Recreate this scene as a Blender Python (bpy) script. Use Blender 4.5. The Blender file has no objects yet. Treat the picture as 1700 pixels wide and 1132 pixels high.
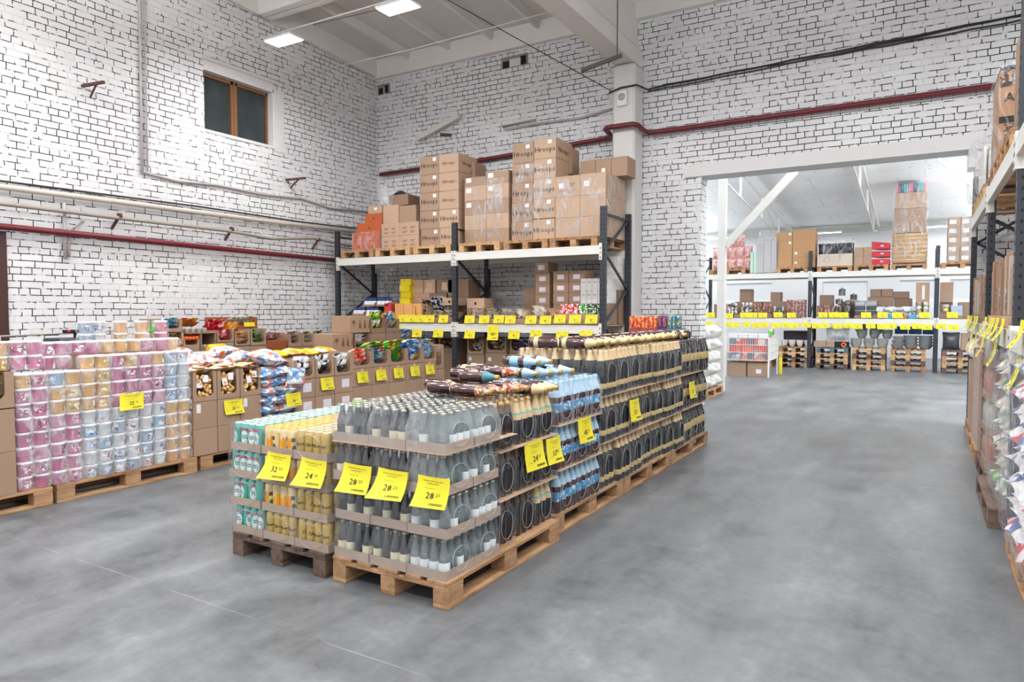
import bpy, bmesh, math, random
from mathutils import Vector, Matrix
sc = bpy.context.scene
R = random.Random(7)
PI = math.pi

# ---------------- camera ----------------
cam_d = bpy.data.cameras.new('camera'); cam = bpy.data.objects.new('camera', cam_d)
sc.collection.objects.link(cam); sc.camera = cam
cam_d.sensor_width = 36.0; cam_d.lens = 36.0*1148.0/1700.0
cam_d.clip_start = 0.05; cam_d.clip_end = 200
cam.location = (0, 0, 1.55)
cam.rotation_euler = (PI/2 - math.atan(49.0/1148.0), 0, math.radians(30.6))

# ---------------- world, exposure ----------------
w = bpy.data.worlds.new('world'); sc.world = w; w.use_nodes = True
bg = w.node_tree.nodes['Background']; bg.inputs[0].default_value = (0.93, 0.96, 1.0, 1); bg.inputs[1].default_value = 0.72
sc.view_settings.view_transform = 'Standard'; sc.view_settings.look = 'None'
sc.view_settings.exposure = 0.22; sc.view_settings.gamma = 1.0
sc.cycles.transparent_max_bounces = 24; sc.cycles.max_bounces = 7; sc.cycles.diffuse_bounces = 5
sc.cycles.glossy_bounces = 3; sc.cycles.transmission_bounces = 4
sc.cycles.caustics_reflective = False; sc.cycles.caustics_refractive = False

# rows of rectangular led panels hanging under the roof; the same list builds the visible fittings
LAMP_Y = [7.33, 3.1, -1.0]
LAMP_X = [-8.3, -6.1, -3.0, -0.5, 2.0]
LAMPS = [(x, y, 5.6) for y in LAMP_Y for x in LAMP_X]
FAR_LAMPS = [(x, y, z) for y, z, xs in ((13.2, 4.75, (-6.3, -0.3, 2.4)), (17.2, 4.98, (-6.3, -2.9, 0.6)), (25.2, 4.16, (-6.3, -2.9, 0.6))) for x in xs]  # only the last row is seen; the first two are added hidden light
def area_lamp(loc, sx, sy, power, col=(0.97, 0.985, 1), up=False):  # shared by the led fittings and the added fill lights without fittings
    d = bpy.data.lights.new('led_or_fill_light', 'AREA'); d.shape = 'RECTANGLE'; d.size = sx; d.size_y = sy
    d.energy = power; d.color = col
    o = bpy.data.objects.new('led_or_fill_light', d); o.location = loc; o.rotation_euler = (PI if up else 0, 0, 0); sc.collection.objects.link(o)
for (x, y, z) in LAMPS: area_lamp((x, y, z-0.03), 0.54, 0.27, 50 if y > 5 else 58)
for x in (-8.0, -4.9, -1.2, 2.0):   # added uplights out of view, without fittings, brightening roof and upper walls
    for y in (3.8, 0.8, -2.6): area_lamp((x, y, 5.2), 1.2, 0.1, 45 if x < -6 else 140, up=True)
for (x, y, z) in FAR_LAMPS:
    area_lamp((x, y, z-0.03), 1.1, 0.16, 48 if y < 20 else 30, (0.96, 0.98, 1))
    if y < 15: area_lamp((x, y, z+0.08), 1.1, 0.16, 40, (0.96, 0.98, 1), up=True)   # added uplight over the hidden row, for a brighter far roof
for x in (-8.2, 3.8):   # unseen fill lights added along both sides of the far hall to lift its roof
    for y in (13.5, 17.0, 20.5, 24.0): area_lamp((x, y, 3.5), 0.2, 1.5, 170 if x < 0 else 330, (0.96, 0.98, 1), up=True)
for x in (-5.0, -1.2, 2.0): area_lamp((x, 12.0, 4.0), 1.5, 0.16, 45, (0.96, 0.98, 1), up=True)  # hidden fill row added just past the opening, aimed at the far roof

# ---------------- helpers ----------------
def srgb(h):
    h = h.lstrip('#'); c = [int(h[i:i+2], 16)/255 for i in (0, 2, 4)]
    return tuple(((v/12.92) if v <= 0.04045 else ((v+0.055)/1.055)**2.4) for v in c) + (1,)
class NT:
    def __init__(s, m): s.t = m.node_tree; s.N = s.t.nodes; s.L = s.t.links
    def n(s, typ, **kw):
        nd = s.N.new(typ)
        for k, v in kw.items():
            if isinstance(k, str) and k.startswith('i_'):
                key = k[2:]; key = int(key) if key.isdigit() else key.replace('_', ' ')
                if isinstance(v, bpy.types.NodeSocket): s.L.new(v, nd.inputs[key])
                else: nd.inputs[key].default_value = v
            else: setattr(nd, k, v)
        return nd
    def math(s, op, a, b=None, c=None, clamp=False):
        nd = s.N.new('ShaderNodeMath'); nd.operation = op; nd.use_clamp = clamp
        for i, v in enumerate((a, b, c)):
            if v is None: continue
            if isinstance(v, bpy.types.NodeSocket): s.L.new(v, nd.inputs[i])
            else: nd.inputs[i].default_value = v
        return nd.outputs[0]
    def mix(s, fac, a, b, mode='MIX'):
        nd = s.N.new('ShaderNodeMix'); nd.data_type = 'RGBA'; nd.blend_type = mode
        for i, v in ((0, fac), (6, a), (7, b)):
            if isinstance(v, bpy.types.NodeSocket): s.L.new(v, nd.inputs[i])
            else: nd.inputs[i].default_value = v
        return nd.outputs[2]
    def ramp(s, fac, stops, interp='LINEAR'):
        nd = s.N.new('ShaderNodeValToRGB'); cr = nd.color_ramp; cr.interpolation = interp
        while len(cr.elements) < len(stops): cr.elements.new(0.5)
        for e, (p, c) in zip(cr.elements, stops):
            e.position = p; e.color = c if len(c) == 4 else (*c, 1)
        s.L.new(fac, nd.inputs[0]); return nd.outputs[0]
def newmat(name):
    m = bpy.data.materials.new(name); m.use_nodes = True
    t = NT(m); b = t.N['Principled BSDF']; return m, t, b
MATS = {}
def mat(name, col, rough=0.5, metal=0.0, var=0.0, scale=8.0, bump=0.0, coat=0.0, spec=0.5, emit=None, trans=0.0, alpha=None, stretch=None, objcol=False, sub=0.0):
    if name in MATS: return MATS[name]
    m, t, b = newmat(name); c = srgb(col) if isinstance(col, str) else col
    b.inputs['Roughness'].default_value = rough; b.inputs['Metallic'].default_value = metal
    b.inputs['Coat Weight'].default_value = coat; b.inputs['Specular IOR Level'].default_value = spec
    b.inputs['Base Color'].default_value = c
    if trans: b.inputs['Transmission Weight'].default_value = trans
    if alpha is not None: b.inputs['Alpha'].default_value = alpha
    if emit: b.inputs['Emission Color'].default_value = c; b.inputs['Emission Strength'].default_value = emit
    if var or bump:
        tc = t.n('ShaderNodeTexCoord').outputs['Object']
        oi = t.n('ShaderNodeObjectInfo').outputs['Random']
        mp = t.n('ShaderNodeMapping', i_Vector=tc)
        if stretch: mp.inputs['Scale'].default_value = stretch
        off = t.n('ShaderNodeCombineXYZ', i_0=t.math('MULTIPLY', oi, 37.0), i_1=t.math('MULTIPLY', oi, 11.0))
        vec = t.n('ShaderNodeVectorMath', operation='ADD', i_0=mp.outputs[0], i_1=off.outputs[0]).outputs[0]
        nz = t.n('ShaderNodeTexNoise', i_Vector=vec, i_Scale=scale, i_Detail=4.0, i_Roughness=0.6).outputs['Fac']
        if var:
            k = t.math('ADD', t.math('MULTIPLY', t.math('SUBTRACT', nz, 0.5), var*2), t.math('MULTIPLY', t.math('SUBTRACT', oi, 0.5), var*0.7))
            k = t.math('ADD', k, 1.0)
            sclr = t.n('ShaderNodeCombineXYZ', i_0=k, i_1=k, i_2=k)
            t.L.new(t.mix(1.0, c, sclr.outputs[0], 'MULTIPLY'), b.inputs['Base Color'])
        if bump:
            bp = t.n('ShaderNodeBump', i_Strength=min(1, bump), i_Distance=0.01, i_Height=nz)
            t.L.new(bp.outputs[0], b.inputs['Normal'])
    MATS[name] = m; return m

class MB:
    """collects geometry for ONE mesh"""
    def __init__(s): s.v = []; s.f = []; s.m = []; s.sm = []; s.mats = []
    def mi(s, m):
        if m not in s.mats: s.mats.append(m)
        return s.mats.index(m)
    def add(s, vs, fs, m, smooth=False, M=None):
        b = len(s.v); k = s.mi(m)
        s.v += [tuple(M @ Vector(p)) for p in vs] if M is not None else [tuple(p) for p in vs]
        for f in fs: s.f.append([b+i for i in f]); s.m.append(k); s.sm.append(smooth)
        return s
    def box(s, x0, x1, y0, y1, z0, z1, m, M=None):
        vs = [(x0,y0,z0),(x1,y0,z0),(x1,y1,z0),(x0,y1,z0),(x0,y0,z1),(x1,y0,z1),(x1,y1,z1),(x0,y1,z1)]
        return s.add(vs, [(0,3,2,1),(4,5,6,7),(0,1,5,4),(1,2,6,5),(2,3,7,6),(3,0,4,7)], m, False, M)
    def cbox(s, x0, x1, y0, y1, z0, z1, m, c=0.004, M=None):
        """box with chamfered vertical and top edges"""
        c = min(c, (x1-x0)/3, (y1-y0)/3, (z1-z0)/3)
        def ring(z, i): return [(x0+c+i,y0+i,z),(x1-c-i,y0+i,z),(x1-i,y0+c+i,z),(x1-i,y1-c-i,z),(x1-c-i,y1-i,z),(x0+c+i,y1-i,z),(x0+i,y1-c-i,z),(x0+i,y0+c+i,z)]
        vs = ring(z0, c*0.7)+ring(z0+c, 0)+ring(z1-c, 0)+ring(z1, c*0.7)
        fs = [tuple(range(7,-1,-1)), tuple(range(24,32))]
        for r in range(3):
            for i in range(8):
                j = (i+1) % 8; fs.append((r*8+i, r*8+j, r*8+8+j, r*8+8+i))
        return s.add(vs, fs, m, False, M)
    def lathe(s, prof, m, n=14, M=None, smooth=True, cap=True):
        """prof: list of (r,z) or (r,z,mat) - mat names the band above that point"""
        b = len(s.v); vs = []
        for p in prof:
            for i in range(n):
                a = 2*PI*i/n; vs.append((p[0]*math.cos(a), p[0]*math.sin(a), p[1]))
        s.v += [tuple(M @ Vector(p)) for p in vs] if M is not None else vs
        cur = m
        for r in range(len(prof)-1):
            if len(prof[r]) > 2: cur = prof[r][2] or m
            k = s.mi(cur)
            for i in range(n):
                j = (i+1) % n; s.f.append([b+r*n+i, b+r*n+j, b+(r+1)*n+j, b+(r+1)*n+i]); s.m.append(k); s.sm.append(smooth)
        if cap:
            if prof[0][0] > 1e-5: s.f.append([b+i for i in range(n-1, -1, -1)]); s.m.append(s.mi(m)); s.sm.append(False)
            if prof[-1][0] > 1e-5: s.f.append([b+(len(prof)-1)*n+i for i in range(n)]); s.m.append(s.mi(cur)); s.sm.append(False)
        return s
    def tube(s, pts, r, m, n=8, smooth=True, closed_caps=True):
        pts = [Vector(p) for p in pts]; b = len(s.v); k = s.mi(m); rings = 0; up0 = None
        for i, p in enumerate(pts):
            d = (pts[min(i+1, len(pts)-1)] - pts[max(i-1, 0)]).normalized()
            up = up0 if up0 is not None else (Vector((0,0,1)) if abs(d.z) < 0.9 else Vector((1,0,0)))
            a = d.cross(up); a = a.normalized() if a.length > 1e-6 else Vector((1,0,0)); c = a.cross(d).normalized(); up0 = c
            rr = r[i] if isinstance(r, (list, tuple)) else r
            for j in range(n):
                t = 2*PI*j/n; s.v.append(tuple(p + a*(rr*math.cos(t)) + c*(rr*math.sin(t))))
            rings += 1
        for i in range(rings-1):
            for j in range(n):
                q = (j+1) % n; s.f.append([b+i*n+j, b+(i+1)*n+j, b+(i+1)*n+q, b+i*n+q]); s.m.append(k); s.sm.append(smooth)
        if closed_caps:
            s.f.append([b+j for j in range(n)]); s.f.append([b+(rings-1)*n+j for j in range(n-1, -1, -1)]); s.m += [k, k]; s.sm += [False, False]
        return s
    def grid(s, fn, nu, nv, m, smooth=True, M=None):
        vs = [fn(i/nu, j/nv) for j in range(nv+1) for i in range(nu+1)]
        fs = [(j*(nu+1)+i, j*(nu+1)+i+1, (j+1)*(nu+1)+i+1, (j+1)*(nu+1)+i) for j in range(nv) for i in range(nu)]
        return s.add(vs, fs, m, smooth, M)
    def bar(s, a, b, w, h, m, roll=None):
        """rectangular bar from a to b"""
        a = Vector(a); b = Vector(b); d = (b-a); L = d.length; d.normalize()
        up = Vector((0,0,1)) if abs(d.z) < 0.95 else Vector((0,1,0))
        x = d.cross(up).normalized(); z = x.cross(d).normalized()
        M = Matrix((( x.x, d.x, z.x, a.x), (x.y, d.y, z.y, a.y), (x.z, d.z, z.z, a.z), (0,0,0,1)))
        return s.box(-w/2, w/2, 0, L, -h/2, h/2, m, M)
    def mesh(s, name='m'):
        me = bpy.data.meshes.new(name); me.from_pydata(s.v, [], s.f)
        for m in s.mats: me.materials.append(m)
        me.polygons.foreach_set('material_index', s.m); me.polygons.foreach_set('use_smooth', s.sm); me.update()
        return me
COL = sc.collection
def obj(name, me, parent=None, loc=(0,0,0), rz=0.0, rot=None, scale=None, label=None, kind=None):
    if isinstance(me, MB): me = me.mesh(name)
    o = bpy.data.objects.new(name, me); COL.objects.link(o)
    o.location = loc; o.rotation_euler = rot if rot else (0, 0, rz)
    if scale: o.scale = scale
    if parent: o.parent = parent
    if label: o['label'] = label
    if kind: o['kind'] = kind
    return o
def tag(o, label, cat, group=None, kind=None):
    o['label'] = label; o['category'] = cat
    if group: o['group'] = group
    if kind: o['kind'] = kind
    return o
def thing(name, label, cat, loc=(0,0,0), rz=0.0, group=None):
    o = bpy.data.objects.new(name, None); COL.objects.link(o); o.empty_display_size = 0.1
    o.location = loc; o.rotation_euler = (0, 0, rz)
    return tag(o, label, cat, group)
def struct(name, mb, label=None):
    o = obj(name, mb); o['kind'] = 'structure'
    if label: o['label'] = label
    return o
ORD = ['first','second','third','fourth','fifth','sixth','seventh','eighth','ninth','tenth','eleventh','twelfth','thirteenth','fourteenth','fifteenth','sixteenth']
def ordn(i): return ORD[i] if i < len(ORD) else ORD[9]
def lay(i, n):
    """name of layer i of n counted from the bottom"""
    if i == 0: return 'bottom'
    if i == n-1: return 'top'
    if n == 3: return 'middle'
    return ORD[i]+' from the bottom'
_TX = {}
def text_raw(body, size, align='CENTER', res=2):
    key = (body, size, align, res)
    if key not in _TX:
        cu = bpy.data.curves.new('t', 'FONT'); cu.body = body; cu.size = size; cu.align_x = align; cu.align_y = 'CENTER'; cu.resolution_u = res
        o = bpy.data.objects.new('t', cu); COL.objects.link(o)
        me = bpy.data.meshes.new_from_object(o.evaluated_get(bpy.context.evaluated_depsgraph_get()))
        _TX[key] = ([tuple(v.co) for v in me.vertices], [tuple(p.vertices) for p in me.polygons])
        bpy.data.objects.remove(o); bpy.data.curves.remove(cu); bpy.data.meshes.remove(me)
    return _TX[key]
def add_text(mb, body, size, m, M, align='CENTER', res=2, bold=0.0, fn=None):
    """text drawn in the local XZ plane facing -Y, placed by M (or mapped by fn(x,z))"""
    v, f = text_raw(body, size, align, res)
    for dx in ((0,) if not bold else (-bold, bold)):
        if fn: mb.add([fn(x+dx, y) for x, y, z in v], f, m)
        else: mb.add([(x+dx, -0.0006*(1+(dx > 0)), y) for x, y, z in v], f, m, False, M)
# ================= structure materials =================
def brick_mat(name='painted_brick'):
    m, t, b = newmat(name)
    oc = t.n('ShaderNodeTexCoord').outputs['Object']
    sx = t.n('ShaderNodeSeparateXYZ', i_0=oc)
    u = t.math('ADD', sx.outputs[0], sx.outputs[1]); z = sx.outputs[2]
    base = t.n('ShaderNodeCombineXYZ', i_0=u, i_1=z).outputs[0]
    wob = t.n('ShaderNodeTexNoise', i_Vector=base, i_Scale=3.0, i_Detail=3.0, i_Roughness=0.6).outputs['Color']
    wob = t.n('ShaderNodeVectorMath', operation='SUBTRACT', i_0=wob, i_1=(0.5, 0.5, 0.5)).outputs[0]
    wob = t.n('ShaderNodeVectorMath', operation='MULTIPLY', i_0=wob, i_1=(0.05, 0.022, 0)).outputs[0]
    v = t.n('ShaderNodeVectorMath', operation='ADD', i_0=base, i_1=wob).outputs[0]
    v = t.n('ShaderNodeVectorMath', operation='ADD', i_0=v, i_1=(40.0, 8.8, 0)).outputs[0]
    H = 0.088
    def bt(wd):
        n = t.n('ShaderNodeTexBrick', i_Vector=v, i_Scale=1.0, offset=0.37 if wd > 0.2 else 0.21, offset_frequency=2)
        n.inputs['Mortar Size'].default_value = 0.0068; n.inputs['Mortar Smooth'].default_value = 0.5
        n.inputs['Brick Width'].default_value = wd; n.inputs['Row Height'].default_value = H
        n.inputs['Color1'].default_value = (0, 0, 0, 1); n.inputs['Color2'].default_value = (1, 1, 1, 1); n.inputs['Mortar'].default_value = (0.5, 0.5, 0.5, 1)
        return n
    A = bt(0.252); B = bt(0.126)
    vz = t.n('ShaderNodeSeparateXYZ', i_0=v).outputs[1]
    par = t.math('LESS_THAN', t.math('MODULO', t.math('FLOOR', t.math('DIVIDE', vz, H)), 3.0), 0.5)
    mort = t.math('ADD', t.math('MULTIPLY', A.outputs['Fac'], t.math('SUBTRACT', 1.0, par)), t.math('MULTIPLY', B.outputs['Fac'], par))
    bc = t.mix(par, A.outputs['Color'], B.outputs['Color'])
    # where the whitewash missed the joint
    n1 = t.n('ShaderNodeTexNoise', i_Vector=v, i_Scale=6.5, i_Detail=2.0, i_Roughness=0.7).outputs['Fac']
    n2 = t.n('ShaderNodeTexNoise', i_Vector=v, i_Scale=0.9, i_Detail=2.0).outputs['Fac']
    k = t.math('ADD', n1, t.math('MULTIPLY', t.math('SUBTRACT', n2, 0.5), 0.55))
    gap = t.ramp(k, [(0.44, (0,0,0)), (0.50, (1,1,1))])
    gap = t.n('ShaderNodeSeparateColor', i_0=gap).outputs[0]
    mm = t.ramp(mort, [(0.08, (0,0,0)), (0.45, (1,1,1))])
    mm = t.n('ShaderNodeSeparateColor', i_0=mm).outputs[0]
    dark = t.math('MULTIPLY', mm, gap, clamp=True)
    n3 = t.n('ShaderNodeTexNoise', i_Vector=base, i_Scale=0.8, i_Detail=4.0).outputs['Fac']
    white = t.ramp(n3, [(0.3, srgb('#dddcdf')), (0.5, srgb('#e3e2e4')), (0.7, srgb('#e6e9e9'))])
    bv = t.n('ShaderNodeSeparateColor', i_0=bc).outputs[0]
    kk = t.math('ADD', 0.955, t.math('MULTIPLY', bv, 0.07))
    kv = t.n('ShaderNodeCombineXYZ', i_0=kk, i_1=kk, i_2=kk).outputs[0]
    white = t.mix(1.0, white, kv, 'MULTIPLY')
    soft = t.mix(t.math('MULTIPLY', mm, 0.22), white, srgb('#a8a2a4'))
    t.L.new(t.mix(dark, soft, srgb('#1e1a1b')), b.inputs['Base Color'])
    b.inputs['Roughness'].default_value = 0.75
    fine = t.n('ShaderNodeTexNoise', i_Vector=base, i_Scale=45.0, i_Detail=3.0).outputs['Fac']
    hgt = t.math('SUBTRACT', t.math('MULTIPLY', fine, 0.25), mm)
    bp = t.n('ShaderNodeBump', i_Strength=0.6, i_Distance=0.008, i_Height=hgt)
    t.L.new(bp.outputs[0], b.inputs['Normal'])
    return m
BRICK = brick_mat()
def floor_mat():
    m, t, b = newmat('polished_concrete')
    oc = t.n('ShaderNodeTexCoord').outputs['Object']
    mp = t.n('ShaderNodeMapping', i_Vector=oc); mp.inputs['Scale'].default_value = (1.0, 0.28, 1)
    st = t.n('ShaderNodeTexNoise', i_Vector=mp.outputs[0], i_Scale=2.2, i_Detail=6.0, i_Roughness=0.6).outputs['Fac']
    bl = t.n('ShaderNodeTexNoise', i_Vector=oc, i_Scale=1.3, i_Detail=7.0, i_Roughness=0.65, i_Distortion=1.4).outputs['Fac']
    fn = t.n('ShaderNodeTexNoise', i_Vector=oc, i_Scale=14.0, i_Detail=5.0, i_Roughness=0.7).outputs['Fac']
    f = t.math('ADD', t.math('MULTIPLY', st, 0.42), t.math('ADD', t.math('MULTIPLY', bl, 0.40), t.math('MULTIPLY', fn, 0.18)))
    col = t.ramp(f, [(0.39, srgb('#484b50')), (0.465, srgb('#5e6166')), (0.54, srgb('#6c6f73')), (0.63, srgb('#818488'))])
    # a faint bluish / warm drift
    dr = t.n('ShaderNodeTexNoise', i_Vector=oc, i_Scale=0.7, i_Detail=2.0).outputs['Fac']
    col = t.mix(t.math('MULTIPLY', dr, 0.12), col, srgb('#87867e'))
    sx = t.n('ShaderNodeSeparateXYZ', i_0=oc)
    def line(sock, pos, w):
        return t.math('LESS_THAN', t.math('ABSOLUTE', t.math('SUBTRACT', sock, pos)), w)
    wv = t.math('ADD', sx.outputs[1], t.math('MULTIPLY', t.n('ShaderNodeTexNoise', i_Vector=oc, i_Scale=6.0).outputs['Fac'], 0.012))
    j = t.math('ADD', t.math('ADD', line(wv, 2.296, 0.0035), line(wv, 7.07, 0.006)), t.math('ADD', line(wv, 11.85, 0.008), line(wv, 16.6, 0.008)), clamp=True)
    jn = t.ramp(t.n('ShaderNodeTexNoise', i_Vector=oc, i_Scale=2.5, i_Detail=3.0).outputs['Fac'], [(0.42, srgb('#55555a')), (0.55, srgb('#a0a0a2'))])
    col = t.mix(t.math('MULTIPLY', j, 0.55), col, jn)
    # scuffs left by lift trucks: two long tyre tracks and scattered dark ticks
    def track(x0, w):
        dx = t.math('ABSOLUTE', t.math('SUBTRACT', t.math('ADD', sx.outputs[0], t.math('MULTIPLY', t.n('ShaderNodeTexNoise', i_Vector=oc, i_Scale=0.4).outputs['Fac'], 0.5)), x0))
        return t.math('SUBTRACT', 1.0, t.math('DIVIDE', dx, w), clamp=True)
    trn = t.ramp(t.n('ShaderNodeTexNoise', i_Vector=mp.outputs[0], i_Scale=9.0, i_Detail=5.0).outputs['Fac'], [(0.40, (0,0,0)), (0.62, (1,1,1))])
    trn = t.n('ShaderNodeSeparateColor', i_0=trn).outputs[0]
    tr = t.math('MULTIPLY', t.math('ADD', track(-0.55, 0.22), track(-1.55, 0.2), clamp=True), t.math('MULTIPLY', trn, 0.6))
    col = t.mix(tr, col, srgb('#6e6f73'))
    mp2 = t.n('ShaderNodeMapping', i_Vector=oc); mp2.inputs['Rotation'].default_value = (0, 0, 0.7); mp2.inputs['Scale'].default_value = (9, 2.2, 1)
    tk = t.n('ShaderNodeTexNoise', i_Vector=mp2.outputs[0], i_Scale=2.6, i_Detail=4.0, i_Roughness=0.7).outputs['Fac']
    ar = t.n('ShaderNodeTexNoise', i_Vector=oc, i_Scale=1.3, i_Detail=2.0).outputs['Fac']
    tick = t.math('MULTIPLY', t.math('GREATER_THAN', tk, 0.72), t.math('GREATER_THAN', ar, 0.50))
    col = t.mix(t.math('MULTIPLY', tick, 0.5), col, srgb('#4a4a4c'))
    t.L.new(col, b.inputs['Base Color'])
    rg = t.math('ADD', 0.26, t.math('MULTIPLY', bl, 0.28)); t.L.new(rg, b.inputs['Roughness'])
    b.inputs['Specular IOR Level'].default_value = 0.45
    bp = t.n('ShaderNodeBump', i_Strength=0.08, i_Distance=0.004, i_Height=f); t.L.new(bp.outputs[0], b.inputs['Normal'])
    return m
FLOOR = floor_mat()
CONC = mat('whitewashed_concrete', '#e0dcd8', 0.8, var=0.10, scale=1.6, bump=0.3)
CONC2 = mat('whitewashed_column', '#d8d6d4', 0.75, var=0.04, scale=2.5, bump=0.25)
SLAB = mat('roof_slab_concrete', '#d3cec8', 0.85, var=0.13, scale=1.3, bump=0.25)
PLASTER = mat('white_plaster', '#dedddd', 0.75, var=0.04, scale=4, bump=0.3)
WHITE = mat('white_paint', '#e6e7e8', 0.45, var=0.02, scale=3)
WHITES = mat('white_steel', '#dedcd6', 0.38, var=0.04, scale=3)
DARKS = mat('dark_blue_grey_steel', '#33373f', 0.45, var=0.05, scale=5, metal=0.15)
def panel_mat():
    m, t, b = newmat('white_insulated_roof_panel')
    oc = t.n('ShaderNodeTexCoord').outputs['Object']
    sx = t.n('ShaderNodeSeparateXYZ', i_0=oc)
    v = t.n('ShaderNodeCombineXYZ', i_0=sx.outputs[0], i_1=sx.outputs[1]).outputs[0]
    br = t.n('ShaderNodeTexBrick', i_Vector=v, i_Scale=1.0, offset=0.5); br.inputs['Mortar Size'].default_value = 0.008
    br.inputs['Brick Width'].default_value = 2.6; br.inputs['Row Height'].default_value = 1.15
    vr = t.n('ShaderNodeTexVoronoi', i_Vector=v, i_Scale=2.9); vr.inputs['Randomness'].default_value = 0.35
    dot = t.math('LESS_THAN', vr.outputs['Distance'], 0.10)
    nz = t.n('ShaderNodeTexNoise', i_Vector=oc, i_Scale=0.8).outputs['Fac']
    base = t.ramp(nz, [(0.3, srgb('#e9edef')), (0.7, srgb('#f3f5f5'))])
    gp = t.math('MULTIPLY', br.outputs['Fac'], t.math('GREATER_THAN', t.n('ShaderNodeTexNoise', i_Vector=oc, i_Scale=1.7).outputs['Fac'], 0.47))
    c = t.mix(t.math('MULTIPLY', dot, 0.45), base, srgb('#6a6a70'))
    c = t.mix(t.math('MULTIPLY', gp, 0.5), c, srgb('#7d8084'))
    t.L.new(c, b.inputs['Base Color']); b.inputs['Roughness'].default_value = 0.6
    return m
PANEL = panel_mat()
REDP = mat('dark_red_pipe_paint', '#6b2129', 0.38, var=0.10, scale=4)
PALEP = mat('pale_pipe_paint', '#cfc6bd', 0.5, var=0.10, scale=3)
GREYP = mat('grey_pipe_paint', '#a29a92', 0.55, var=0.10, scale=3)
RUST = mat('rusty_iron', '#5d4039', 0.8, var=0.25, scale=20)
CABLE = mat('black_cable', '#2b2629', 0.5)
CABLEW = mat('whitewashed_cable', '#b9b2b2', 0.7, var=0.15, scale=9)
BLACK = mat('black_void', '#141416', 0.8)

# ================= shell =================
LW, BW = -9.91, 11.2
b = MB(); b.box(-14, 5, -5, 27.2, -0.2, 0, FLOOR); struct('floor', b)
# left wall with the window hole
def wall_x(name, x0, x1, y0, y1, z0, z1, holes, m):
    """wall across X thickness x0..x1 running along Y, holes = [(ya,yb,za,zb)]"""
    b = MB(); ys = sorted({y0, y1, *[h[0] for h in holes], *[h[1] for h in holes]}); zs = sorted({z0, z1, *[h[2] for h in holes], *[h[3] for h in holes]})
    for i in range(len(ys)-1):
        for j in range(len(zs)-1):
            cy, cz = (ys[i]+ys[i+1])/2, (zs[j]+zs[j+1])/2
            if any(h[0] < cy < h[1] and h[2] < cz < h[3] for h in holes): continue
            b.box(x0, x1, ys[i], ys[i+1], zs[j], zs[j+1], m)
    return struct(name, b)
def wall_y(name, y0, y1, x0, x1, z0, z1, holes, m):
    b = MB(); xs = sorted({x0, x1, *[h[0] for h in holes], *[h[1] for h in holes]}); zs = sorted({z0, z1, *[h[2] for h in holes], *[h[3] for h in holes]})
    for i in range(len(xs)-1):
        for j in range(len(zs)-1):
            cx, cz = (xs[i]+xs[i+1])/2, (zs[j]+zs[j+1])/2
            if any(h[0] < cx < h[1] and h[2] < cz < h[3] for h in holes): continue
            b.box(xs[i], xs[i+1], y0, y1, zs[j], zs[j+1], m)
    return struct(name, b)
wall_x('wall_left', LW-0.4, LW, -5, 11.6, 0, 7.6, [(7.12, 8.50, 4.46, 5.56), (3.2, 4.27, 0, 2.55)], BRICK)
wall_y('wall_back', BW, BW+0.36, LW, 5, 0, 7.0, [(-3.09, 0.58, 0, 3.74)], BRICK)
# window reveal and frame
b = MB(); WY0, WY1, WZ0, WZ1 = 7.12, 8.50, 4.46, 5.40; xf = LW-0.16
WOODF = mat('brown_wooden_window_frame', '#8a6040', 0.5, var=0.15, scale=6, stretch=(8, 1, 1))
b.box(LW-0.39, LW, WY0, WY1, 5.40, 5.56, PLASTER)
b.box(LW-0.03, LW+0.02, WY0-0.03, WY1+0.06, 5.56, 5.62, PLASTER)
b.box(LW-0.03, LW+0.012, WY1, WY1+0.22, WZ0-0.08, 5.46, PLASTER)
b.box(LW-0.39, LW+0.01, WY0, WY1, WZ0-0.04, WZ0+0.005, PLASTER); b.box(LW-0.39, LW, WY1-0.02, WY1+0.01, WZ0, 5.44, PLASTER)
wr = struct('trim_1', b, 'white plastered reveal around the high window')
b = MB()
for (y0, y1, z0, z1) in ((WY0, WY1, WZ1-0.05, WZ1), (WY0, WY1, WZ0, WZ0+0.03), (WY0, WY0+0.03, WZ0, WZ1), (WY1-0.05, WY1, WZ0, WZ1), (7.72, 7.84, WZ0, WZ1)):
    b.box(xf-0.05, xf+0.03, y0, y1, z0, z1, WOODF)
b.box(xf-0.03, xf+0.045, 7.765, 7.795, WZ0, WZ1, WOODF)
w1 = struct('window_1', b, 'small high wooden window with two dusty panes')
GLASSD = mat('dusty_dark_glass', '#3c4446', 0.25, var=0.55, scale=2.6, spec=0.6)
for y0, y1 in ((7.15, 7.72), (7.84, 8.45)):
    b = MB(); b.box(xf-0.02, xf-0.012, y0, y1, WZ0+0.03, WZ1-0.05, GLASSD); obj('pane', b, w1)
# brown door frame at the far left
b = MB(); DB = mat('dark_brown_door_wood', '#4a2f2c', 0.4, var=0.12, scale=5, stretch=(1, 1, 0.2))
b.box(LW-0.2, LW+0.03, 4.14, 4.27, 0, 2.55, DB); b.box(LW-0.2, LW+0.03, 3.2, 3.30, 0, 2.55, DB); b.box(LW-0.2, LW+0.03, 3.3, 4.14, 2.42, 2.55, DB)
d1 = struct('door_1', b, 'dark brown door in the left brick wall')
b = MB(); b.box(LW-0.15, LW-0.10, 3.3, 4.14, 0, 2.42, mat('grey_door_leaf', '#8c8886', 0.4)); obj('door_leaf', b, d1)
# column by the opening (octagonal chamfer at the corners)
b = MB(); b.cbox(-4.46, -4.07, 10.78, 11.2, 0, 5.58, CONC2, 0.035); struct('column_back', b, 'white square column by the back wall')
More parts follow.
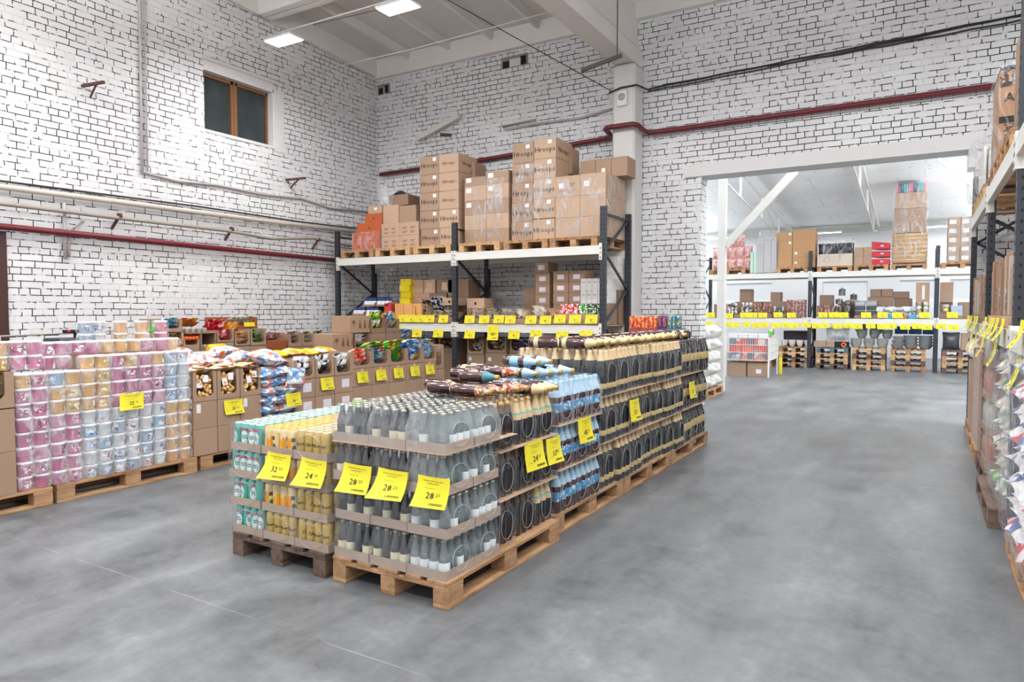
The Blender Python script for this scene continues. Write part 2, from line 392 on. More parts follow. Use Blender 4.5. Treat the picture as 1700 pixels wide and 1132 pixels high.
# roof slabs: sloping deck with deep edge ribs and shallow cross ribs
def cz(y): return 6.73 + 0.068*(11.2-y)
b = MB()
b.add([(-10.3, 11.56, cz(11.56)), (5, 11.56, cz(11.56)), (5, -5, cz(-5)), (-10.3, -5, cz(-5)),
       (-10.3, 11.56, cz(11.56)+0.2), (5, 11.56, cz(11.56)+0.2), (5, -5, cz(-5)+0.2), (-10.3, -5, cz(-5)+0.2)],
      [(0,1,2,3), (7,6,5,4), (0,4,5,1), (3,2,6,7), (0,3,7,4), (1,5,6,2)], SLAB)
def rib_x(y0, y1, dp, x0, x1, m=CONC):
    t_ = 0.05
    z0, z1 = cz(y0), cz(y1)
    vs = [(x0, y0-t_, z0), (x0, y1+t_, z1), (x0, y1, z1-dp), (x0, y0, z0-dp)]; vs += [(x1, p[1], p[2]) for p in vs]
    b.add(vs, [(0,1,2,3), (4,7,6,5), (2,6,7,3), (0,3,7,4), (1,5,6,2)], m)
def rib_y(x, w, dp, y0, y1, m=CONC):
    vs = [(x-w/2, y0, cz(y0)), (x+w/2, y0, cz(y0)), (x+w*0.3, y0, cz(y0)-dp), (x-w*0.3, y0, cz(y0)-dp)]
    vs += [(p[0], y1, p[2]-cz(y0)+cz(y1)) for p in vs]
    b.add(vs, [(0,1,2,3), (4,7,6,5), (2,6,7,3), (0,3,7,4), (1,5,6,2)], m)
for k in range(6):
    ya = 11.2-2.97*k
    rib_x(ya-0.10, ya+0.02, 0.34 if k else 0.36, LW-0.1, -4.2); rib_x(ya-2.97+0.06, ya-2.97+0.16, 0.34, LW-0.1, -4.2)
    rib_x(ya-0.10, ya+0.02, 0.34, -4.2, 5); rib_x(ya-2.97+0.06, ya-2.97+0.16, 0.34, -4.2, 5)
    for x in (-8.95, -7.97, -6.99, -6.01, -5.03, -3.2, -2.2, -1.2, -0.2, 0.8, 1.8, 2.8): rib_y(x, 0.11, 0.14, ya-2.85, ya-0.06)
rib_y(LW+0.06, 0.14, 0.34, -4, 11.2)
struct('ceiling', b, 'whitewashed ribbed concrete roof slabs')
# precast beam carrying the slabs, level bottom
b = MB()
vs = []
for y in (-4, 11.2):
    for x, z in ((-4.44, 5.60), (-4.10, 5.60), (-4.10, 5.86), (-4.18, 5.98), (-4.18, cz(y)), (-4.36, cz(y)), (-4.36, 5.98), (-4.44, 5.86)): vs.append((x, y, z))
b.add(vs, [tuple(range(8)), tuple(range(15, 7, -1))] + [(i, 8+i, 8+(i+1) % 8, (i+1) % 8) for i in range(8)], CONC)
struct('beam_1', b, 'precast concrete roof beam above the column')
# lintel over the opening
b = MB(); b.box(-3.35, 0.66, BW-0.03, BW+0.40, 3.72, 3.86, PLASTER); b.box(-3.35, 0.66, BW-0.02, BW+0.39, 3.86, 3.92, PLASTER)
b.box(0.50, 0.58, BW-0.02, BW+0.38, 3.48, 3.72, PLASTER)
struct('trim_2', b, 'white plastered lintel over the wide opening')
# ================= far hall =================
FW = 26.5
wall_y('wall_far', FW, FW+0.2, -9, 5, 0, 4.6, [(-6.5, -4.67, 1.9, 2.59), (-3.02, -1.58, 1.9, 2.59), (-0.65, 0.41, 1.9, 2.59), (0.78, 2.2, 1.9, 2.59)], WHITE)
for i, (x0, x1) in enumerate(((-6.5, -4.67), (-3.02, -1.58), (-0.65, 0.41), (0.78, 2.2))):
    b = MB()
    for (a0, a1, c0, c1) in ((x0, x1, 1.9, 1.95), (x0, x1, 2.54, 2.59), (x0, x0+0.05, 1.95, 2.54), (x1-0.05, x1, 1.95, 2.54)):
        b.box(a0, a1, FW+0.05, FW+0.11, c0, c1, WHITE)
    ww = struct('window_%d' % (i+2), b, 'bright strip window in the far wall')
    g = MB(); g.box(x0+0.05, x1-0.05, FW+0.075, FW+0.083, 1.95, 2.54, mat('clear_glass', (0.9, 0.95, 1, 1), 0.05, alpha=0.12)); obj('pane', g, ww)
def fz(y): return 4.42 + 0.085*(FW-y)
b = MB(); x0, x1 = -9.1, 4.8
b.add([(x0, FW+0.2, fz(FW+.2)), (x1, FW+0.2, fz(FW+.2)), (x1, BW+0.36, fz(BW+.36)), (x0, BW+0.36, fz(BW+.36)),
       (x0, FW+0.2, fz(FW+.2)+.15), (x1, FW+0.2, fz(FW+.2)+.15), (x1, BW+0.36, fz(BW+.36)+.15), (x0, BW+0.36, fz(BW+.36)+.15)],
      [(0,1,2,3), (7,6,5,4), (0,4,5,1), (3,2,6,7), (0,3,7,4), (1,5,6,2)], PANEL)
struct('ceiling_far', b, 'white insulated panel roof of the far hall')
# purlin / eave beam, trusses and braces
b = MB(); b.box(-9, 4.6, 25.9, 26.05, 4.22, 4.40, mat('grey_green_beam', '#b5b7ae', 0.6)); struct('beam_2', b, 'grey eave beam across the far hall')
for n, tx in enumerate((-3.95, -1.28)):
    b = MB(); y0, y1 = 11.9, 25.9
    b.bar((tx, y0, fz(y0)-0.12), (tx, y1, fz(y1)-0.12), 0.07, 0.09, WHITES)
    ys = [23.3, 20.6, 17.9, 15.2]
    low = [(tx, y1-0.4, fz(y1)-0.30)]
    for y in ys: b.bar((tx, y, fz(y)-0.14), (tx, y, fz(y)-0.75), 0.05, 0.05, WHITES); low.append((tx, y, fz(y)-0.75))
    low.append((tx, 12.5, fz(12.5)-0.7))
    for p, q in zip(low, low[1:]): b.bar(p, q, 0.03, 0.03, WHITES)
    b.bar((tx, 23.3, fz(23.3)-0.75), (tx, 20.6, fz(20.6)-0.16), 0.025, 0.025, WHITES)
    struct('beam_%d' % (n+3), b, 'white steel roof truss of the far hall')
b = MB(); b.box(-3.42, -3.28, 13.6, 13.75, 0, fz(13.7), WHITES); b.bar((-3.28, 13.67, 2.82), (-1.75, 13.67, 4.45), 0.08, 0.14, WHITES)
struct('column_far', b, 'white steel post with a diagonal brace just past the opening')
b = MB(); b.bar((0.25, 18.5, 5.0), (1.4, 18.5, 3.9), 0.07, 0.08, WHITE); b.box(1.35, 1.5, 18.43, 18.57, 0, fz(18.5), WHITE)
struct('column_far_right', b, 'white steel post and brace behind the end of the rack')

# ================= lamps =================
LED = mat('led_diffuser', '#ffffff', 0.5, emit=9.0)
LEDF = mat('lamp_housing', '#d9dadb', 0.4)
LAMPNAME = ['beside the left wall over the candy boxes', 'second from the left wall, over the cookie boxes', 'over the island', 'over the aisle', 'over the shelving at the side']
m_l = MB(); m_l.box(-0.28, 0.28, -0.145, 0.145, 0, 0.03, LEDF); m_l.box(-0.012, 0.012, -0.012, 0.012, 0.03, 0.12, LEDF); ml = m_l.mesh()
m_d = MB(); m_d.box(-0.265, 0.265, -0.13, 0.13, -0.008, 0, LED); md = m_d.mesh()
for i, (x, y, z) in enumerate(LAMPS):
    if y < 5 : continue
    t = thing('ceiling_lamp', 'rectangular led panel hung on a wire %s' % LAMPNAME[i % 5], 'lamp', (x, y, z), 0, 'led panels on wires')
    obj('housing', ml, t); obj('diffuser', md, t)
mf = MB(); mf.box(-0.6, 0.6, -0.08, 0.08, 0, 0.05, LEDF); mfl = mf.mesh()
mf = MB(); mf.box(-0.57, 0.57, -0.06, 0.06, -0.01, 0, LED); mfd = mf.mesh()
for i, (x, y, z) in enumerate(FAR_LAMPS):
    t = thing('strip_lamp', 'far hall white led strip, first two rows added, %s row, %s' % (ORD[i//3], ('over the left bay', 'over the middle bay', 'over the right bay')[i % 3]), 'lamp', (x, y, z), 0, 'strip lights in the far hall')
    obj('housing', mfl, t); obj('diffuser', mfd, t)
    b = MB(); b.tube([(0, 0, 0.05), (0, 0, fz(y)-z)], 0.004, LEDF, 5); obj('hanger', b, t)
# suspension wires
WIRE = mat('thin_pale_wire', '#d8d6d2', 0.5); WIRED = mat('thin_dark_wire', '#4a4544', 0.6)
def wire(pts, r, m, label, name='support_wire', cat='wire'):
    b = MB(); b.tube(pts, r, m, 6); o = obj(name, b); return tag(o, label, cat)
wire([(LW, 7.33, 5.74), (-4.44, 7.33, 5.72)], 0.009, WIRE, 'pale wire carrying the two led panels below the roof')
wire([(LW, 9.0, 5.84), (-7.2, 9.0, 5.80), (-4.44, 9.0, 5.86)], 0.009, WIRE, 'pale wire strung between window wall and beam with nothing hung on it')
wire([(-8.6, 8.2, 6.2), (-6.5, 8.0, 6.0), (-4.44, 7.9, 6.1)], 0.005, WIRED, 'thin dark wire under the roof slabs above the pale wires')
wire([(-4.44, 10.7, 5.15), (-6.3, 8.2, 6.25), (-7.0, 7.2, 6.7)], 0.007, WIRED, 'thin dark wire slanting from the column top to the roof')
# pipes on the left wall
def pipe(name, pts, r, m, label, brk=None, brm=None):
    t = thing(name, label, 'pipe', pts[0])
    o0 = Vector(pts[0]); b = MB(); b.tube([Vector(p)-o0 for p in pts], r, m, 12); obj('pipe_run', b, t)
    for (p, q) in (brk or []):
        b = MB(); p = Vector(p)-o0; q = Vector(q)-o0; b.bar(p, q, 0.03, 0.03, brm or RUST); b.tube([p+Vector((0, -0.02, 0)), p+Vector((0, 0.02, 0))], r+0.012, brm or RUST, 10)
        obj('bracket', b, t)
    return t
pipe('red_pipe', [(LW+0.10, -4.5, 2.62), (LW+0.10, 4.2, 2.60), (LW+0.10, 8.0, 2.56), (LW+0.10, 11.1, 2.53)], 0.042, REDP, 'dark red pipe along the left brick wall, lowest of its pipes')
ys_ = [(y, 2.86+0.0*y) for y in (5.65, 7.45, 9.3)]
pipe('grey_pipe', [(LW+0.12, -4.5, 2.90), (LW+0.12, 4.2, 2.88), (LW+0.12, 5.6, 2.87), (LW+0.12, 7.4, 2.87), (LW+0.12, 8.3, 2.82), (LW+0.12, 9.3, 2.92), (LW+0.12, 10.1, 2.86), (LW+0.12, 11.1, 2.86)], 0.030, GREYP,
     'grey sagging pipe held by rusty brackets on the left wall', [((LW+0.12, y, 2.90), (LW, y-0.05, 2.72)) for y in (5.65, 7.5, 9.4)])
pipe('pale_pipe', [(LW+0.08, -4.5, 3.08), (LW+0.08, 4.2, 3.09), (LW+0.08, 8.3, 3.12), (LW+0.08, 11.1, 3.16)], 0.038, PALEP, 'pale pipe, highest of the pipes along the left wall')
wire([(LW+0.03, -4.5, 3.14), (LW+0.03, 4.2, 3.17), (LW+0.03, 7, 3.21), (LW+0.03, 9, 3.2), (LW+0.03, 11, 3.24)], 0.013, CABLE, 'black cable running just above the pale pipe', 'cable', 'cable')
wire([(LW+0.03, 6.08, 6.9), (LW+0.03, 6.06, 5), (LW+0.03, 6.05, 3.57)], 0.022, CABLEW, 'whitewashed cable bundle dropping straight down the left wall', 'cable', 'cable')
wire([(LW+0.03, 6.15, 6.9), (LW+0.03, 6.14, 5), (LW+0.03, 6.13, 3.57)], 0.013, CABLEW, 'thinner whitewashed cable beside the vertical cable bundle', 'cable', 'cable')
wire([(LW+0.03, 6.05, 3.60), (LW+0.03, 6.6, 3.55), (LW+0.03, 7.3, 3.60), (LW+0.03, 8.2, 3.58), (LW+0.03, 9.1, 3.63), (LW+0.03, 9.8, 3.55), (LW+0.03, 11.1, 3.62)], 0.02, CABLEW, 'grey cable running level from the foot of the vertical bundle to the corner', 'cable', 'cable')
for (y, z, y2, z2, L) in ((5.25, 4.62, 5.45, 4.70, 'rusty iron bracket sticking out of the bricks, to the side of the vertical cables'), (8.75, 3.92, 9.05, 3.98, 'rusty iron bracket sticking out of the bricks below the high window')):
    t = thing('wall_bracket', L, 'bracket', (LW, y, z)); b = MB(); b.bar((0, 0, 0), (0.42, 0.06, 0.0), 0.035, 0.035, RUST); obj('arm', b, t)
    b = MB(); b.bar((0.30, 0.03, -0.01), (0.0, 0.10, -0.13), 0.02, 0.02, RUST); obj('stay', b, t)
# two whitewashed pipe stubs by the door
b = MB(); b.tube([(LW+0.05, 4.95, 3.0), (LW+0.05, 4.95, 2.25)], 0.022, CABLEW, 8); tag(obj('pipe_stub', b), 'short whitewashed vertical pipe crossing behind the red pipe', 'pipe')
b = MB(); b.tube([(LW+0.05, 5.2, 2.78), (LW+0.05, 5.02, 2.66), (LW+0.05, 4.99, 2.28)], 0.016, CABLEW, 8); tag(obj('pipe_stub', b), 'bent thin whitewashed pipe beside the short vertical one', 'pipe')
# red pipe along the back wall with its detour round the column
pipe('red_pipe', [(LW+0.15, BW-0.08, 4.40), (-7.3, BW-0.08, 4.42), (-4.9, BW-0.08, 4.50), (-4.62, BW-0.10, 4.50), (-4.58, BW-0.16, 4.52), (-4.56, 10.74, 4.56), (-4.50, 10.68, 4.56), (-4.06, 10.68, 4.56), (-4.00, 10.74, 4.55), (-3.99, BW-0.16, 4.52), (-3.93, BW-0.09, 4.50), (-3.6, BW-0.08, 4.50), (2.6, BW-0.08, 4.50)], 0.042, REDP, 'dark red pipe along the back wall stepping round the column')
wire([(-3.9, BW-0.03, 4.44), (-1, BW-0.03, 4.44), (2.6, BW-0.03, 4.45)], 0.012, CABLEW, 'whitewashed cable clipped right under the red pipe of the back wall', 'cable', 'cable')
def sag(x0, x1, z0, z1, s, y, n=24):
    return [(x0+(x1-x0)*i/n, y+0.0*i, z0+(z1-z0)*i/n - s*4*(i/n)*(1-i/n) + 0.006*math.sin(i*1.7)) for i in range(n+1)]
wire([(-4.5, 10.74, 5.14), (-4.3, 10.74, 5.19), (-4.03, 10.76, 5.20), (-3.98, BW-0.05, 5.22)]+sag(-3.9, 2.6, 5.24, 5.42, 0.0, BW-0.03), 0.014, CABLE, 'black cable running high across the back wall from the column', 'cable', 'cable')
wire(sag(-3.98, 2.6, 5.20, 5.46, 0.03, BW-0.025), 0.010, CABLE, 'thinner black cable looped beside the high black cable', 'cable', 'cable')
wire(sag(-1.6, 2.6, 5.27, 5.36, 0.02, BW-0.028), 0.012, CABLE, 'short black cable merging into the high cable bundle', 'cable', 'cable')
wire([(-4.5, BW-0.04, 5.02), (-5.2, BW-0.04, 4.93), (-6.0, BW-0.04, 4.95), (-6.75, BW-0.04, 4.93), (-6.8, BW-0.04, 5.0), (-6.1, BW-0.04, 5.03)], 0.02, CABLEW, 'whitewashed cable looping across the bricks beside the column', 'cable', 'cable')
b = MB(); b.bar((-8.75, BW-0.12, 5.0), (-7.75, BW-0.08, 5.32), 0.10, 0.10, CONC); b.bar((-8.2, BW-0.1, 5.02), (-8.0, BW, 5.0), 0.05, 0.05, RUST)
tag(obj('old_duct', b), 'whitewashed slanted stub of duct fixed to the back wall', 'duct')
b = MB(); b.bar((-7.5, BW-0.03, 5.03), (-7.3, BW-0.03, 3.9), 0.03, 0.03, CABLEW); 
for x0, x1, L in ((-6.85, -6.28, 'dark broken hole in the bricks below the roof edge'), (-9.88, -9.55, 'dark broken hole in the bricks at the top corner')):
    b = MB(); z0 = 6.06
    b.box(x0, x1, BW-0.012, BW-0.004, z0, z0+0.21, mat('grey_hole_backing', '#8a8583', 0.9, var=0.3, scale=9)); b.box(x0+0.04, x0+0.2, BW-0.02, BW-0.010, z0+0.01, z0+0.13, BLACK); b.box(x1-0.16, x1-0.04, BW-0.02, BW-0.010, z0+0.02, z0+0.17, BLACK)
    b.box(x0+0.2, x1-0.14, BW-0.05, BW-0.01, z0, z0+0.14, CONC2)
    tag(obj('wall_hole', b), L, 'hole')
# speaker on the column, bar under the beam
t = thing('wall_speaker', 'small white square loudspeaker on the column', 'speaker', (-4.275, 10.78, 5.02))
b = MB(); b.cbox(-0.085, 0.085, -0.05, 0, -0.12, 0.12, WHITE, 0.01); obj('speaker_box', b, t)
b = MB(); b.lathe([(0.06, 0), (0.06, 0.006), (0.045, 0.010), (0.0, 0.012)], mat('speaker_mesh_grey', '#a6a6a8', 0.5), 16, Matrix.Translation((0, -0.05, 0.02)) @ Matrix.Rotation(PI/2, 4, 'X')); obj('speaker_grille', b, t)
t = thing('hanging_bar', 'dark metal bar hung on a rod below the roof beam', 'bar', (-4.27, 9.9, 5.33))
b = MB(); b.bar((-0.28, -0.12, -0.10), (0.28, 0.12, 0.10), 0.06, 0.05, mat('grey_iron', '#5b5856', 0.6)); obj('bar_profile', b, t)
b = MB(); b.tube([(0.22, 0.08, 0.1), (0.22, 0.08, 1.3)], 0.008, WIRED, 6); obj('hanging_rod', b, t)
# ================= goods: materials =================
def wood_mat(name, a, b_):
    m, t, b = newmat(name)
    oc = t.n('ShaderNodeTexCoord').outputs['Object']; oi = t.n('ShaderNodeObjectInfo').outputs['Random']
    off = t.n('ShaderNodeCombineXYZ', i_0=t.math('MULTIPLY', oi, 31.0), i_1=t.math('MULTIPLY', oi, 17.0)).outputs[0]
    mp = t.n('ShaderNodeMapping', i_Vector=oc); mp.inputs['Scale'].default_value = (7, 1.2, 7)
    v = t.n('ShaderNodeVectorMath', operation='ADD', i_0=mp.outputs[0], i_1=off).outputs[0]
    n1 = t.n('ShaderNodeTexNoise', i_Vector=v, i_Scale=3.5, i_Detail=5.0, i_Roughness=0.65, i_Distortion=0.6).outputs['Fac']
    v2 = t.n('ShaderNodeVectorMath', operation='ADD', i_0=oc, i_1=off).outputs[0]
    n2 = t.n('ShaderNodeTexNoise', i_Vector=v2, i_Scale=4.0, i_Detail=2.0).outputs['Fac']
    f = t.math('ADD', t.math('MULTIPLY', n1, 0.55), t.math('MULTIPLY', n2, 0.45))
    f = t.math('ADD', f, t.math('MULTIPLY', t.math('SUBTRACT', oi, 0.5), 0.12))
    t.L.new(t.ramp(f, [(0.34, srgb(b_)), (0.62, srgb(a))]), b.inputs['Base Color'])
    b.inputs['Roughness'].default_value = 0.78
    bp = t.n('ShaderNodeBump', i_Strength=0.3, i_Distance=0.004, i_Height=n1); t.L.new(bp.outputs[0], b.inputs['Normal'])
    return m
WOOD = wood_mat('pallet_wood', '#c19a72', '#8a6142')
WOODD = wood_mat('weathered_pallet_wood', '#7d675a', '#463229')
WOODY = wood_mat('fresh_pallet_wood', '#d6b184', '#a67c50')
def card(name, col, v=0.07):
    return mat(name, col, 0.72, var=v, scale=2.5, bump=0.06)
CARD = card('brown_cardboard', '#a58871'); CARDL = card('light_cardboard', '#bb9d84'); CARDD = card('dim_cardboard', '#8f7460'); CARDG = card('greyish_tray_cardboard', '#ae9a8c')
CARDO = card('orange_cardboard', '#b85a32'); CARDW = card('white_cardboard', '#dcdad8', 0.03); CARDY = card('yellow_cardboard', '#ecd51e', 0.04)
CARDR = card('rust_red_cardboard', '#96512f')
TAPE = mat('packing_tape', '#c9b296', 0.3); INK = mat('black_print', '#2b2423', 0.6); INKS = mat('faded_print', '#6d5548', 0.6)
LABELW = mat('white_paper_label', '#e9e6ea', 0.6); LABELG = mat('pale_green_label', '#d5e3d2', 0.6)
DARKIN = mat('dark_inside', '#2a211c', 0.9)
YEL = mat('yellow_paper', '#f0e135', 0.6, var=0.03, scale=6, sub=0)
TINK = mat('tag_print', '#3b3a22', 0.6); TINKL = mat('tag_small_print', '#8d8a2c', 0.7)
def film_mat(name, lo, hi, scale=9.0, rough=0.18, thr=(0.38, 0.72), col='#dfe3e8'):
    m, t, b = newmat(name)
    oc = t.n('ShaderNodeTexCoord').outputs['Object']; oi = t.n('ShaderNodeObjectInfo').outputs['Random']
    off = t.n('ShaderNodeCombineXYZ', i_0=t.math('MULTIPLY', oi, 53.0), i_1=t.math('MULTIPLY', oi, 29.0)).outputs[0]
    mp = t.n('ShaderNodeMapping', i_Vector=oc); mp.inputs['Scale'].default_value = (1, 1, 0.45)
    v = t.n('ShaderNodeVectorMath', operation='ADD', i_0=mp.outputs[0], i_1=off).outputs[0]
    n1 = t.n('ShaderNodeTexNoise', i_Vector=v, i_Scale=scale, i_Detail=5.0, i_Roughness=0.7, i_Distortion=1.4).outputs['Fac']
    a = t.ramp(n1, [(thr[0], (lo,)*3), (thr[1], (hi,)*3)])
    a = t.n('ShaderNodeSeparateColor', i_0=a).outputs[0]
    fr = t.n('ShaderNodeLayerWeight', i_Blend=0.25).outputs['Facing']
    a = t.math('ADD', a, t.math('MULTIPLY', t.math('POWER', fr, 2.0), 0.20), clamp=True)
    t.L.new(a, b.inputs['Alpha']); b.inputs['Base Color'].default_value = srgb(col)
    b.inputs['Roughness'].default_value = rough; b.inputs['Specular IOR Level'].default_value = 0.8
    bp = t.n('ShaderNodeBump', i_Strength=0.7, i_Distance=0.02, i_Height=n1); t.L.new(bp.outputs[0], b.inputs['Normal'])
    return m
FILM = film_mat('clear_shrink_film', 0.0, 0.13, rough=0.1)
FILM2 = film_mat('hazy_shrink_film', 0.03, 0.36, 7.0, 0.12)
WRAP = film_mat('pallet_stretch_wrap', 0.02, 0.60, 6.5, 0.10, (0.46, 0.70))
WRAPM = film_mat('milky_stretch_wrap', 0.06, 0.55, 9.0, 0.2, (0.42, 0.72), '#eef0f2')

def multi_mat(name, cols, scale=14.0, rough=0.3, vor=True, metal=0.0):
    if name in MATS: return MATS[name]
    m, t, b = newmat(name); oc = t.n('ShaderNodeTexCoord').outputs['Object']; oi = t.n('ShaderNodeObjectInfo').outputs['Random']
    off = t.n('ShaderNodeCombineXYZ', i_0=t.math('MULTIPLY', oi, 41.0), i_1=t.math('MULTIPLY', oi, 23.0)).outputs[0]
    v = t.n('ShaderNodeVectorMath', operation='ADD', i_0=oc, i_1=off).outputs[0]
    if vor:
        f = t.n('ShaderNodeSeparateColor', i_0=t.n('ShaderNodeTexVoronoi', i_Vector=v, i_Scale=scale).outputs['Color']).outputs[0]
    else: f = t.n('ShaderNodeTexNoise', i_Vector=v, i_Scale=scale, i_Detail=2.0).outputs['Fac']
    st = [(i/len(cols) if vor else 0.3+0.4*i/len(cols), srgb(c)) for i, c in enumerate(cols)]
    t.L.new(t.ramp(f, st, 'CONSTANT'), b.inputs['Base Color']); b.inputs['Roughness'].default_value = rough; b.inputs['Metallic'].default_value = metal
    w_ = t.n('ShaderNodeTexNoise', i_Vector=v, i_Scale=scale*1.5, i_Detail=3.0, i_Distortion=1.0).outputs['Fac']
    bp = t.n('ShaderNodeBump', i_Strength=0.5, i_Distance=0.012, i_Height=w_); t.L.new(bp.outputs[0], b.inputs['Normal'])
    MATS[name] = m; return m
# ================= pallets =================
def pallet_mesh(wood, L=1.2, W=0.8):
    b = MB(); hx, hy = W/2, L/2
    for x, w_ in ((-hx+0.07, 0.14), (-hx+0.235, 0.10), (0, 0.14), (hx-0.235, 0.10), (hx-0.07, 0.14)):
        b.cbox(x-w_/2, x+w_/2, -hy, hy, 0.122, 0.144, wood, 0.003)
    for y in (-hy+0.0725, 0, hy-0.0725): b.cbox(-hx, hx, y-0.07, y+0.07, 0.100, 0.122, wood, 0.003)
    return b.mesh('pallet_deck')
def block_mesh(wood):
    b = MB(); b.cbox(-0.05, 0.05, -0.07, 0.07, 0.022, 0.100, wood, 0.003); return b.mesh('pallet_block')
def runner_mesh(wood, L=1.2):
    b = MB(); b.cbox(-0.05, 0.05, -L/2, L/2, 0, 0.022, wood, 0.003); return b.mesh('pallet_runner')
_PM = {}
def pallet(label, loc, rz=0, wood=None, L=1.2, W=0.8, group='wooden pallets', cat='pallet'):
    wood = wood or WOOD; k = (wood.name, L, W)
    if k not in _PM: _PM[k] = (pallet_mesh(wood, L, W), block_mesh(wood), runner_mesh(wood, L))
    d, bl, ru = _PM[k]; t = thing('wooden_pallet', label, cat, loc, rz, group)
    obj('deck', d, t)
    for x in (-W/2+0.05, 0, W/2-0.05):
        obj('runner', ru, t, (x, 0, 0))
        for y in (-L/2+0.07, 0, L/2-0.07): obj('block', bl, t, (x, y, 0))
    return t

# ================= bottles and cans =================
GLASSB = mat('dark_bottle_glass', '#14181e', 0.08, spec=0.7, coat=0.5); GLASSC = mat('clear_bottle_glass', '#8d9a9c', 0.06, spec=0.8, coat=0.6, var=0.1, scale=10, alpha=0.42)
GLASSN = mat('bottle_neck_glass', '#3f4852', 0.08, spec=0.7, coat=0.5)
PETD = mat('dark_brown_bottle', '#1c1214', 0.12, spec=0.6, coat=0.6); PETR = mat('red_brown_bottle', '#3c0f12', 0.10, spec=0.7, coat=0.8); PETK = mat('dark_bluish_bottle', '#15171c', 0.12, spec=0.6, coat=0.6)
CREAM = mat('cream_label', '#ded7b8', 0.5); WLAB = mat('white_label', '#e2e8ea', 0.5); CAPM = mat('silver_cap', '#c3bfae', 0.3, metal=0.5)
BEIGE = mat('beige_sleeve', '#d8bd90', 0.45, var=0.08, scale=14); BEIGEL = mat('beige_band_label', '#c8b078', 0.5, var=0.22, scale=30)
TEALB = mat('teal_band', '#7fb6ac', 0.5); BLUEL = multi_mat('blue_label', ['#4f92c0', '#d4e4ee', '#3f80b2', '#6fb0d8', '#4f92c0'], 60, 0.4); BLUES = mat('pale_blue_sleeve', '#a9c8dd', 0.45, var=0.12, scale=20)
REDL = multi_mat('red_flower_label', ['#b8463a', '#e4d4bc', '#d0907e', '#6f7a4c', '#9a342e', '#c8a878'], 75, 0.35); GOLD = mat('gold_foil_cap', '#b8965a', 0.35, metal=0.4); GREENB = mat('blue_green_sleeve', '#4d8690', 0.45, var=0.3, scale=30)
def bottle_meshes(kind, n=14):
    """returns [(part name, mesh), ...]; first is the bottle itself; plus one joined mesh for hidden rows"""
    P = []
    def part(nm, prof, m, cap=True): P.append((nm, prof, m, cap))
    if kind in ('dark', 'clear'):
        g = GLASSB if kind == 'dark' else GLASSC; nk = GLASSN if kind == 'dark' else GLASSC
        part('bottle', [(0.027,0),(0.031,0.004),(0.031,0.098),(0.0295,0.112),(0.023,0.135),(0.0165,0.158),(0.0138,0.170,nk),(0.0128,0.190),(0.0128,0.196)], g)
        part('label', [(0.0314,0.040),(0.0316,0.041),(0.0316,0.086),(0.0314,0.087)], CREAM if kind == 'dark' else WLAB, False)
        part('cap', [(0.0145,0.192),(0.0150,0.197),(0.0146,0.203),(0.0,0.205)], CAPM, False)
        r, H = 0.031, 0.205
    elif kind == 'beige':   # 1 litre with long beige neck sleeve
        part('bottle', [(0.030,0),(0.037,0.012),(0.0375,0.150),(0.0365,0.165),(0.024,0.215),(0.016,0.250),(0.014,0.262)], PETK)
        part('neck_sleeve', [(0.0380,0.150),(0.0372,0.166),(0.0350,0.180,TEALB),(0.0318,0.194,BEIGE),(0.0248,0.216),(0.0168,0.251),(0.0160,0.262)], BEIGE, False)
        part('cap', [(0.0170,0.258),(0.0172,0.278),(0.0,0.280)], GOLD, False); r, H = 0.0375, 0.28
    elif kind == 'brown':
        part('bottle', [(0.030,0),(0.037,0.012),(0.0375,0.150),(0.0365,0.165),(0.024,0.215),(0.016,0.250),(0.014,0.262)], PETD)
        part('neck_sleeve', [(0.0262,0.210),(0.0168,0.251),(0.0160,0.262)], mat('dull_brown_sleeve', '#6e584c', 0.45, var=0.3, scale=40), False)
        part('cap', [(0.0170,0.258),(0.0172,0.278),(0.0,0.280)], GOLD, False); r, H = 0.0375, 0.28
    elif kind == 'blue':
        part('bottle', [(0.032,0),(0.040,0.012),(0.040,0.070),(0.0385,0.085),(0.0385,0.150),(0.0405,0.165),(0.0395,0.185),(0.028,0.225),(0.017,0.262),(0.0145,0.280)], PETR)
        part('label', [(0.0395,0.085),(0.0398,0.086),(0.0398,0.149),(0.0395,0.150)], BLUEL, False)
        part('neck_sleeve', [(0.0400,0.190),(0.0290,0.226),(0.0180,0.263),(0.0165,0.282)], BLUES, False)
        part('cap', [(0.0175,0.278),(0.0178,0.298),(0.0,0.300)], BLUES, False); r, H = 0.0405, 0.30
    elif kind in ('tall', 'wide'):
        part('bottle', [(0.036,0),(0.046,0.016),(0.0475,0.040),(0.0465,0.110),(0.0475,0.120),(0.0475,0.215),(0.044,0.240),(0.028,0.290),(0.018,0.325),(0.015,0.338)], PETD if kind == 'wide' else PETK)
        if kind == 'tall':
            part('label', [(0.0478,0.058),(0.0481,0.059),(0.0481,0.098),(0.0478,0.099)], BEIGEL, False)
            part('neck_sleeve', [(0.0325,0.278),(0.0290,0.291),(0.0190,0.326),(0.0180,0.340)], BEIGE, False)
            part('cap', [(0.0180,0.336),(0.0184,0.358),(0.0,0.360)], BEIGE, False)
        else:
            part('label', [(0.0479,0.130),(0.0483,0.131),(0.0483,0.209),(0.0479,0.210)], BEIGEL, False)
            part('cap', [(0.0180,0.336),(0.0184,0.358),(0.0,0.360)], PETD, False)
        r, H = 0.0475, 0.36
    res = []; allb = MB()
    for nm, prof, m, cap in P:
        b = MB(); b.lathe(prof, m, n, cap=cap); res.append((nm, b.mesh(nm)))
        allb.lathe(prof, m, 10, cap=cap)
    return res, allb.mesh('bottle'), r, H
BOT = {}
def bot(kind):
    if kind not in BOT: BOT[kind] = bottle_meshes(kind)
    return BOT[kind]
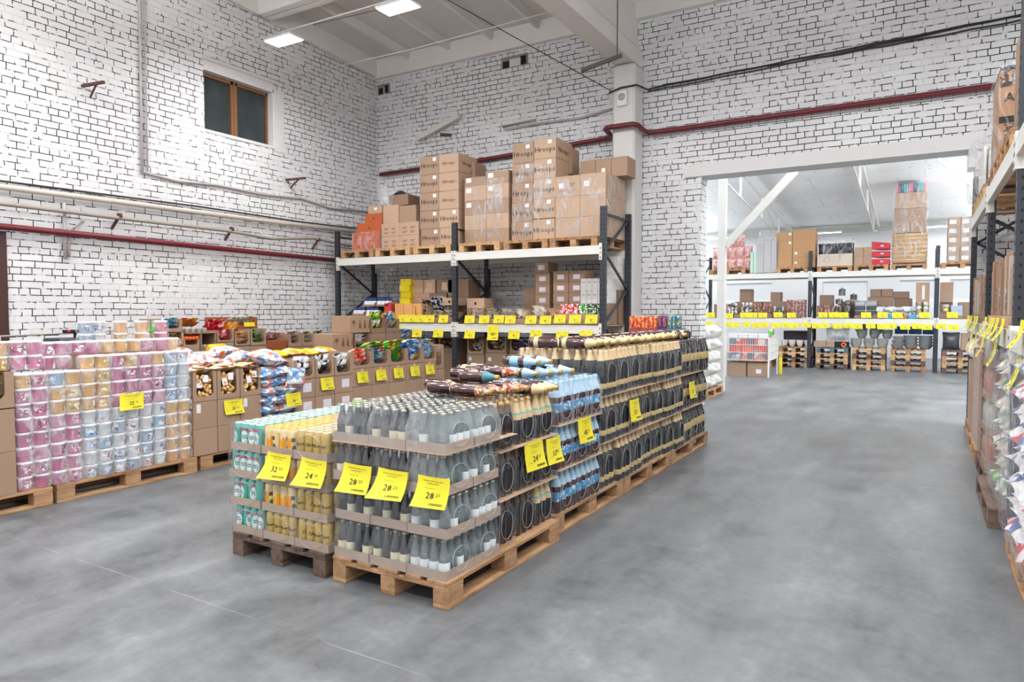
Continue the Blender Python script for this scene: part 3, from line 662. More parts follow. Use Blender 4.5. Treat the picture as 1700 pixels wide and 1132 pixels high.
def add_bottle(kind, parent, loc, full=True, rz=0, skip_label=False, name='bottle'):
    parts, allm, r, H = bot(kind)
    if not full: return obj(name, allm, parent, loc, rz)
    o = obj(name, parts[0][1], parent, loc, rz)
    for nm, me in parts[1:]:
        if skip_label and nm == 'label': continue
        obj(nm, me, o)
    return o
# cans
ALU = mat('aluminium_lid', '#c9cccd', 0.3, metal=0.7); TEAL = mat('teal_can', '#5fb3a3', 0.3, var=0.08, scale=12, metal=0.2); PINKC = mat('pink_print', '#c94f7c', 0.4)
GOLDC = mat('gold_can', '#cdb06b', 0.32, metal=0.3, var=0.06, scale=9); YELC = mat('cream_can', '#e6cf9a', 0.35, var=0.08, scale=9); ORC = mat('orange_print', '#ee9f12', 0.4); GRNC = mat('green_print', '#3f6f52', 0.4); GREENCAN = mat('light_green_can', '#a8cf7c', 0.35)
def can_mesh(kind, turn):
    b = MB(); body = {'teal': TEAL, 'gold': GOLDC, 'orange': YELC, 'green': GREENCAN}[kind]
    lid = {'teal': mat('teal_tinted_lid', '#c6dcd8', 0.3, metal=0.5), 'gold': mat('gold_lid', '#e2d0a2', 0.3, metal=0.5), 'orange': mat('orange_lid', '#e9b45a', 0.3, metal=0.4), 'green': ALU}[kind]
    b.lathe([(0.024,0),(0.030,0.006),(0.033,0.016),(0.033,0.146),(0.031,0.155),(0.0275,0.161,lid),(0.0283,0.164),(0.0275,0.1655),(0.0262,0.161),(0.0,0.1605)], body, 16)
    rr = 0.0333
    def cyl(a0): return lambda x, z: (rr*math.sin(x/rr+a0), -rr*math.cos(x/rr+a0), z)
    def patch(a0, w, h, zc, m, oval=True, k=0.0):
        n = 14; vs = [];
        for ring in (0.0, 0.5, 1.0):
            for i in range(n):
                t = 2*PI*i/n; x = (math.copysign(abs(math.cos(t))**(1 if oval else 0.3), math.cos(t)))*w/2*ring; z = (math.copysign(abs(math.sin(t))**(1 if oval else 0.3), math.sin(t)))*h/2*ring
                r2 = rr+k; vs.append((r2*math.sin(x/rr+a0), -r2*math.cos(x/rr+a0), zc+z))
        fs = [(r*n+i, r*n+(i+1) % n, (r+1)*n+(i+1) % n, (r+1)*n+i) for r in range(2) for i in range(n)]
        b.add(vs, fs, m)
    for a in (turn, turn+PI):
        if kind == 'teal':
            patch(a, 0.060, 0.085, 0.078, WLAB); patch(a, 0.056, 0.020, 0.128, PINKC, False, 0.0002)
            for zz, ww in ((0.088, 0.034), (0.074, 0.040)):
                for q in range(5):
                    patch(a+(q-2)*ww/5/rr, 0.0045, 0.009, zz, GRNC, False, 0.0004)
        elif kind == 'gold':
            f = cyl(a); add_text(b, 'Zibert', 0.030, INK, None, res=1, fn=lambda x, z: tuple(v*1.006 if i < 2 else v+0.085 for i, v in enumerate(f(x, z))), bold=0.0006)
        elif kind == 'orange':
            patch(a, 0.034, 0.085, 0.070, ORC); patch(a+0.95, 0.026, 0.035, 0.050, GRNC, True, 0.0002); patch(a+0.8, 0.024, 0.025, 0.100, mat('brown_print', '#6d4a36', 0.4), False, 0.0002); patch(a-0.9, 0.018, 0.060, 0.066, ORC)
        else: patch(a, 0.03, 0.05, 0.07, GRNC)
    return b.mesh('can')
CANS = {k: [can_mesh(k, t) for t in (0.0, 0.55, -0.45, 1.3)] for k in ('teal', 'gold', 'orange')}
CANS['green'] = [can_mesh('green', 0.3)]

# ================= shrink-wrapped packs =================
def tray_mesh(W, D, h, m=None, t=0.004):
    m = m or CARDG; b = MB(); x, y = W/2, D/2
    b.box(-x, x, -y, y, 0, t, m); b.box(-x, x, -y, -y+t, t, h, m); b.box(-x, x, y-t, y, t, h, m); b.box(-x, -x+t, -y+t, y-t, t, h, m); b.box(x-t, x, -y+t, y-t, t, h, m)
    return b.mesh('cardboard_tray')
def film_mesh(W, D, H, sh, tap, oval=(0.30, 0.30, 0.42), m=None, axis='X', g=0.003, lump=0.0, nb=3):
    """shrink film sleeve. The open ends face +-X (axis 'X'); sh = shoulder height, tap = how far the top pulls in"""
    m = m or FILM; b = MB(); N = 32
    w, d = W/2+g, D/2+g
    out = [(-d, 0.0), (d, 0.0), (d, sh), (d-tap, H+g), (-(d-tap), H+g), (-d, sh)]
    cy, cz0 = 0.0, H*oval[2]
    def hit(a):
        dy, dz = math.cos(a), math.sin(a); best = 1e9
        for i in range(6):
            (y0, z0), (y1, z1) = out[i], out[(i+1) % 6]
            ex, ez = y1-y0, z1-z0; den = dy*ez-dz*ex
            if abs(den) < 1e-9: continue
            t = ((y0-cy)*ez-(z0-cz0)*ex)/den; u = ((y0-cy)*dz-(z0-cz0)*dy)/den
            if t > 0 and -1e-6 <= u <= 1+1e-6: best = min(best, t)
        return (cy+dy*best, cz0+dz*best)
    angs = [2*PI*i/N for i in range(N)]
    for (y_, z_) in out: angs.append(math.atan2(z_-cz0, y_-cy) % (2*PI))
    angs = sorted(set(round(a, 5) for a in angs)); N = len(angs)
    O = [hit(a) for a in angs]; I = [(cy+math.cos(a)*D*oval[0], cz0+math.sin(a)*H*oval[1]) for a in angs]
    def xin(z): return w - (tap*max(0, (z-sh)/(H-sh)) if H > sh else 0)
    vs = []; 
    for s_ in (-1, 1):
        for k in range(4):
            t = k/3
            for (o, i) in zip(O, I):
                y = i[0]+(o[0]-i[0])*t; z = i[1]+(o[1]-i[1])*t
                bulge = 0.012*math.sin(PI*t)*(-1) + (0.004 if t == 0 else 0)
                vs.append((s_*(xin(z)+bulge), y, z))
    fs = []
    for s_ in (0, 1):
        for k in range(3):
            for i in range(N):
                j = (i+1) % N; q = s_*4*N
                fs.append((q+k*N+i, q+k*N+j, q+(k+1)*N+j, q+(k+1)*N+i))
    for i in range(N):
        j = (i+1) % N
        if O[i][1] < 1e-4 and O[j][1] < 1e-4: continue
        fs.append((3*N+i, 3*N+j, 7*N+j, 7*N+i))
    M = Matrix.Rotation(PI/2, 4, 'Z') if axis == 'Y' else None
    b.add(vs, fs, m, True, M)
    # thick welded rim of the film opening
    for s_ in (-1, 1):
        pts = [(s_*(xin(i[1])+0.004), i[0], i[1]) for i in I]; pts.append(pts[0])
        if M: pts = [tuple(M @ Vector(p)) for p in pts]
        b.tube(pts, 0.0018, RIM, 4, closed_caps=False)
    return b.mesh('shrink_film')
RIM = mat('film_rim', '#c9d0d4', 0.25, alpha=0.55)
_FM = {}
def cached(key, fn):
    if key not in _FM: _FM[key] = fn()
    return _FM[key]
def bottle_pack(name, cat, label, group, loc, kind, nx, ny, tray=0.0, film='X', full=lambda i, j: True, keep=lambda i, j: True, skipl=0.0, filmm=None, oval=(0.30, 0.30, 0.42), lm=1.0, jit=0.0):
    """nx bottles along X, ny along Y, origin at the pack's base centre"""
    parts, allm, r, H = bot(kind); p = 2*r*1.01; W, D = nx*p, ny*p
    t = thing(name, label, cat, (loc[0]+R.uniform(-jit, jit), loc[1]+R.uniform(-jit, jit), loc[2]), R.uniform(-0.012, 0.012) if jit else 0, group)
    z0 = 0.0
    if tray:
        W += 0.010; D += 0.010; z0 = 0.004
        obj('cardboard_tray', cached(('tray', round(W, 3), round(D, 3), tray), lambda: tray_mesh(W, D, tray)), t)
    for i in range(nx):
        for j in range(ny):
            if not keep(i, j): continue
            add_bottle(kind, t, ((i-(nx-1)/2)*p, (j-(ny-1)/2)*p, z0), full(i, j), R.uniform(0, 6), skip_label=(R.random() < skipl))
    if film:
        a, c = (W, D) if film == 'X' else (D, W)
        sh = {'dark': 0.11, 'clear': 0.11, 'beige': 0.165, 'brown': 0.165, 'blue': 0.18, 'tall': 0.225, 'wide': 0.225}[kind]
        obj('shrink_film', cached(('film', kind, nx, ny, film, tray > 0, filmm and filmm.name), lambda: film_mesh(a+0.004, c+0.004, H+z0+0.002, sh, r*0.75, oval, filmm or FILM, film)), t)
    return t
def can_pack(label, group, loc, kind, nx, ny, keep=lambda i, j: True):
    p = 0.0665; W, D = nx*p+0.01, ny*p+0.01
    t = thing('can_tray', label, 'drink cans', loc, 0, group)
    obj('cardboard_tray', cached(('tray', round(W, 3), round(D, 3), 0.05), lambda: tray_mesh(W, D, 0.05)), t)
    for i in range(nx):
        for j in range(ny):
            if keep(i, j): obj('can', R.choice(CANS[kind]), t, ((i-(nx-1)/2)*p, (j-(ny-1)/2)*p, 0.004), R.uniform(-0.5, 0.5))
    obj('shrink_film', cached(('cfilm', nx, ny), lambda: film_mesh(D+0.004, W+0.004, 0.171, 0.15, 0.012, (0.36, 0.42, 0.48), FILM, 'Y')), t)
    return t
def sheet(label, x0, x1, y0, y1, z, m=None, name='cardboard_sheet', grp='cardboard sheets between the layers'):
    b = MB(); b.box(x0, x1, y0, y1, 0, 0.004, m or CARDL); o = obj(name, b, None, (0, 0, z)); return tag(o, label, 'cardboard sheet', grp)

# ================= price tags =================
def tag_parts(price, cents, w=0.20, h=0.155, curl=0.05, side=0.25, small=False):
    """sheet hung by its upper edge; local x right, z down from 0, curls out towards -Y at the foot and on the left"""
    def P(x, z, off=0.0):
        u = -z/h; v = (x+w/2)/w
        y = -curl*(u**1.8)*(0.55+side*(1-v)*2) - 0.012*math.sin(PI*v)*(1-u) - off
        return (x - 0.05*w*u*u*(1 if side > 0 else -1), y, z + curl*0.25*u*u)
    b = MB(); n, m_ = (8, 8) if not small else (4, 5)
    b.grid(lambda a, c: P(-w/2+a*w, -h+c*h), n, m_, YEL)
    sheet_m = b.mesh('price_tag')
    b = MB()
    def F(dx, dz): return lambda x, z: P(x+dx, z+dz, 0.0015)
    if price: 
        add_text(b, price, h*0.30, TINK, None, res=1, fn=F(-0.02*w, -h*0.60), bold=h*0.008)
        if cents: add_text(b, cents, h*0.17, TINK, None, res=1, fn=F(0.21*w, -h*0.555))
    def strip(x0, x1, z0, z1, m):
        vs = [P(x0, z0, 0.0015), P(x1, z0, 0.0015), P(x1, z1, 0.0015), P(x0, z1, 0.0015)]; b.add(vs, [(0,1,2,3)], m)
    rr = random.Random(sum(map(ord, price or 'x')) & 255)
    if not small:
        def words(x0, x1, z, hh, m):
            x = x0
            while x < x1:
                l = rr.uniform(0.006, 0.02); strip(x, min(x+l, x1), z-hh/2, z+hh/2, m); x += l+0.004
        words(-0.30*w, 0.34*w, -h*0.13, h*0.022, TINKL); words(-0.16*w, 0.2*w, -h*0.21, h*0.022, TINKL); words(-0.22*w, 0.12*w, -h*0.36, h*0.014, TINKL); words(-0.38*w, -0.14*w, -h*0.72, h*0.012, TINKL)
        x = 0.0
        while x < 0.40*w:
            l = rr.uniform(0.0015, 0.005); strip(x, x+l, -h*0.90, -h*0.82, TINK); x += l+rr.uniform(0.0015, 0.004)
    else:
        strip(-0.3*w, 0.32*w, -h*0.22, -h*0.17, TINKL); strip(-0.02*w, 0.36*w, -h*0.88, -h*0.82, TINKL)
    return sheet_m, b.mesh('printed_price')
_TG = {}
def price_tag(label, price, cents, loc, rz=0, w=0.20, h=0.155, curl=0.05, side=0.25, tilt=0.0, small=False, group=None):
    k = (price, cents, w, h, curl, side, small)
    if k not in _TG: _TG[k] = tag_parts(price, cents, w, h, curl, side, small)
    s, p = _TG[k]; o = obj('price_tag', s, None, loc, rot=(0, tilt, rz)); tag(o, label, 'price tag', group or 'yellow price tags')
    obj('printed_price', p, o); return o
# ================= the island of drinks in the middle =================
GI = 'stacked trays of small beer bottles'; GC = 'stacked trays of drink cans'
pallet('dark weathered pallet under the drink cans', (-3.355, 3.46, 0), 0, WOODD, 1.22, 0.82)
pallet('pallet under the small glass bottles at the near corner of the island', (-2.485, 3.50, 0), 0, WOOD, 1.28, 0.82)
pallet('pallet in the side row under the blue-labelled bottles', (-2.545, 4.83, 0), 0, WOOD, 1.26, 0.82)
pallet('third pallet from the near corner in the side row of the island', (-2.545, 6.12, 0), 0, WOOD, 1.26, 0.82)
pallet('last pallet of the side row, at the far end of the island', (-2.545, 7.46, 0), 0, WOOD, 1.36, 0.82)
CN = ['teal and pink cans', 'cream and orange cans', 'gold cans with gothic lettering']
for L in range(4):
    z = 0.144 + 0.1765*L
    dx = [0.0, -0.02, -0.03, -0.01][L]
    for c in range(3):
        kind = ('teal', 'orange', 'gold')[c]
        if c == 1 and L in (0,): kind = 'gold'
        x = -3.635 + 0.282*c + (dx if c == 0 else dx*0.3)
        for row in range(3 if L == 3 else 1):
            y = 2.865+0.205 + 0.412*row
            k2 = 'teal' if (L == 3 and row >= 2 and c == 1) else kind
            nm = {'teal': CN[0], 'orange': CN[1], 'gold': CN[2]}[k2]
            lab = 'tray of %s, %s layer, %s column%s' % (nm, lay(L, 4), ('outer', 'middle', 'inner')[c], (', %s row back' % ORD[row]) if L == 3 else '')
            can_pack(lab, GC, (x, y, z), k2, 4, 6, (lambda i, j: True) if (L == 3) else (lambda i, j, c=c: j < 2 or (c == 0 and i == 0) or (c == 2 and i == 3)))
o = obj('can', CANS['green'][0], None, (-2.84, 3.05, 0.144+0.1765*4+0.0), 0.4); tag(o, 'single light green drink can standing on the gold cans', 'drink can')
o.location = (-2.97, 3.16, 0.144+0.1765*4)
# glass bottle trays, four layers, three columns
for L in range(4):
    z = 0.144 + 0.2225*L
    if L == 3: sheet('thin cardboard sheet under the top layer of small glass bottles', -2.89, -2.09, 2.86, 3.6, z-0.004); z += 0.001
    for c in range(3):
        nrow = (5, 2, 2)[c] if L == 3 else (2 if c == 2 else 1)
        for row in range(nrow):
            kind = 'clear' if (c == 2) else 'dark'
            x = -2.755+0.2655*c + [0.0, 0.006, -0.008, 0.0][L]; y = 2.87+0.132+0.264*row
            lab = 'tray of %s glass bottles, %s layer, %s%s' % (('dark', 'pale')[kind == 'clear'], lay(L, 4), ('beside the cans', 'middle column', 'corner column')[c], ', %s back' % ORD[row] if row else '')
            top = L == 3
            bottle_pack('bottle_tray', 'bottles', lab, GI, (x, y, z), kind, 4, 4, 0.052, 'X',
                        full=lambda i, j, c=c, row=row, top=top: (j == 0 and row == 0) or (c == 2 and i == 3),
                        keep=lambda i, j, c=c, top=top: top or j < 2 or (c == 2 and i > 1), skipl=0.35, filmm=FILM2 if top else FILM, jit=0.003)
# litre bottles behind them, three layers
for L in range(3):
    z = 0.144 + 0.291*L
    for r_ in range(3):
        kind = 'beige' if (r_ == 2 or (r_ == 1 and L == 2)) else 'brown'
        for c in range(2 if L == 2 else 1):
            x = -2.245 - 0.235*c; y = 3.42+0.118+0.252*r_
            lab = 'pack of litre %s, %s layer, %s beyond the glass bottles%s' % (('dark bottles', 'beige-necked bottles')[kind == 'beige'], lay(L, 3), ('directly', 'one pack', 'two packs')[r_], ', inner row' if c else '')
            bottle_pack('bottle_pack', 'bottles', lab, 'packs of litre bottles', (x, y, z), kind, 3, 3, 0, 'X', full=lambda i, j: i == 2, keep=lambda i, j: i > 0, jit=0.003)
    if L < 2: sheet('cardboard sheet over the %s layer of litre bottles' % lay(L, 3), -2.55, -2.10, 3.42, 4.18, z+0.283)
# blue-labelled bottles
for L in range(3):
    z = 0.144 + 0.311*L
    for r_ in range(3):
        for c in range(3 if L == 2 else 1):
            x = -2.255 - 0.247*c; y = 4.23+0.122+0.250*r_
            lab = 'pack of blue-labelled bottles, %s layer, %s from the beige ones%s' % (lay(L, 3), ORD[r_], (', %s column in' % ORD[c]) if L == 2 else '')
            bottle_pack('bottle_pack', 'bottles', lab, 'packs of blue-labelled bottles', (x, y, z), 'blue', 3, 3, 0, 'X', full=lambda i, j, c=c: i == 2 and c == 0, keep=lambda i, j, c=c: i > 0 or c > 0, filmm=FILM2 if L == 2 else FILM, jit=0.003)
    if L < 2: sheet('cardboard sheet over the %s layer of blue-labelled bottles' % lay(L, 3), -2.60, -2.115, 4.22, 4.96, z+0.303)
# tall bottles
NT_ = 10
for L in range(3):
    z = 0.144 + 0.370*L
    for r_ in range(NT_):
        kind = 'wide' if r_ >= 7 else 'tall'
        y = 5.0+0.146+0.3115*r_ + (0.015 if r_ >= 7 else 0)
        off = 0.02*math.sin(r_*1.3+L)
        for c in range((4 if r_ == 0 else 2) if L == 2 else 1):
            x = -2.235 - 0.206*c + off
            place = ('%s pack from the blue-labelled bottles' % ORD[r_]) if r_ < 7 else ('%s pack from the far end of the island' % ORD[NT_-1-r_])
            lab = 'film-wrapped pack of tall dark bottles with %s beige labels, %s layer, %s%s' % (('low narrow', 'wide')[kind == 'wide'], lay(L, 3), place, (', %s column in' % ORD[c]) if L == 2 else '')
            lab = lab.replace('film-wrapped pack of tall dark bottles with', 'tall bottles,').replace(' beige labels', ' labels').replace(' from the bottom', ' level').replace(' from the far end of the island', ' from the far end').replace(' from the blue-labelled bottles', ' from the blue ones')
            bottle_pack('bottle_pack', 'bottles', lab, 'packs of tall dark bottles', (x, y, z), kind, 2, 3, 0, 'X', full=lambda i, j, c=c: i == 1 and c == 0, oval=(0.30, 0.27, 0.44), jit=0.003)
    if L < 2:
        for q in range(3): sheet('cardboard sheet over the %s layer of tall bottles, %s from the blue ones' % (lay(L, 3), ORD[q]), -2.36, -2.125, 5.0+1.05*q, 6.02+1.05*q, z+0.3615)
# lying bottles: axis along +X (cap towards the aisle)
def lying(kind, x, y, z, yaw, label, group, flip=False):
    parts, allm, r, H = bot(kind)
    t = obj('lying_bottle', parts[0][1], None, (x, y, z+r), rot=(0, PI/2 if not flip else -PI/2, yaw)); tag(t, label, 'bottle', group)
    for nm, me in parts[1:]: obj(nm, me, t)
    return t
# a darker red glass version for the loose ones
for k_, src, gm in (('l_tall', 'tall', PETR), ('l_blue', 'blue', PETR), ('l_brown', 'brown', PETR), ('l_beige', 'beige', PETR)):
    BOT[k_] = None
def lying_kind(newk, prof, extra, r, H):
    res = []; b = MB(); b.lathe(prof, PETR, 18); res.append(('bottle', b.mesh('bottle')))
    for nm, pr, m in extra: b = MB(); b.lathe(pr, m, 18, cap=False); res.append((nm, b.mesh(nm)))
    BOT[newk] = (res, None, r, H)
body15 = [(0.036,0),(0.046,0.014),(0.0475,0.05),(0.0475,0.055),(0.0465,0.06),(0.0475,0.10),(0.0475,0.205),(0.045,0.225),(0.034,0.262),(0.022,0.30),(0.015,0.338)]
lying_kind('l_tall', body15, [('label', [(0.0478,0.050),(0.0482,0.051),(0.0482,0.089),(0.0478,0.090)], BEIGE), ('neck_sleeve', [(0.0375,0.255),(0.034,0.268),(0.024,0.305),(0.0205,0.325),(0.0200,0.345)], BEIGE), ('cap', [(0.0195,0.342),(0.0200,0.360),(0.0,0.362)], GOLD)], 0.0482, 0.36)
body1 = [(0.032,0),(0.040,0.012),(0.040,0.070),(0.0385,0.085),(0.0385,0.150),(0.0405,0.165),(0.0395,0.185),(0.028,0.225),(0.017,0.262),(0.0145,0.280)]
lying_kind('l_blue', body1, [('label', [(0.0388,0.060),(0.0408,0.072),(0.0395,0.087),(0.0395,0.138)], mat('light_blue_label', '#8fc1e0', 0.4)), ('neck_sleeve', [(0.0410,0.185),(0.0300,0.226),(0.0195,0.263),(0.0175,0.284)], BLUES), ('cap', [(0.0185,0.280),(0.0186,0.300),(0.0,0.302)], GOLD)], 0.041, 0.30)
body2 = [(0.030,0),(0.038,0.012),(0.0385,0.02),(0.0375,0.03),(0.0385,0.04),(0.0385,0.155),(0.0375,0.165),(0.039,0.172),(0.036,0.188),(0.024,0.225),(0.016,0.252),(0.014,0.262)]
for nm_, sl in (('l_red', REDL), ('l_teal', GREENB), ('l_beige', BEIGE)):
    lying_kind(nm_, body2, [('neck_sleeve', [(0.0385,0.180),(0.0365,0.192),(0.0255,0.226),(0.0180,0.252),(0.0165,0.264)], sl), ('cap', [(0.0172,0.260),(0.0175,0.280),(0.0,0.282)], GOLD)], 0.039, 0.28)
G1 = 'loose bottles lying on the litre packs'; zt = 0.144+0.8725
spots = [('l_red', -2.73, 3.56, 0, 'lying red-brown bottle with a red flowery neck, outermost on the pale caps'), ('l_teal', -2.55, 3.66, 1, 'lying red-brown bottle with a blue-green neck on top of the heap'),
         ('l_red', -2.72, 3.80, 1, 'lying red-brown bottle with flowery neck at the back of the heap, inner one'), ('l_red', -2.60, 4.00, 1, 'lying red-brown bottle with a pale flowery neck, rear of the heap'),
         ('l_red', -2.50, 3.50, 0, 'lying bottle with a red and white neck in the lower row, nearest the pale bottles'), ('l_red', -2.46, 3.61, 0, 'lying bottle with a red and white neck in the lower row, second'),
         ('l_red', -2.44, 3.72, 0, 'lying bottle with a flowery neck in the lower row, third'), ('l_red', -2.42, 3.83, 0, 'lying bottle with a flowery neck in the lower row, fourth'),
         ('l_beige', -2.36, 3.95, 0, 'lying bottle with beige neck, nearest of three'), ('l_beige', -2.36, 4.04, 0, 'lying bottle with beige neck, middle of three'), ('l_beige', -2.36, 4.13, 0, 'lying bottle with beige neck, farthest of three'),
         ('l_red', -2.86, 3.70, 0, 'lying red-brown bottle half hidden under the heap')]
for k_, x, y, up, lb in spots: lying(k_, x, y, zt+(0.072 if up else 0)+(0.008 if x < -2.4 else -0.015), R.uniform(-0.08, 0.08), lb, G1)
zt2 = 0.144+0.311*2+0.302
for q, (x, y, up) in enumerate(((-2.62, 4.30, 0), (-2.58, 4.41, 0), (-2.55, 4.53, 0), (-2.52, 4.65, 0), (-2.66, 4.38, 1), (-2.62, 4.50, 1))):
    lying('l_blue', x, y, zt2+up*0.075, R.uniform(-0.06, 0.06), 'lying bottle with light blue label, %s' % ('%s of the lower four from the near side' % ORD[q] if not up else ('nearer', 'farther')[q-4]+' of the two on top'), 'loose blue-labelled bottles lying on the packs')
for q, y in enumerate((4.38, 4.50)): lying('l_tall', -3.08, y, zt2-0.02, 0.1, 'dark bottle with yellow band lying at the inner edge of the blue packs, %s' % ('nearer', 'farther')[q], 'dark bottles at the inner edge')
zt3 = 0.144+0.370*2+0.362
n_ = 0
for q in range(24):
    y = 5.08+0.119*q + R.uniform(-0.01, 0.01); fl = q in (19, 21, 22, 23); x = (-2.56 if not fl else -2.22)+R.uniform(-0.03, 0.03)
    lying('l_tall', x, y, zt3, R.uniform(-0.10, 0.10), 'tall beige-labelled bottle lying on the packs, %s from the near end%s' % (ORD[q] if q < 16 else str(q+1)+'th', ', turned round' if fl else ''), 'tall bottles lying along the top of the island', flip=fl)
lying('l_tall', -2.80, 5.02, zt3, 0.15, 'tall bottle lying behind the first of the row, only its base showing', 'tall bottles lying along the top of the island', flip=False)
# price tags of the island
price_tag('price tag 32.50 on the cans, the one toward the teal cans', '32', '50', (-3.325, 2.855, 0.695), 0, 0.205, 0.17, 0.07, 0.3, 0.02)
price_tag('price tag 24.10 on the gold cans', '24', '10', (-3.03, 2.855, 0.69), 0, 0.205, 0.17, 0.07, 0.3, 0.03)
price_tag('price tag 28.20 on the glass bottles, next to the gold cans', '28', '20', (-2.685, 2.85, 0.70), 0, 0.205, 0.17, 0.065, 0.25, 0.02)
price_tag('price tag 28.20 on the glass bottles, middle one of three', '28', '20', (-2.43, 2.85, 0.70), 0, 0.205, 0.17, 0.08, 0.35, 0.03)
price_tag('price tag 28.20 on the pale glass bottles at the corner', '28', '20', (-2.155, 2.85, 0.695), 0, 0.205, 0.17, 0.06, 0.25, 0.01)
price_tag('price tag lying on the gold cans beside the dark bottles', '28', '20', (-2.93, 3.30, 0.866), 0.2, 0.22, 0.16, 0.02, 0.2, 0)
for lb, p, c, y, z, w_ in (('price tag 24.20 on the dark litre packs', '24', '20', 3.83, 0.73, 0.24), ('price tag 17.90 on the beige-necked packs', '17', '90', 4.10, 0.71, 0.20), ('price tag 45.10 on the blue-labelled packs', '45', '10', 4.60, 0.78, 0.22), ('price tag 51.10 on the tall bottles', '51', '10', 5.62, 0.80, 0.22), ('price tag 51.50 on the packs at the far end of the island', '51', '50', 7.35, 0.80, 0.20)):
    price_tag(lb, p, c, (-2.105, y, z), PI/2, w_, 0.20 if w_ > 0.2 else 0.19, 0.06, -0.15, 0.0)
# ================= cartons, display boxes, packets, tubs =================
def carton_mesh(w, d, h, m, tape, seam=True):
    b = MB(); b.cbox(-w/2, w/2, 0, d, 0, h, m, 0.004)
    if seam: b.box(-w/2+0.006, w/2-0.006, d/2-0.0015, d/2+0.0015, h-0.001, h+0.0006, INKS)
    return b.mesh('carton')
def tape_mesh(w, d, h):
    b = MB(); t = min(0.025, w*0.08)
    b.box(-t, t, -0.0012, 0.001, h*0.72, h, TAPE); b.box(-t, t, 0, d, h, h+0.0012, TAPE); return b.mesh('tape')
def carton(label, loc, w, d, h, rz=0, m=None, text=None, tsize=None, paper=None, tape=False, lines=0, group=None, name='cardboard_box', cat='box', side=False, tz=0.45, tx=0.0, ink=None):
    m = m or CARD; w = round(w, 3); d = round(d, 3); h = round(h, 3)
    o = obj(name, cached(('cart', w, d, h, m.name), lambda: carton_mesh(w, d, h, m, tape)), None, loc, rz); tag(o, label, cat, group)
    if tape: obj('tape', cached(('tape', w, d, h), lambda: tape_mesh(w, d, h)), o)
    if text:
        def mk():
            b = MB(); s = tsize or h*0.28; add_text(b, text, s, ink or INK, Matrix.Translation((tx*w, -0.001, h*tz)), res=1, bold=s*0.014)
            if side: add_text(b, text, s, ink or INK, Matrix.Translation((w/2+0.001, d*0.45, h*tz)) @ Matrix.Rotation(PI/2, 4, 'Z'), res=1, bold=s*0.014)
            return b.mesh('printed_name')
        obj('printed_name', cached(('txt', text, w, d, h, tsize, side, tz, tx), mk), o)
    if lines:
        def mk2():
            b = MB()
            for zz in (0.62, 0.30):
                for k in range(3): b.box(-w*0.36, -w*0.36+w*(0.28-0.05*k), -0.0012, 0.0, h*zz-k*h*0.06, h*zz-k*h*0.06+h*0.025, INKS); b.box(w*0.06, w*0.06+w*(0.26-0.04*k), -0.0012, 0.0, h*zz-k*h*0.06, h*zz-k*h*0.06+h*0.025, INKS)
            return b.mesh('printed_marks')
        obj('printed_marks', cached(('ln', w, d, h), mk2), o, kind=None)
    if paper:
        px_, pz_, pw, ph, pm = paper
        def mk3():
            b = MB(); b.box(px_*w-pw/2, px_*w+pw/2, -0.0015, 0.0, pz_*h-ph/2, pz_*h+ph/2, pm or LABELW); return b.mesh('paper_label')
        obj('paper_label', cached(('pp', w, h, px_, pz_, pw, ph, pm and pm.name), mk3), o)
    return o
def display_mesh(w, d, h, zb, m, st=0.13, back=None):
    b = MB(); t = 0.005; s = w*st; x = w/2
    b.box(-x, x, 0, d, 0, t, m); b.box(-x, x, d-t, d, t, back or h, m); b.box(-x, -x+t, t, d-t, t, h, m); b.box(x-t, x, t, d-t, t, h, m)
    # front panel with a rounded opening
    n = 6; r = min(w*0.16, (h-zb)*0.4); prof = [(-x+s, h)]
    for i in range(n+1):
        a = PI + (PI/2)*i/n; prof.append((-x+s+r+r*math.cos(a), zb+r+r*math.sin(a)))
    for i in range(n+1):
        a = 1.5*PI + (PI/2)*i/n; prof.append((x-s-r+r*math.cos(a), zb+r+r*math.sin(a)))
    prof.append((x-s, h)); poly = [(-x, 0), (x, 0), (x, h)] + prof[::-1] + [(-x, h)]
    N = len(poly); vs = [(p[0], 0, p[1]) for p in poly] + [(p[0], t, p[1]) for p in poly]
    # split the concave face into quads between outline and notch
    outer = lambda p: (p[0], 0.0)
    L = len(prof); vv = []
    for yy in (0.0, t):
        for p in prof: vv.append((p[0], yy, p[1]))
        for p in prof: vv.append((max(-x, min(x, p[0])), yy, 0.0))
        vv += [(-x, yy, h), (-x, yy, 0), (x, yy, h), (x, yy, 0)]
    K = 2*L+4; fs = []
    for q in (0, K):
        for i in range(L-1): fs.append((q+i, q+i+1, q+L+i+1, q+L+i))
        fs.append((q+2*L, q+0, q+L, q+2*L+1)); fs.append((q+2*L+2, q+2*L+3, q+2*L-1, q+L-1))
    for i in range(L-1): fs.append((i, i+1, K+i+1, K+i))
    b.add(vv, fs, m)
    return b.mesh('display_carton')
def display_box(label, loc, w, d, h, rz=0, zb=0.06, m=None, group=None, st=0.13, back=None, art=False):
    m = m or CARD; w, d, h = round(w, 3), round(d, 3), round(h, 3)
    o = obj('display_box', cached(('disp', w, d, h, zb, m.name, st, back), lambda: display_mesh(w, d, h, zb, m, st, back)), None, loc, rz)
    return tag(o, label, 'open box', group)
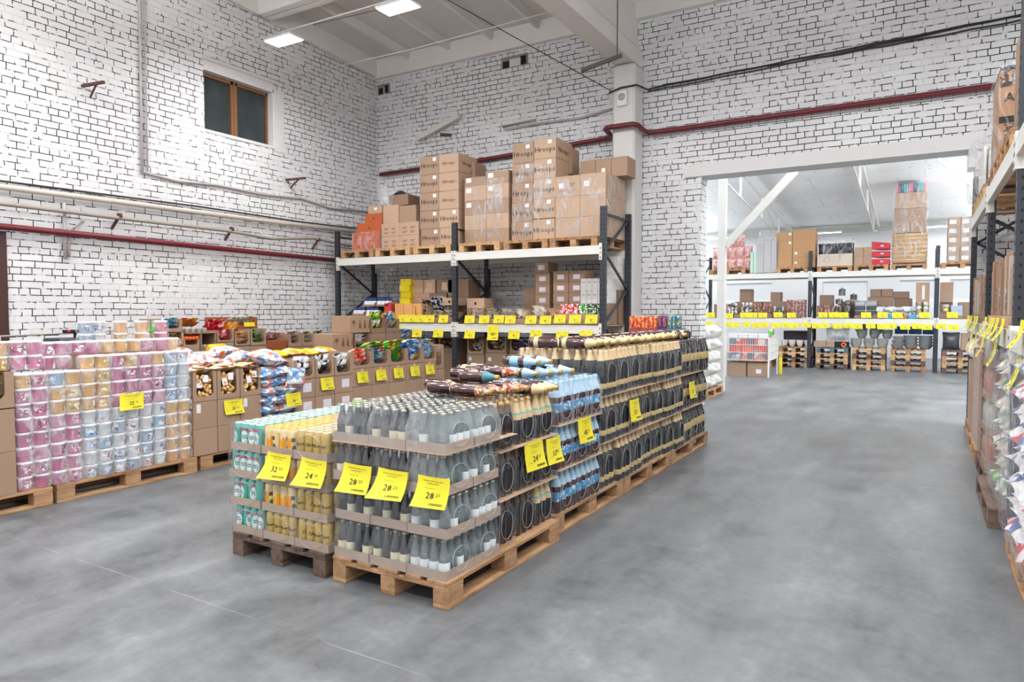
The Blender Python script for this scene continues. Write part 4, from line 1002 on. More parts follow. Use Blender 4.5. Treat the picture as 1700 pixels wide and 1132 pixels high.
def pillow(m, w=0.16, h=0.22, t=0.05, seed=1, crimp=0.012, n=8):
    r = random.Random(seed); b = MB(); ph = [r.uniform(0, 6) for _ in range(6)]
    def f(s):
        def g(u, v):
            a, c = abs(2*u-1), abs(2*v-1)
            k = max(0, (1-a**3)*(1-c**2.6)); wr = 0.12*math.sin(9*u+ph[0]+4*v)+0.10*math.sin(11*v+ph[1])+0.06*math.sin(17*u+ph[2])
            return ((u-0.5)*w*(1-0.08*(1-c*c)), s*t/2*k*(1+wr), (v-0.5)*h*(1-0.05*(1-a*a)))
        return g
    b.grid(f(-1), n, n, m); b.grid(f(1), n, n, m)
    for s in (-1, 1): b.box(-w/2, w/2, -0.001, 0.001, s*h/2-crimp/2, s*h/2+crimp/2, m)
    return b.mesh('packet')
_PK = {}
def packet(name, cat, label, group, m, loc, rot, w=0.16, h=0.22, t=0.05, sticker=False):
    k = (m.name, w, h, t, R.randrange(3))
    if k not in _PK: _PK[k] = pillow(m, w, h, t, k[4]+3)
    o = obj(name, _PK[k], None, loc, rot=rot); tag(o, label, cat, group)
    if sticker:
        b = cached(('stk', w, h), lambda: MB().box(-w*0.25, w*0.25, -t*0.5-0.004, -t*0.5-0.002, -h*0.1, h*0.3, LABELW).mesh('sticker')); obj('sticker', b, o)
    return o
def W(loc, rz, p):
    c, s = math.cos(rz), math.sin(rz); return (loc[0]+p[0]*c-p[1]*s, loc[1]+p[0]*s+p[1]*c, loc[2]+p[2])
def fill(loc, rz, w, d, z0, z1, m, label, group, nx=2, nz=3, name='snack_packet', cat='packet', lie=1.2, pw=None, ph=None, pt=0.05, over=0.0, ny=1, sticker=0.0, jr=0.25):
    """packets stacked behind the opening of a box: m a material or list"""
    ms = m if isinstance(m, list) else [m]; pw = pw or w*0.92/nx; ph = ph or min(0.2, d*0.8)
    for k in range(nz):
        for i in range(nx):
            for j in range(ny):
                z = z0 + (z1-z0)*(k+0.5)/nz; x = -w/2 + w*(i+0.5)/nx; y = 0.012+ph*0.5*math.sin(lie) + 0.02 + j*ph*0.9
                r_ = (lie if lie < 1.6 else lie)+R.uniform(-0.1, 0.1)
                packet(name, cat, label, group, R.choice(ms), W(loc, rz, (x*0.86, y+R.uniform(0, 0.02), z)), (r_, R.uniform(-jr, jr)*0.3, rz+R.uniform(-jr, jr)), round(pw, 3), round(ph, 3), pt, R.random() < sticker)

# ---------- plastic tubs in milky film ----------
PINK = mat('pink_tub', '#d57ba6', 0.35, var=0.10, scale=9); YTUB = mat('pale_orange_tub', '#f0bf7c', 0.35, var=0.10, scale=9); BTUB = mat('pale_blue_tub', '#a9cbe4', 0.35, var=0.10, scale=9); WTUB = mat('white_tub', '#e6e9ec', 0.35); RIMT = mat('milky_lid', '#ecebee', 0.3)
BERRY = multi_mat('berry_print', ['#b22a4a', '#e8e2ea', '#d06a9a', '#6e3a6a', '#ffffff'], 60); BLUEP = multi_mat('blue_print', ['#4a90c8', '#ffffff', '#b8d4ea', '#c84a5a', '#dfe9f0'], 55); YELP = multi_mat('yellow_print', ['#f2b33a', '#ffe9a8', '#ffffff', '#d8a23c', '#8a9a4a'], 55)
def tub_mesh(m, pm, turn):
    b = MB(); b.lathe([(0.044,0),(0.046,0.003),(0.057,0.092),(0.0595,0.094,RIMT),(0.0605,0.100),(0.0605,0.108),(0.057,0.111),(0.0,0.110)], m, 20)
    vs = []; n = 8
    for k in range(3):
        for i in range(n+1):
            a = turn + (i/n-0.5)*1.5; z = 0.02+0.055*k/2; r = 0.0466+0.0122*(z/0.1)+0.0008; vs.append((r*math.sin(a), -r*math.cos(a), z))
    b.add(vs, [(k*(n+1)+i, k*(n+1)+i+1, (k+1)*(n+1)+i+1, (k+1)*(n+1)+i) for k in range(2) for i in range(n)], pm, True)
    return b.mesh('tub')
TUBS = {'pink': [tub_mesh(PINK, BERRY, a) for a in (0.0, 0.9, 2.6)], 'yellow': [tub_mesh(YTUB, YELP, a) for a in (0.0, 1.0, 2.6)], 'blue': [tub_mesh(BTUB, BLUEP, a) for a in (0.1, -0.9)], 'white': [tub_mesh(WTUB, BLUEP, a) for a in (0.2, -0.7, 2.8)]}
def wrap_mesh(w, d, h, m, seed=0, n=10, k=6.0, b0=0.004):
    """soft film bag around a block: super-ellipsoid skin with folds"""
    r = random.Random(seed); ph = [r.uniform(0, 6) for _ in range(4)]; b = MB()
    def g(u, v):
        a = 2*PI*u; p = (v-0.5)*PI
        def sp(x, e): return math.copysign(abs(x)**e, x)
        e = 2.0/k; f = 1+0.012*math.sin(7*a+ph[0])+0.012*math.sin(9*p*2+ph[1]+2*a)
        return ((w/2+b0)*f*sp(math.cos(p), e)*sp(math.cos(a), e), (d/2+b0)*f*sp(math.cos(p), e)*sp(math.sin(a), e), h/2+(h/2+b0)*sp(math.sin(p), e))
    b.grid(g, 28, n, m); return b.mesh('film')
def tub_pack(label, loc, cols, rows=1, group='film packs of plastic tubs', rz=PI/2):
    """cols: colour names side by side along the front"""
    t = thing('tub_pack', label, 'tubs', loc, rz, group); n = len(cols); p = 0.1225
    for r_ in range(rows):
        for i, c in enumerate(cols):
            cc = c if isinstance(c, str) else c[r_]
            obj('tub', R.choice(TUBS[cc]), t, ((i-(n-1)/2)*p, 0.062, 0.002+0.1125*r_), R.uniform(-0.4, 0.4))
    obj('film', cached(('tw', n, rows, R.randrange(3)), lambda: wrap_mesh(n*p, 0.123, 0.1125*rows, WRAPM, rows*7+n)), t, (0, 0.062, 0))
    return t
XF = -5.98
PX = -6.40
pallet('pallet under the brown boxes left of the tubs', (PX, 2.20, 0), 0, WOOD, 1.32, 0.84)
pallet('pallet under the wall of plastic tubs', (PX, 3.52, 0), 0, WOOD, 1.26, 0.84)
pallet('pallet under the cookie boxes and blue bags', (PX-0.04, 4.84, 0), 0, WOOD, 1.26, 0.84)
pallet('pallet under the boxes of black and white packets', (PX-0.04, 6.14, 0), 0, WOOD, 1.26, 0.84)
pallet('pallet under the display boxes of bright snack packets', (PX-0.04, 7.46, 0), 0, WOOD, 1.32, 0.84)
# columns of tub packs, two tubs wide; colours from the bottom up
COLS = [(['pink']*7+['yp'], 0.0), (['pink']*5+['yellow']*2+['by'], 0.0), (['bw', 'white', 'bw', 'bw', 'white', 'yellow', 'yellow', 'yellow', 'yellow'], 0), (['bw', 'bw', 'white', 'bw', 'white', 'pink', 'pink', 'pink', 'py'], 0), (['white', 'bw', 'bw', 'bw', 'white', 'pink', 'pink', 'pink', 'py'], 0), (['yellow']*5+['bw', 'bw', 'bw', 'blue'], 0)]
CM = {'pink': ('pink', 'pink'), 'yellow': ('yellow', 'yellow'), 'white': ('white', 'white'), 'blue': ('blue', 'white'), 'yp': ('yellow', 'pink'), 'by': ('blue', 'yellow'), 'bw': ('blue', 'white'), 'py': ('pink', 'yellow')}
CLN = {'pink': 'pink', 'yellow': 'pale orange', 'white': 'white', 'blue': 'blue', 'yp': 'orange and pink', 'by': 'blue and orange', 'bw': 'blue and white', 'py': 'pink and orange'}
for c, (rows, _) in enumerate(COLS):
    for r_, key in enumerate(rows):
        a, b_ = CM[key]
        if R.random() < 0.3 and key == 'bw': a, b_ = b_, a
        tub_pack('pack of %s tubs, %s row up, %s column from the brown boxes' % (CLN[key], ORD[r_], ORD[c]), (XF-0.002+R.uniform(-0.008, 0.008), 2.745+0.249*c, 0.144+0.1155*r_), (a, b_))
# second line of tubs, set back and standing higher
for c in range(5):
    for r_ in range(2 if c < 1 else 1):
        a, b_ = [('pink', 'pink'), ('pink', 'pink'), ('yellow', 'yellow'), ('yellow', 'pink'), ('pink', 'yellow')][c]
        tub_pack('pack of tubs set back behind the wall of tubs, %s from the brown boxes%s' % (ORD[c], ', upper' if r_ else ''), (XF-0.20, 3.02+0.25*c, 0.144+0.1155*(8+(c > 0))+0.1155*r_), (a, b_))
for k, (a, b_) in enumerate((('blue', 'white'), ('yellow', 'yellow'), ('yellow', 'pink'), ('pink', 'pink'))):
    for r_ in range(2):
        tub_pack('pack of %s tubs high behind the tub wall, %s row, %s along' % (('blue', 'yellow', 'orange', 'pink')[k], ('lower', 'upper')[r_], ORD[k]), (XF-0.62, 3.62+0.205*k if k else 3.56, 1.23+0.1155*r_), (a, b_) if k in (0,) else (a,) if k < 3 else (b_,))
carton('plain box hidden under the tubs at the back of the tub pallet', (XF-0.55, 3.82, 0.144), 0.80, 0.3, 1.08, PI/2, CARDD)
# brown boxes at the picture edge
for k, (z, h) in enumerate(((0.144, 0.33), (0.476, 0.33))):
    carton('large plain brown box beside the tubs, %s' % ('bottom of the stack', 'second in the stack')[k], (XF, 2.42, z), 0.37, 0.55, h, PI/2, CARD, tape=False, group='brown boxes at the edge')
display_box('open brown box of green packets at the edge beside the tubs', (XF, 2.42, 0.810), 0.37, 0.5, 0.28, PI/2, 0.07, CARD, st=0.17)
GRPK = multi_mat('dark_green_packet', ['#1e2a18', '#8fae3a', '#d8d870', '#27321e', '#56702a'], 40)
fill((XF, 2.42, 0.81), PI/2, 0.30, 0.4, 0.03, 0.28, GRPK, 'dark green and yellow packet in the open box at the edge', 'green packets in the box at the edge', 3, 3)
for k, (a, b_) in enumerate((('yellow', 'yellow'), ('pink', 'pink'))):
    for r_ in range(2):
        tub_pack('film pack of %s tubs on top of the brown boxes, %s' % (('orange', 'pink')[k], ('lower', 'upper')[r_]), (XF-0.12, 2.52+0.25*k, 1.09+0.1155*r_), (a, b_))
        if k == 0: tub_pack('film pack of pale tubs on the brown boxes at the very edge, %s' % ('lower', 'upper')[r_], (XF-0.12, 2.27, 1.09+0.1155*r_), ('yellow', 'yellow'))
price_tag('price tag 22.50 on the tubs', '22', '50', (XF+0.035, 3.50, 0.835), PI/2, 0.215, 0.15, 0.03, 0.1)

# ---------- cookie boxes ----------
COOK = multi_mat('cookie_texture', ['#c98f4e', '#e2b878', '#a86a34', '#d9a560', '#f0d09a'], 42, 0.6)
COOKF = multi_mat('cookie_bag', ['#d9b07a', '#f0dcc0', '#e8c490', '#f6ece0', '#c99a5c', '#e6a27a'], 22, 0.3)
def cookie_mesh():
    b = MB()
    def g(u, v):
        a = 2*PI*u; p = (v-0.5)*PI; r = 0.03*(1+0.12*math.cos(5*a)); return (r*math.cos(a)*math.cos(p), r*math.sin(a)*math.cos(p), 0.016*math.sin(p))
    b.grid(g, 15, 6, COOK); return b.mesh('cookie')
CKM = cookie_mesh()
CB = [4.135, 4.405, 4.675]
for c, y0 in enumerate(CB):
    yc = y0+0.133; nm = ORD[c]+' from the tubs'
    carton('plain brown box under the cookies, bottom, %s' % nm, (XF-0.03, yc, 0.144), 0.264, 0.40, 0.262, PI/2, CARD, group='boxes under the cookie boxes')
    carton('plain brown box under the cookies, second level, %s' % nm, (XF-0.03, yc, 0.408), 0.264, 0.40, 0.262, PI/2, CARD, group='boxes under the cookie boxes', paper=(-0.28, 0.76, 0.045, 0.085, None) if c != 1 else None)
    display_box('open brown box of cookies in bags, %s' % nm, (XF-0.03, yc, 0.672), 0.264, 0.40, 0.285, PI/2, 0.05, CARD, 'open cookie boxes', st=0.15)
    loc = (XF-0.03, yc, 0.672)
    for q in range(22):
        x = R.uniform(-0.082, 0.082); z = 0.035+0.011*q*0.9; y = R.uniform(0.03, 0.06)
        o = obj('cookie', CKM, None, W(loc, PI/2, (x, y, z)), rot=(R.uniform(0.6, 2.2), R.uniform(-0.5, 0.5), R.uniform(0, 3)))
        tag(o, 'baked cookie inside the open box %s' % nm, 'cookie', 'cookies in the box '+nm)
    for q in range(3):
        packet('cookie_bag', 'bag', 'transparent cookie bag spilling over the top of the box %s' % nm, 'cookie bags on the box '+nm, COOKF, W(loc, PI/2, ((q-1)*0.075, 0.14+0.02*q, 0.285+0.02*(q % 2))), (1.35, R.uniform(-.2, .2), PI/2+R.uniform(-0.3, 0.3)), 0.13, 0.24, 0.07, False)
    b = MB(); b.box(-0.03, 0.03, -0.002, 0, -0.035, 0.035, LABELW)
    for q, (xx, zz) in enumerate(((-0.05, 0.17), (0.02, 0.22))):
        s = obj('bag_sticker', cached('bstk', lambda: b.mesh('bag_sticker')), None, W(loc, PI/2, (xx+0.02*c, 0.022, zz)), rot=(-0.15, 0.2*(q-0.5), PI/2)); tag(s, 'white sticker on a cookie bag, %s of two, box %s' % (('lower', 'upper')[q], nm), 'sticker', 'stickers on the cookie bags')
price_tag('price tag 35.50 on the cookie boxes', '35', '50', (XF-0.02, 4.58, 0.655), PI/2, 0.22, 0.155, 0.04, -0.1, 0.0)
# bright printed bags lying across the top behind the cookies
CBAG = multi_mat('white_blue_orange_print', ['#ffffff', '#f0f2f6', '#e8703a', '#5aa0d8', '#f6f0ea', '#e05a4a', '#ffffff', '#f3c9a0'], 26, 0.35)
BBAG = multi_mat('blue_white_bag', ['#3f7fc0', '#dfe6ee', '#f2f4f6', '#7aa8d4', '#e9744c', '#c9d4de', '#8fa6b8'], 24, 0.3)
GBAG = multi_mat('grey_silver_bag', ['#8e949a', '#c9cdd0', '#5a6068', '#e2e5e6', '#9aa6b2'], 30, 0.3)
n_ = 0
for r_ in range(2):
    for q in range(5):
        n_ += 1; packet('printed_bag', 'bag', 'white bag with orange and blue print on the cookie pallet, %s in %s row' % (ORD[q], ('front', 'rear')[r_]), 'printed white bags on the cookie pallet', CBAG, (XF-0.36-0.28*r_, 4.20+0.235*q, 0.99+0.05*(q % 2)+0.06*r_), (PI/2+R.uniform(-0.2, 0.2), R.uniform(-0.2, 0.2), R.uniform(-0.4, 0.4)), 0.26, 0.34, 0.13)
carton('plain box carrying the printed bags behind the cookies', (XF-0.46, 4.72, 0.144), 1.0, 0.32, 0.76, PI/2, CARDD)
packet('printed_bag', 'bag', 'crumpled bag with blue corner on top of the blue bag stack', None, CBAG, (XF-0.20, 5.16, 1.04), (PI/2-0.1, 0.2, 0.5), 0.36, 0.42, 0.18)
for r_ in range(8):
    for q in range(2):
        m_ = BBAG if r_ > 2 else GBAG
        packet('printed_bag', 'bag', '%s bag stacked beside the cookies, %s from the bottom, %s side' % (('grey', 'blue and white')[r_ > 2], ORD[r_], ('cookie', 'far')[q]), 'bags stacked beside the cookies', m_, (XF-0.12+R.uniform(-0.02, 0.02), 5.06+0.215*q, 0.195+0.098*r_), (PI/2+R.uniform(-0.08, 0.08), R.uniform(-0.1, 0.1), R.uniform(-0.25, 0.25)), 0.24, 0.30, 0.125)
packet('printed_bag', 'bag', 'large bag wrapped in clear film bulging toward the boxes with paper labels', None, BBAG, (XF-0.03, 5.40, 0.80), (0.15, 0.1, PI/2+0.2), 0.32, 0.24, 0.20)
price_tag('price tag 18.50 on the blue bags', '18', '50', (XF+0.08, 5.27, 0.66), PI/2, 0.205, 0.15, 0.03, -0.1)
# ---------- boxes of black and white packets ----------
BWP = multi_mat('black_white_packet', ['#f2f2f4', '#ffffff', '#2a2c2e', '#e8e8ea', '#f6f6f6', '#3a3c3e'], 16, 0.35)
BW = multi_mat('grey_black_packet', ['#3a3d3a', '#1d1f1f', '#5a605a', '#2a2c2e'], 20, 0.35)
for c in range(3):
    yc = 5.545+0.305*c; nm = '%s from the blue bags' % ORD[c]
    for L in range(3):
        carton('brown box with a white paper label, %s layer, %s' % (lay(L, 3), nm), (XF-0.03, yc, 0.144+0.212*L), 0.298, 0.38, 0.208, PI/2, CARD, paper=(0.1, 0.55, 0.125, 0.10, mat('lilac_white_label', '#e2dbe6', 0.6)) if (L, c) != (2, 1) else None, group='boxes with paper labels')
    display_box('open box of black and white packets, %s' % nm, (XF-0.03, yc, 0.781), 0.298, 0.38, 0.22, PI/2, 0.035, CARD, 'open boxes of black and white packets', st=0.12)
    loc = (XF-0.03, yc, 0.781)
    fill(loc, PI/2, 0.25, 0.3, 0.03, 0.10, BW, 'dark packet at the bottom of the open box %s' % nm, 'dark packets, '+nm, 2, 2, pt=0.045)
    fill(loc, PI/2, 0.27, 0.3, 0.09, 0.24, BWP, 'black and white packet in the open box %s' % nm, 'black and white packets, '+nm, 2, 2, pt=0.075, lie=0.6, pw=0.13, ph=0.14)
price_tag('price tag 33.50 on the boxes of black and white packets', '33', '50', (XF-0.01, 5.86, 0.775), PI/2, 0.20, 0.15, 0.03, -0.1)
YBAG = multi_mat('yellow_bag_print', ['#f2c31e', '#ffdf5a', '#f6efdc', '#e89a2a'], 12, 0.35)
for q in range(4): packet('yellow_bag', 'bag', 'yellow bag lying flat behind the black and white packets, %s' % ORD[q], 'yellow bags lying flat', YBAG, (-6.72, 5.75+0.25*q, 1.03+0.015*(q % 2)), (PI/2, 0.1, 0.2), 0.26, 0.34, 0.09)
carton('plain box under the yellow bags', (-6.52, 6.1, 0.144), 1.1, 0.34, 0.83, PI/2, CARDD)
# ---------- snack display boxes ----------
SN = [('orange-red', multi_mat('orange_snack_bag', ['#e8542a', '#f2885a', '#f4e8e0', '#d83a22', '#f0b090'], 14, 0.25)), ('blue and yellow', multi_mat('bluegrey_snack_bag', ['#3f8ab8', '#c9d86a', '#e6ecf0', '#2f6a90', '#c24a2e', '#8fc0d8'], 17, 0.25)),
      ('green', multi_mat('green_snack_bag', ['#2f9a34', '#1f7a2a', '#e8e04a', '#5fc04a', '#d8503a'], 14, 0.25)), ('bright blue', multi_mat('blue_snack_bag', ['#1f78d0', '#2f98e8', '#f0c84a', '#1a5fb0', '#e8f0f6'], 13, 0.25)), ('pale blue', multi_mat('pale_blue_snack_bag', ['#6aa8d0', '#e8eef2', '#3f80b4', '#d8a06a', '#b8d4e6'], 15, 0.25))]
yb = [6.30, 6.655, 6.99, 7.345, 7.685, 8.02]
pr = [('22', '50'), ('31', '50'), ('33', '50'), ('32', '50'), ('30', '50')]
for c in range(5):
    w_ = yb[c+1]-yb[c]-0.006; yc = (yb[c]+yb[c+1])/2; nm = '%s snacks' % SN[c][0]
    for L in range(2): carton('plain brown box below the %s, %s' % (nm, ('bottom', 'second level')[L]), (XF-0.03, yc, 0.144+0.237*L), w_, 0.40, 0.233, PI/2, CARD, group='boxes under the snack boxes')
    carton('taped brown box right under the %s' % nm, (XF-0.03, yc, 0.618), w_, 0.40, 0.215, PI/2, CARD, tape=True, group='boxes under the snack boxes')
    display_box('open box of %s' % nm, (XF-0.03, yc, 0.835), w_, 0.40, 0.215, PI/2, 0.045, CARD, 'open snack boxes', st=0.09)
    loc = (XF-0.03, yc, 0.835)
    fill(loc, PI/2, w_*0.9, 0.3, 0.045, 0.215, SN[c][1], 'bag of %s in its open box' % nm, 'bags of '+nm, 2, 5, pt=0.055, pw=w_*0.5, ph=0.20, jr=0.5, lie=1.0)
    if c: fill(loc, PI/2, w_*0.9, 0.3, 0.20, 0.30, SN[(2, 2, 2, 3, 4)[c]][1] if c != 1 else SN[2][1], 'bag of snacks heaped over the box of %s' % nm, 'bags heaped over '+nm, 3, 3, pt=0.06, lie=1.2, ph=0.22, pw=0.15, jr=0.5)
    price_tag('price tag %s.%s under the %s' % (*pr[c], nm), *pr[c], (XF-0.01, yc-0.02, 0.80-0.0*c), PI/2, 0.19, 0.145, 0.03, -0.1)
display_box('tall open box of baked sticks beside the pale blue snacks', (XF-0.14, 8.20, 0.70), 0.30, 0.40, 0.36, PI/2, 0.06, CARD, st=0.2)
carton('plain box under the baked sticks', (XF-0.14, 8.20, 0.144), 0.32, 0.42, 0.552, PI/2, CARD)
BK = multi_mat('orange_baked_sticks', ['#d08a3a', '#e8a85a', '#f2ece4', '#b86a2a'], 22, 0.5)
fill((XF-0.14, 8.20, 0.70), PI/2, 0.22, 0.3, 0.06, 0.34, BK, 'bag of orange baked sticks in the tall box', 'bags of baked sticks', 1, 4, pt=0.07, pw=0.18)
# the stepped stack of printed boxes behind the snacks
ARTB = mat('brown_figure_print', '#7d5136', 0.7)
def people_box(label, loc, w, d, h, rz):
    o = carton(label, loc, w, d, h, rz, CARD, name='printed_box')
    b = MB()
    for k, x in enumerate((0.02, 0.10, 0.18)):   # three standing figures printed in one colour, a small tree beside them
        x = (x-0.02)*w/0.34; s = h/0.23
        M = Matrix.Translation((x, -0.001, h*0.25))
        b.add([(-0.025*s, 0, 0), (0.025*s, 0, 0), (0.018*s, 0, 0.08*s), (-0.018*s, 0, 0.08*s)], [(0, 1, 2, 3)], ARTB, M=M)
        n = 10; b.add([(0.014*s*math.cos(2*PI*i/n), 0, 0.10*s+0.016*s*math.sin(2*PI*i/n)) for i in range(n)], [tuple(range(n))], ARTB, M=M)
    n = 10; s = h/0.23; b.add([(-w*0.30+0.035*s*math.cos(2*PI*i/n), -0.001, h*0.62+0.03*s*math.sin(2*PI*i/n)) for i in range(n)], [tuple(range(n))], ARTB)
    b.add([(-w*0.31, -0.001, h*0.3), (-w*0.29, -0.001, h*0.3), (-w*0.29, -0.001, h*0.52), (-w*0.31, -0.001, h*0.52)], [(0, 1, 2, 3)], ARTB)
    obj('printed_figures', b, o); return o
XS = -6.88
for k in range(3):
    carton('plain box standing behind the snack boxes, %s, carrying the printed boxes' % ORD[k], (XS, 7.09+0.56*k, 0.144), 0.54, 0.4, 0.86, PI/2, CARDD, group='plain boxes behind the snack boxes')
people_box('brown box printed with small figures, lower of the two', (XS, 7.04, 1.008), 0.40, 0.35, 0.235, PI/2)
people_box('brown box printed with small figures, upper of the two', (XS, 7.38, 1.248), 0.42, 0.35, 0.24, PI/2)
display_box('open box of pink and white packets between the printed box and the plain ones', (XS, 7.42, 1.008), 0.30, 0.35, 0.23, PI/2, 0.03, CARDD, st=0.05)
PWP = multi_mat('pink_white_packet', ['#ffffff', '#f0eef0', '#e89aa4', '#c9c6c6', '#f4f4f6'], 22, 0.3)
fill((XS, 7.42, 1.008), PI/2, 0.27, 0.3, 0.06, 0.25, PWP, 'pink and white packet in the stepped stack', 'pink and white packets in the stepped stack', 2, 4)
for k in range(2): carton('greyish brown box under the heaped snack bags of the stepped stack, %s' % ('nearer', 'farther')[k], (XS, 7.76+0.345*k, 1.008), 0.335, 0.36, 0.225, PI/2, CARDD)
for k, (nm, m_) in enumerate((('green and black', multi_mat('green_black_bag', ['#3f9a34', '#e8d83a', '#1d2a1a', '#7ac04a', '#f0f0e0'], 15, 0.25)), ('blue and red', multi_mat('blue_red_bag', ['#2f6ac0', '#5ab0e8', '#f0f4f6', '#d84a3a', '#f0d03a'], 14, 0.25)))):
    display_box('low tray of %s snack bags on top of the stepped stack' % nm, (XS, 7.76+0.33*k, 1.236), 0.31, 0.36, 0.20, PI/2, 0.07, CARDD, st=0.03)
    fill((XS, 7.76+0.33*k, 1.236), PI/2, 0.30, 0.3, 0.08, 0.27, m_, '%s snack bag on the stepped stack' % nm, '%s snack bags on the stepped stack' % nm, 3, 3, pt=0.06, lie=0.8)
fill((XS, 8.46, 1.00), PI/2, 0.34, 0.3, 0.06, 0.27, SN[4][1], 'blue and pink packet beside the stepped stack', 'blue and pink packets beside the stepped stack', 2, 3, pt=0.06)
carton('plain box under the blue and pink packets', (XS-0.02, 8.67, 0.144), 0.32, 0.4, 0.86, PI/2, CARDD)

# ---------- the row standing at the left wall ----------
XW = -8.42
def wall_base(label, y0, y1, z1, m=CARD):
    n = max(1, round((z1-0.0)/0.32)); h = z1/n
    for k in range(n): carton('%s, %s' % (label, lay(k, n) if n > 1 else 'single'), (XW, (y0+y1)/2, k*h), y1-y0-0.006, 0.45, h-0.003, PI/2, m)
wall_base('plain box below the nut packets by the wall', 5.33, 5.68, 1.10, CARDD)
wall_base('plain box below the orange net by the wall', 5.68, 6.17, 1.00, CARDD)
wall_base('brown box under the red packets by the wall', 6.17, 6.46, 1.115)
wall_base('brown box under the yellow packets by the wall', 6.46, 6.73, 1.05)
wall_base('brown box under the green packets by the wall', 6.73, 7.03, 1.045)
wall_base('box below the rust-red box by the wall', 7.03, 7.42, 0.88, CARDR)
for k in range(3): wall_base('brown box under the small open box by the wall, %s along' % ORD[k], 7.44+0.27*k, 7.71+0.27*k, 0.995)
def wbox(label, y0, y1, z0, h, m=None, zb=0.04, st=0.1): return display_box(label, (XW, (y0+y1)/2, z0), y1-y0-0.006, 0.45, h, PI/2, zb, m or CARD, 'open boxes by the left wall', st)
def wfill(y0, y1, z0, h, m, nm, nx=2, nz=3, **k): fill((XW, (y0+y1)/2, z0), PI/2, (y1-y0)*0.86, 0.4, 0.04, h, m, '%s by the left wall' % nm, '%ss by the left wall' % nm, nx, nz, **k)
NUT = multi_mat('nut_packet', ['#d8b890', '#f0e4d4', '#b0763e', '#e8d0b0', '#3a2a20'], 20, 0.35); CYAN = multi_mat('cyan_packet', ['#3fa8d0', '#7ac8e0', '#1f5f88', '#c9e6ee'], 16, 0.25)
ORG = mat('orange_ball', '#f0703a', 0.5, var=0.15, scale=20); REDPK = multi_mat('red_packet', ['#c81f34', '#e0324a', '#f0e4e4', '#a81428'], 15, 0.25); YELPK = multi_mat('amber_packet', ['#f0a01e', '#f8c040', '#e8e0c8', '#d88010'], 15, 0.25); GRNPK = multi_mat('green_white_packet', ['#4f9a3a', '#78b85a', '#e8f0e4', '#3a7a2c'], 15, 0.25); MIXPK = multi_mat('pink_teal_black_packet', ['#e86a7a', '#3a9a84', '#1f1f22', '#f2ece4', '#c8b04a'], 20, 0.3)
wbox('open box of nut packets by the wall behind the tubs', 5.34, 5.68, 1.105, 0.17); wfill(5.34, 5.68, 1.105, 0.15, NUT, 'nut packet')
wbox('open box of cyan packets by the wall on the nut box', 5.34, 5.66, 1.28, 0.17, zb=0.05); wfill(5.38, 5.66, 1.28, 0.17, CYAN, 'cyan packet')
packet('green_pouch', 'packet', 'single bright green pouch beside the cyan packets', None, multi_mat('bright_green', ['#3fb52a', '#58cc3a', '#2f9a20'], 10), (XW-0.06, 5.30, 1.335), (0.1, 0, PI/2), 0.10, 0.12, 0.05)
display_box('open box of orange balls in nets by the wall', (XW, 5.79, 1.005), 0.24, 0.45, 0.17, PI/2, 0.10, CARD, None, 0.12)
ball = MB().lathe([(0.0001, -0.03), (0.02, -0.024), (0.03, -0.005), (0.03, 0.008), (0.02, 0.025), (0.0001, 0.03)], ORG, 12, cap=False).mesh('orange_ball')
for i in range(5):
    for j in range(3):
        o = obj('orange_ball', ball, None, (XW-0.05-0.06*j, 5.70+0.05*i, 1.19+0.02*(j % 2)+(0.03 if j == 2 else 0))); tag(o, 'orange ball heaped in the open box by the wall', 'ball', 'orange balls by the left wall')
wbox('open greyish box of white cups by the wall', 5.92, 6.17, 1.005, 0.24, CARDD, zb=0.03); 
CUP = MB().lathe([(0.02, 0), (0.028, 0.055), (0.030, 0.057), (0.0, 0.058)], mat('white_cup', '#e8e6e2', 0.4), 12).mesh('cup')
for i in range(4):
    for j in range(2):
        o = obj('cup', CUP, None, (XW-0.04-0.07*j, 5.96+0.055*i, 1.035)); tag(o, 'small white cup in the greyish box by the wall', 'cup', 'white cups in the greyish box')
        o = obj('cup', CUP, None, (XW-0.04-0.07*j, 5.75+0.09*i, 1.265)); tag(o, 'small white cup in the row above the greyish box', 'cup', 'white cups above the greyish box')
b = MB(); b.box(-0.22, 0.24, 0, 0.4, 0, 0.012, CARDD); tag(obj('cardboard_sheet', b, None, (XW, 5.94, 1.25), PI/2), 'cardboard sheet carrying the row of white cups by the wall', 'cardboard sheet')
fill((XW-0.15, 5.88, 1.32), PI/2, 0.40, 0.3, 0.03, 0.12, multi_mat('mustard_packet', ['#c8861e', '#e0a83a', '#a86a14', '#d0402a'], 18), 'mustard yellow packet on the top by the wall', 'mustard packets by the wall', 4, 2)
wbox('open box of red packets by the wall', 6.18, 6.46, 1.118, 0.17, zb=0.03); wfill(6.18, 6.46, 1.118, 0.15, REDPK, 'red packet'); fill((XW-0.1, 6.30, 1.28), PI/2, 0.30, 0.3, 0.0, 0.12, REDPK, 'red packet heaped above its box by the wall', 'red packets heaped by the wall', 2, 3, lie=0.9)
wbox('open box of amber packets by the wall', 6.47, 6.73, 1.055, 0.21, zb=0.03); wfill(6.47, 6.73, 1.055, 0.20, YELPK, 'amber packet'); fill((XW-0.12, 6.56, 1.27), PI/2, 0.24, 0.3, 0.0, 0.08, YELPK, 'amber packet heaped above its box by the wall', 'amber packets heaped by the wall', 2, 2, lie=0.9)
wbox('open box of green packets by the wall', 6.74, 7.02, 1.048, 0.25, zb=0.05); wfill(6.74, 7.02, 1.048, 0.23, GRNPK, 'green packet')
carton('rust-red box by the wall, top of its stack', (XW, 7.225, 0.883), 0.38, 0.45, 0.23, PI/2, CARDR)
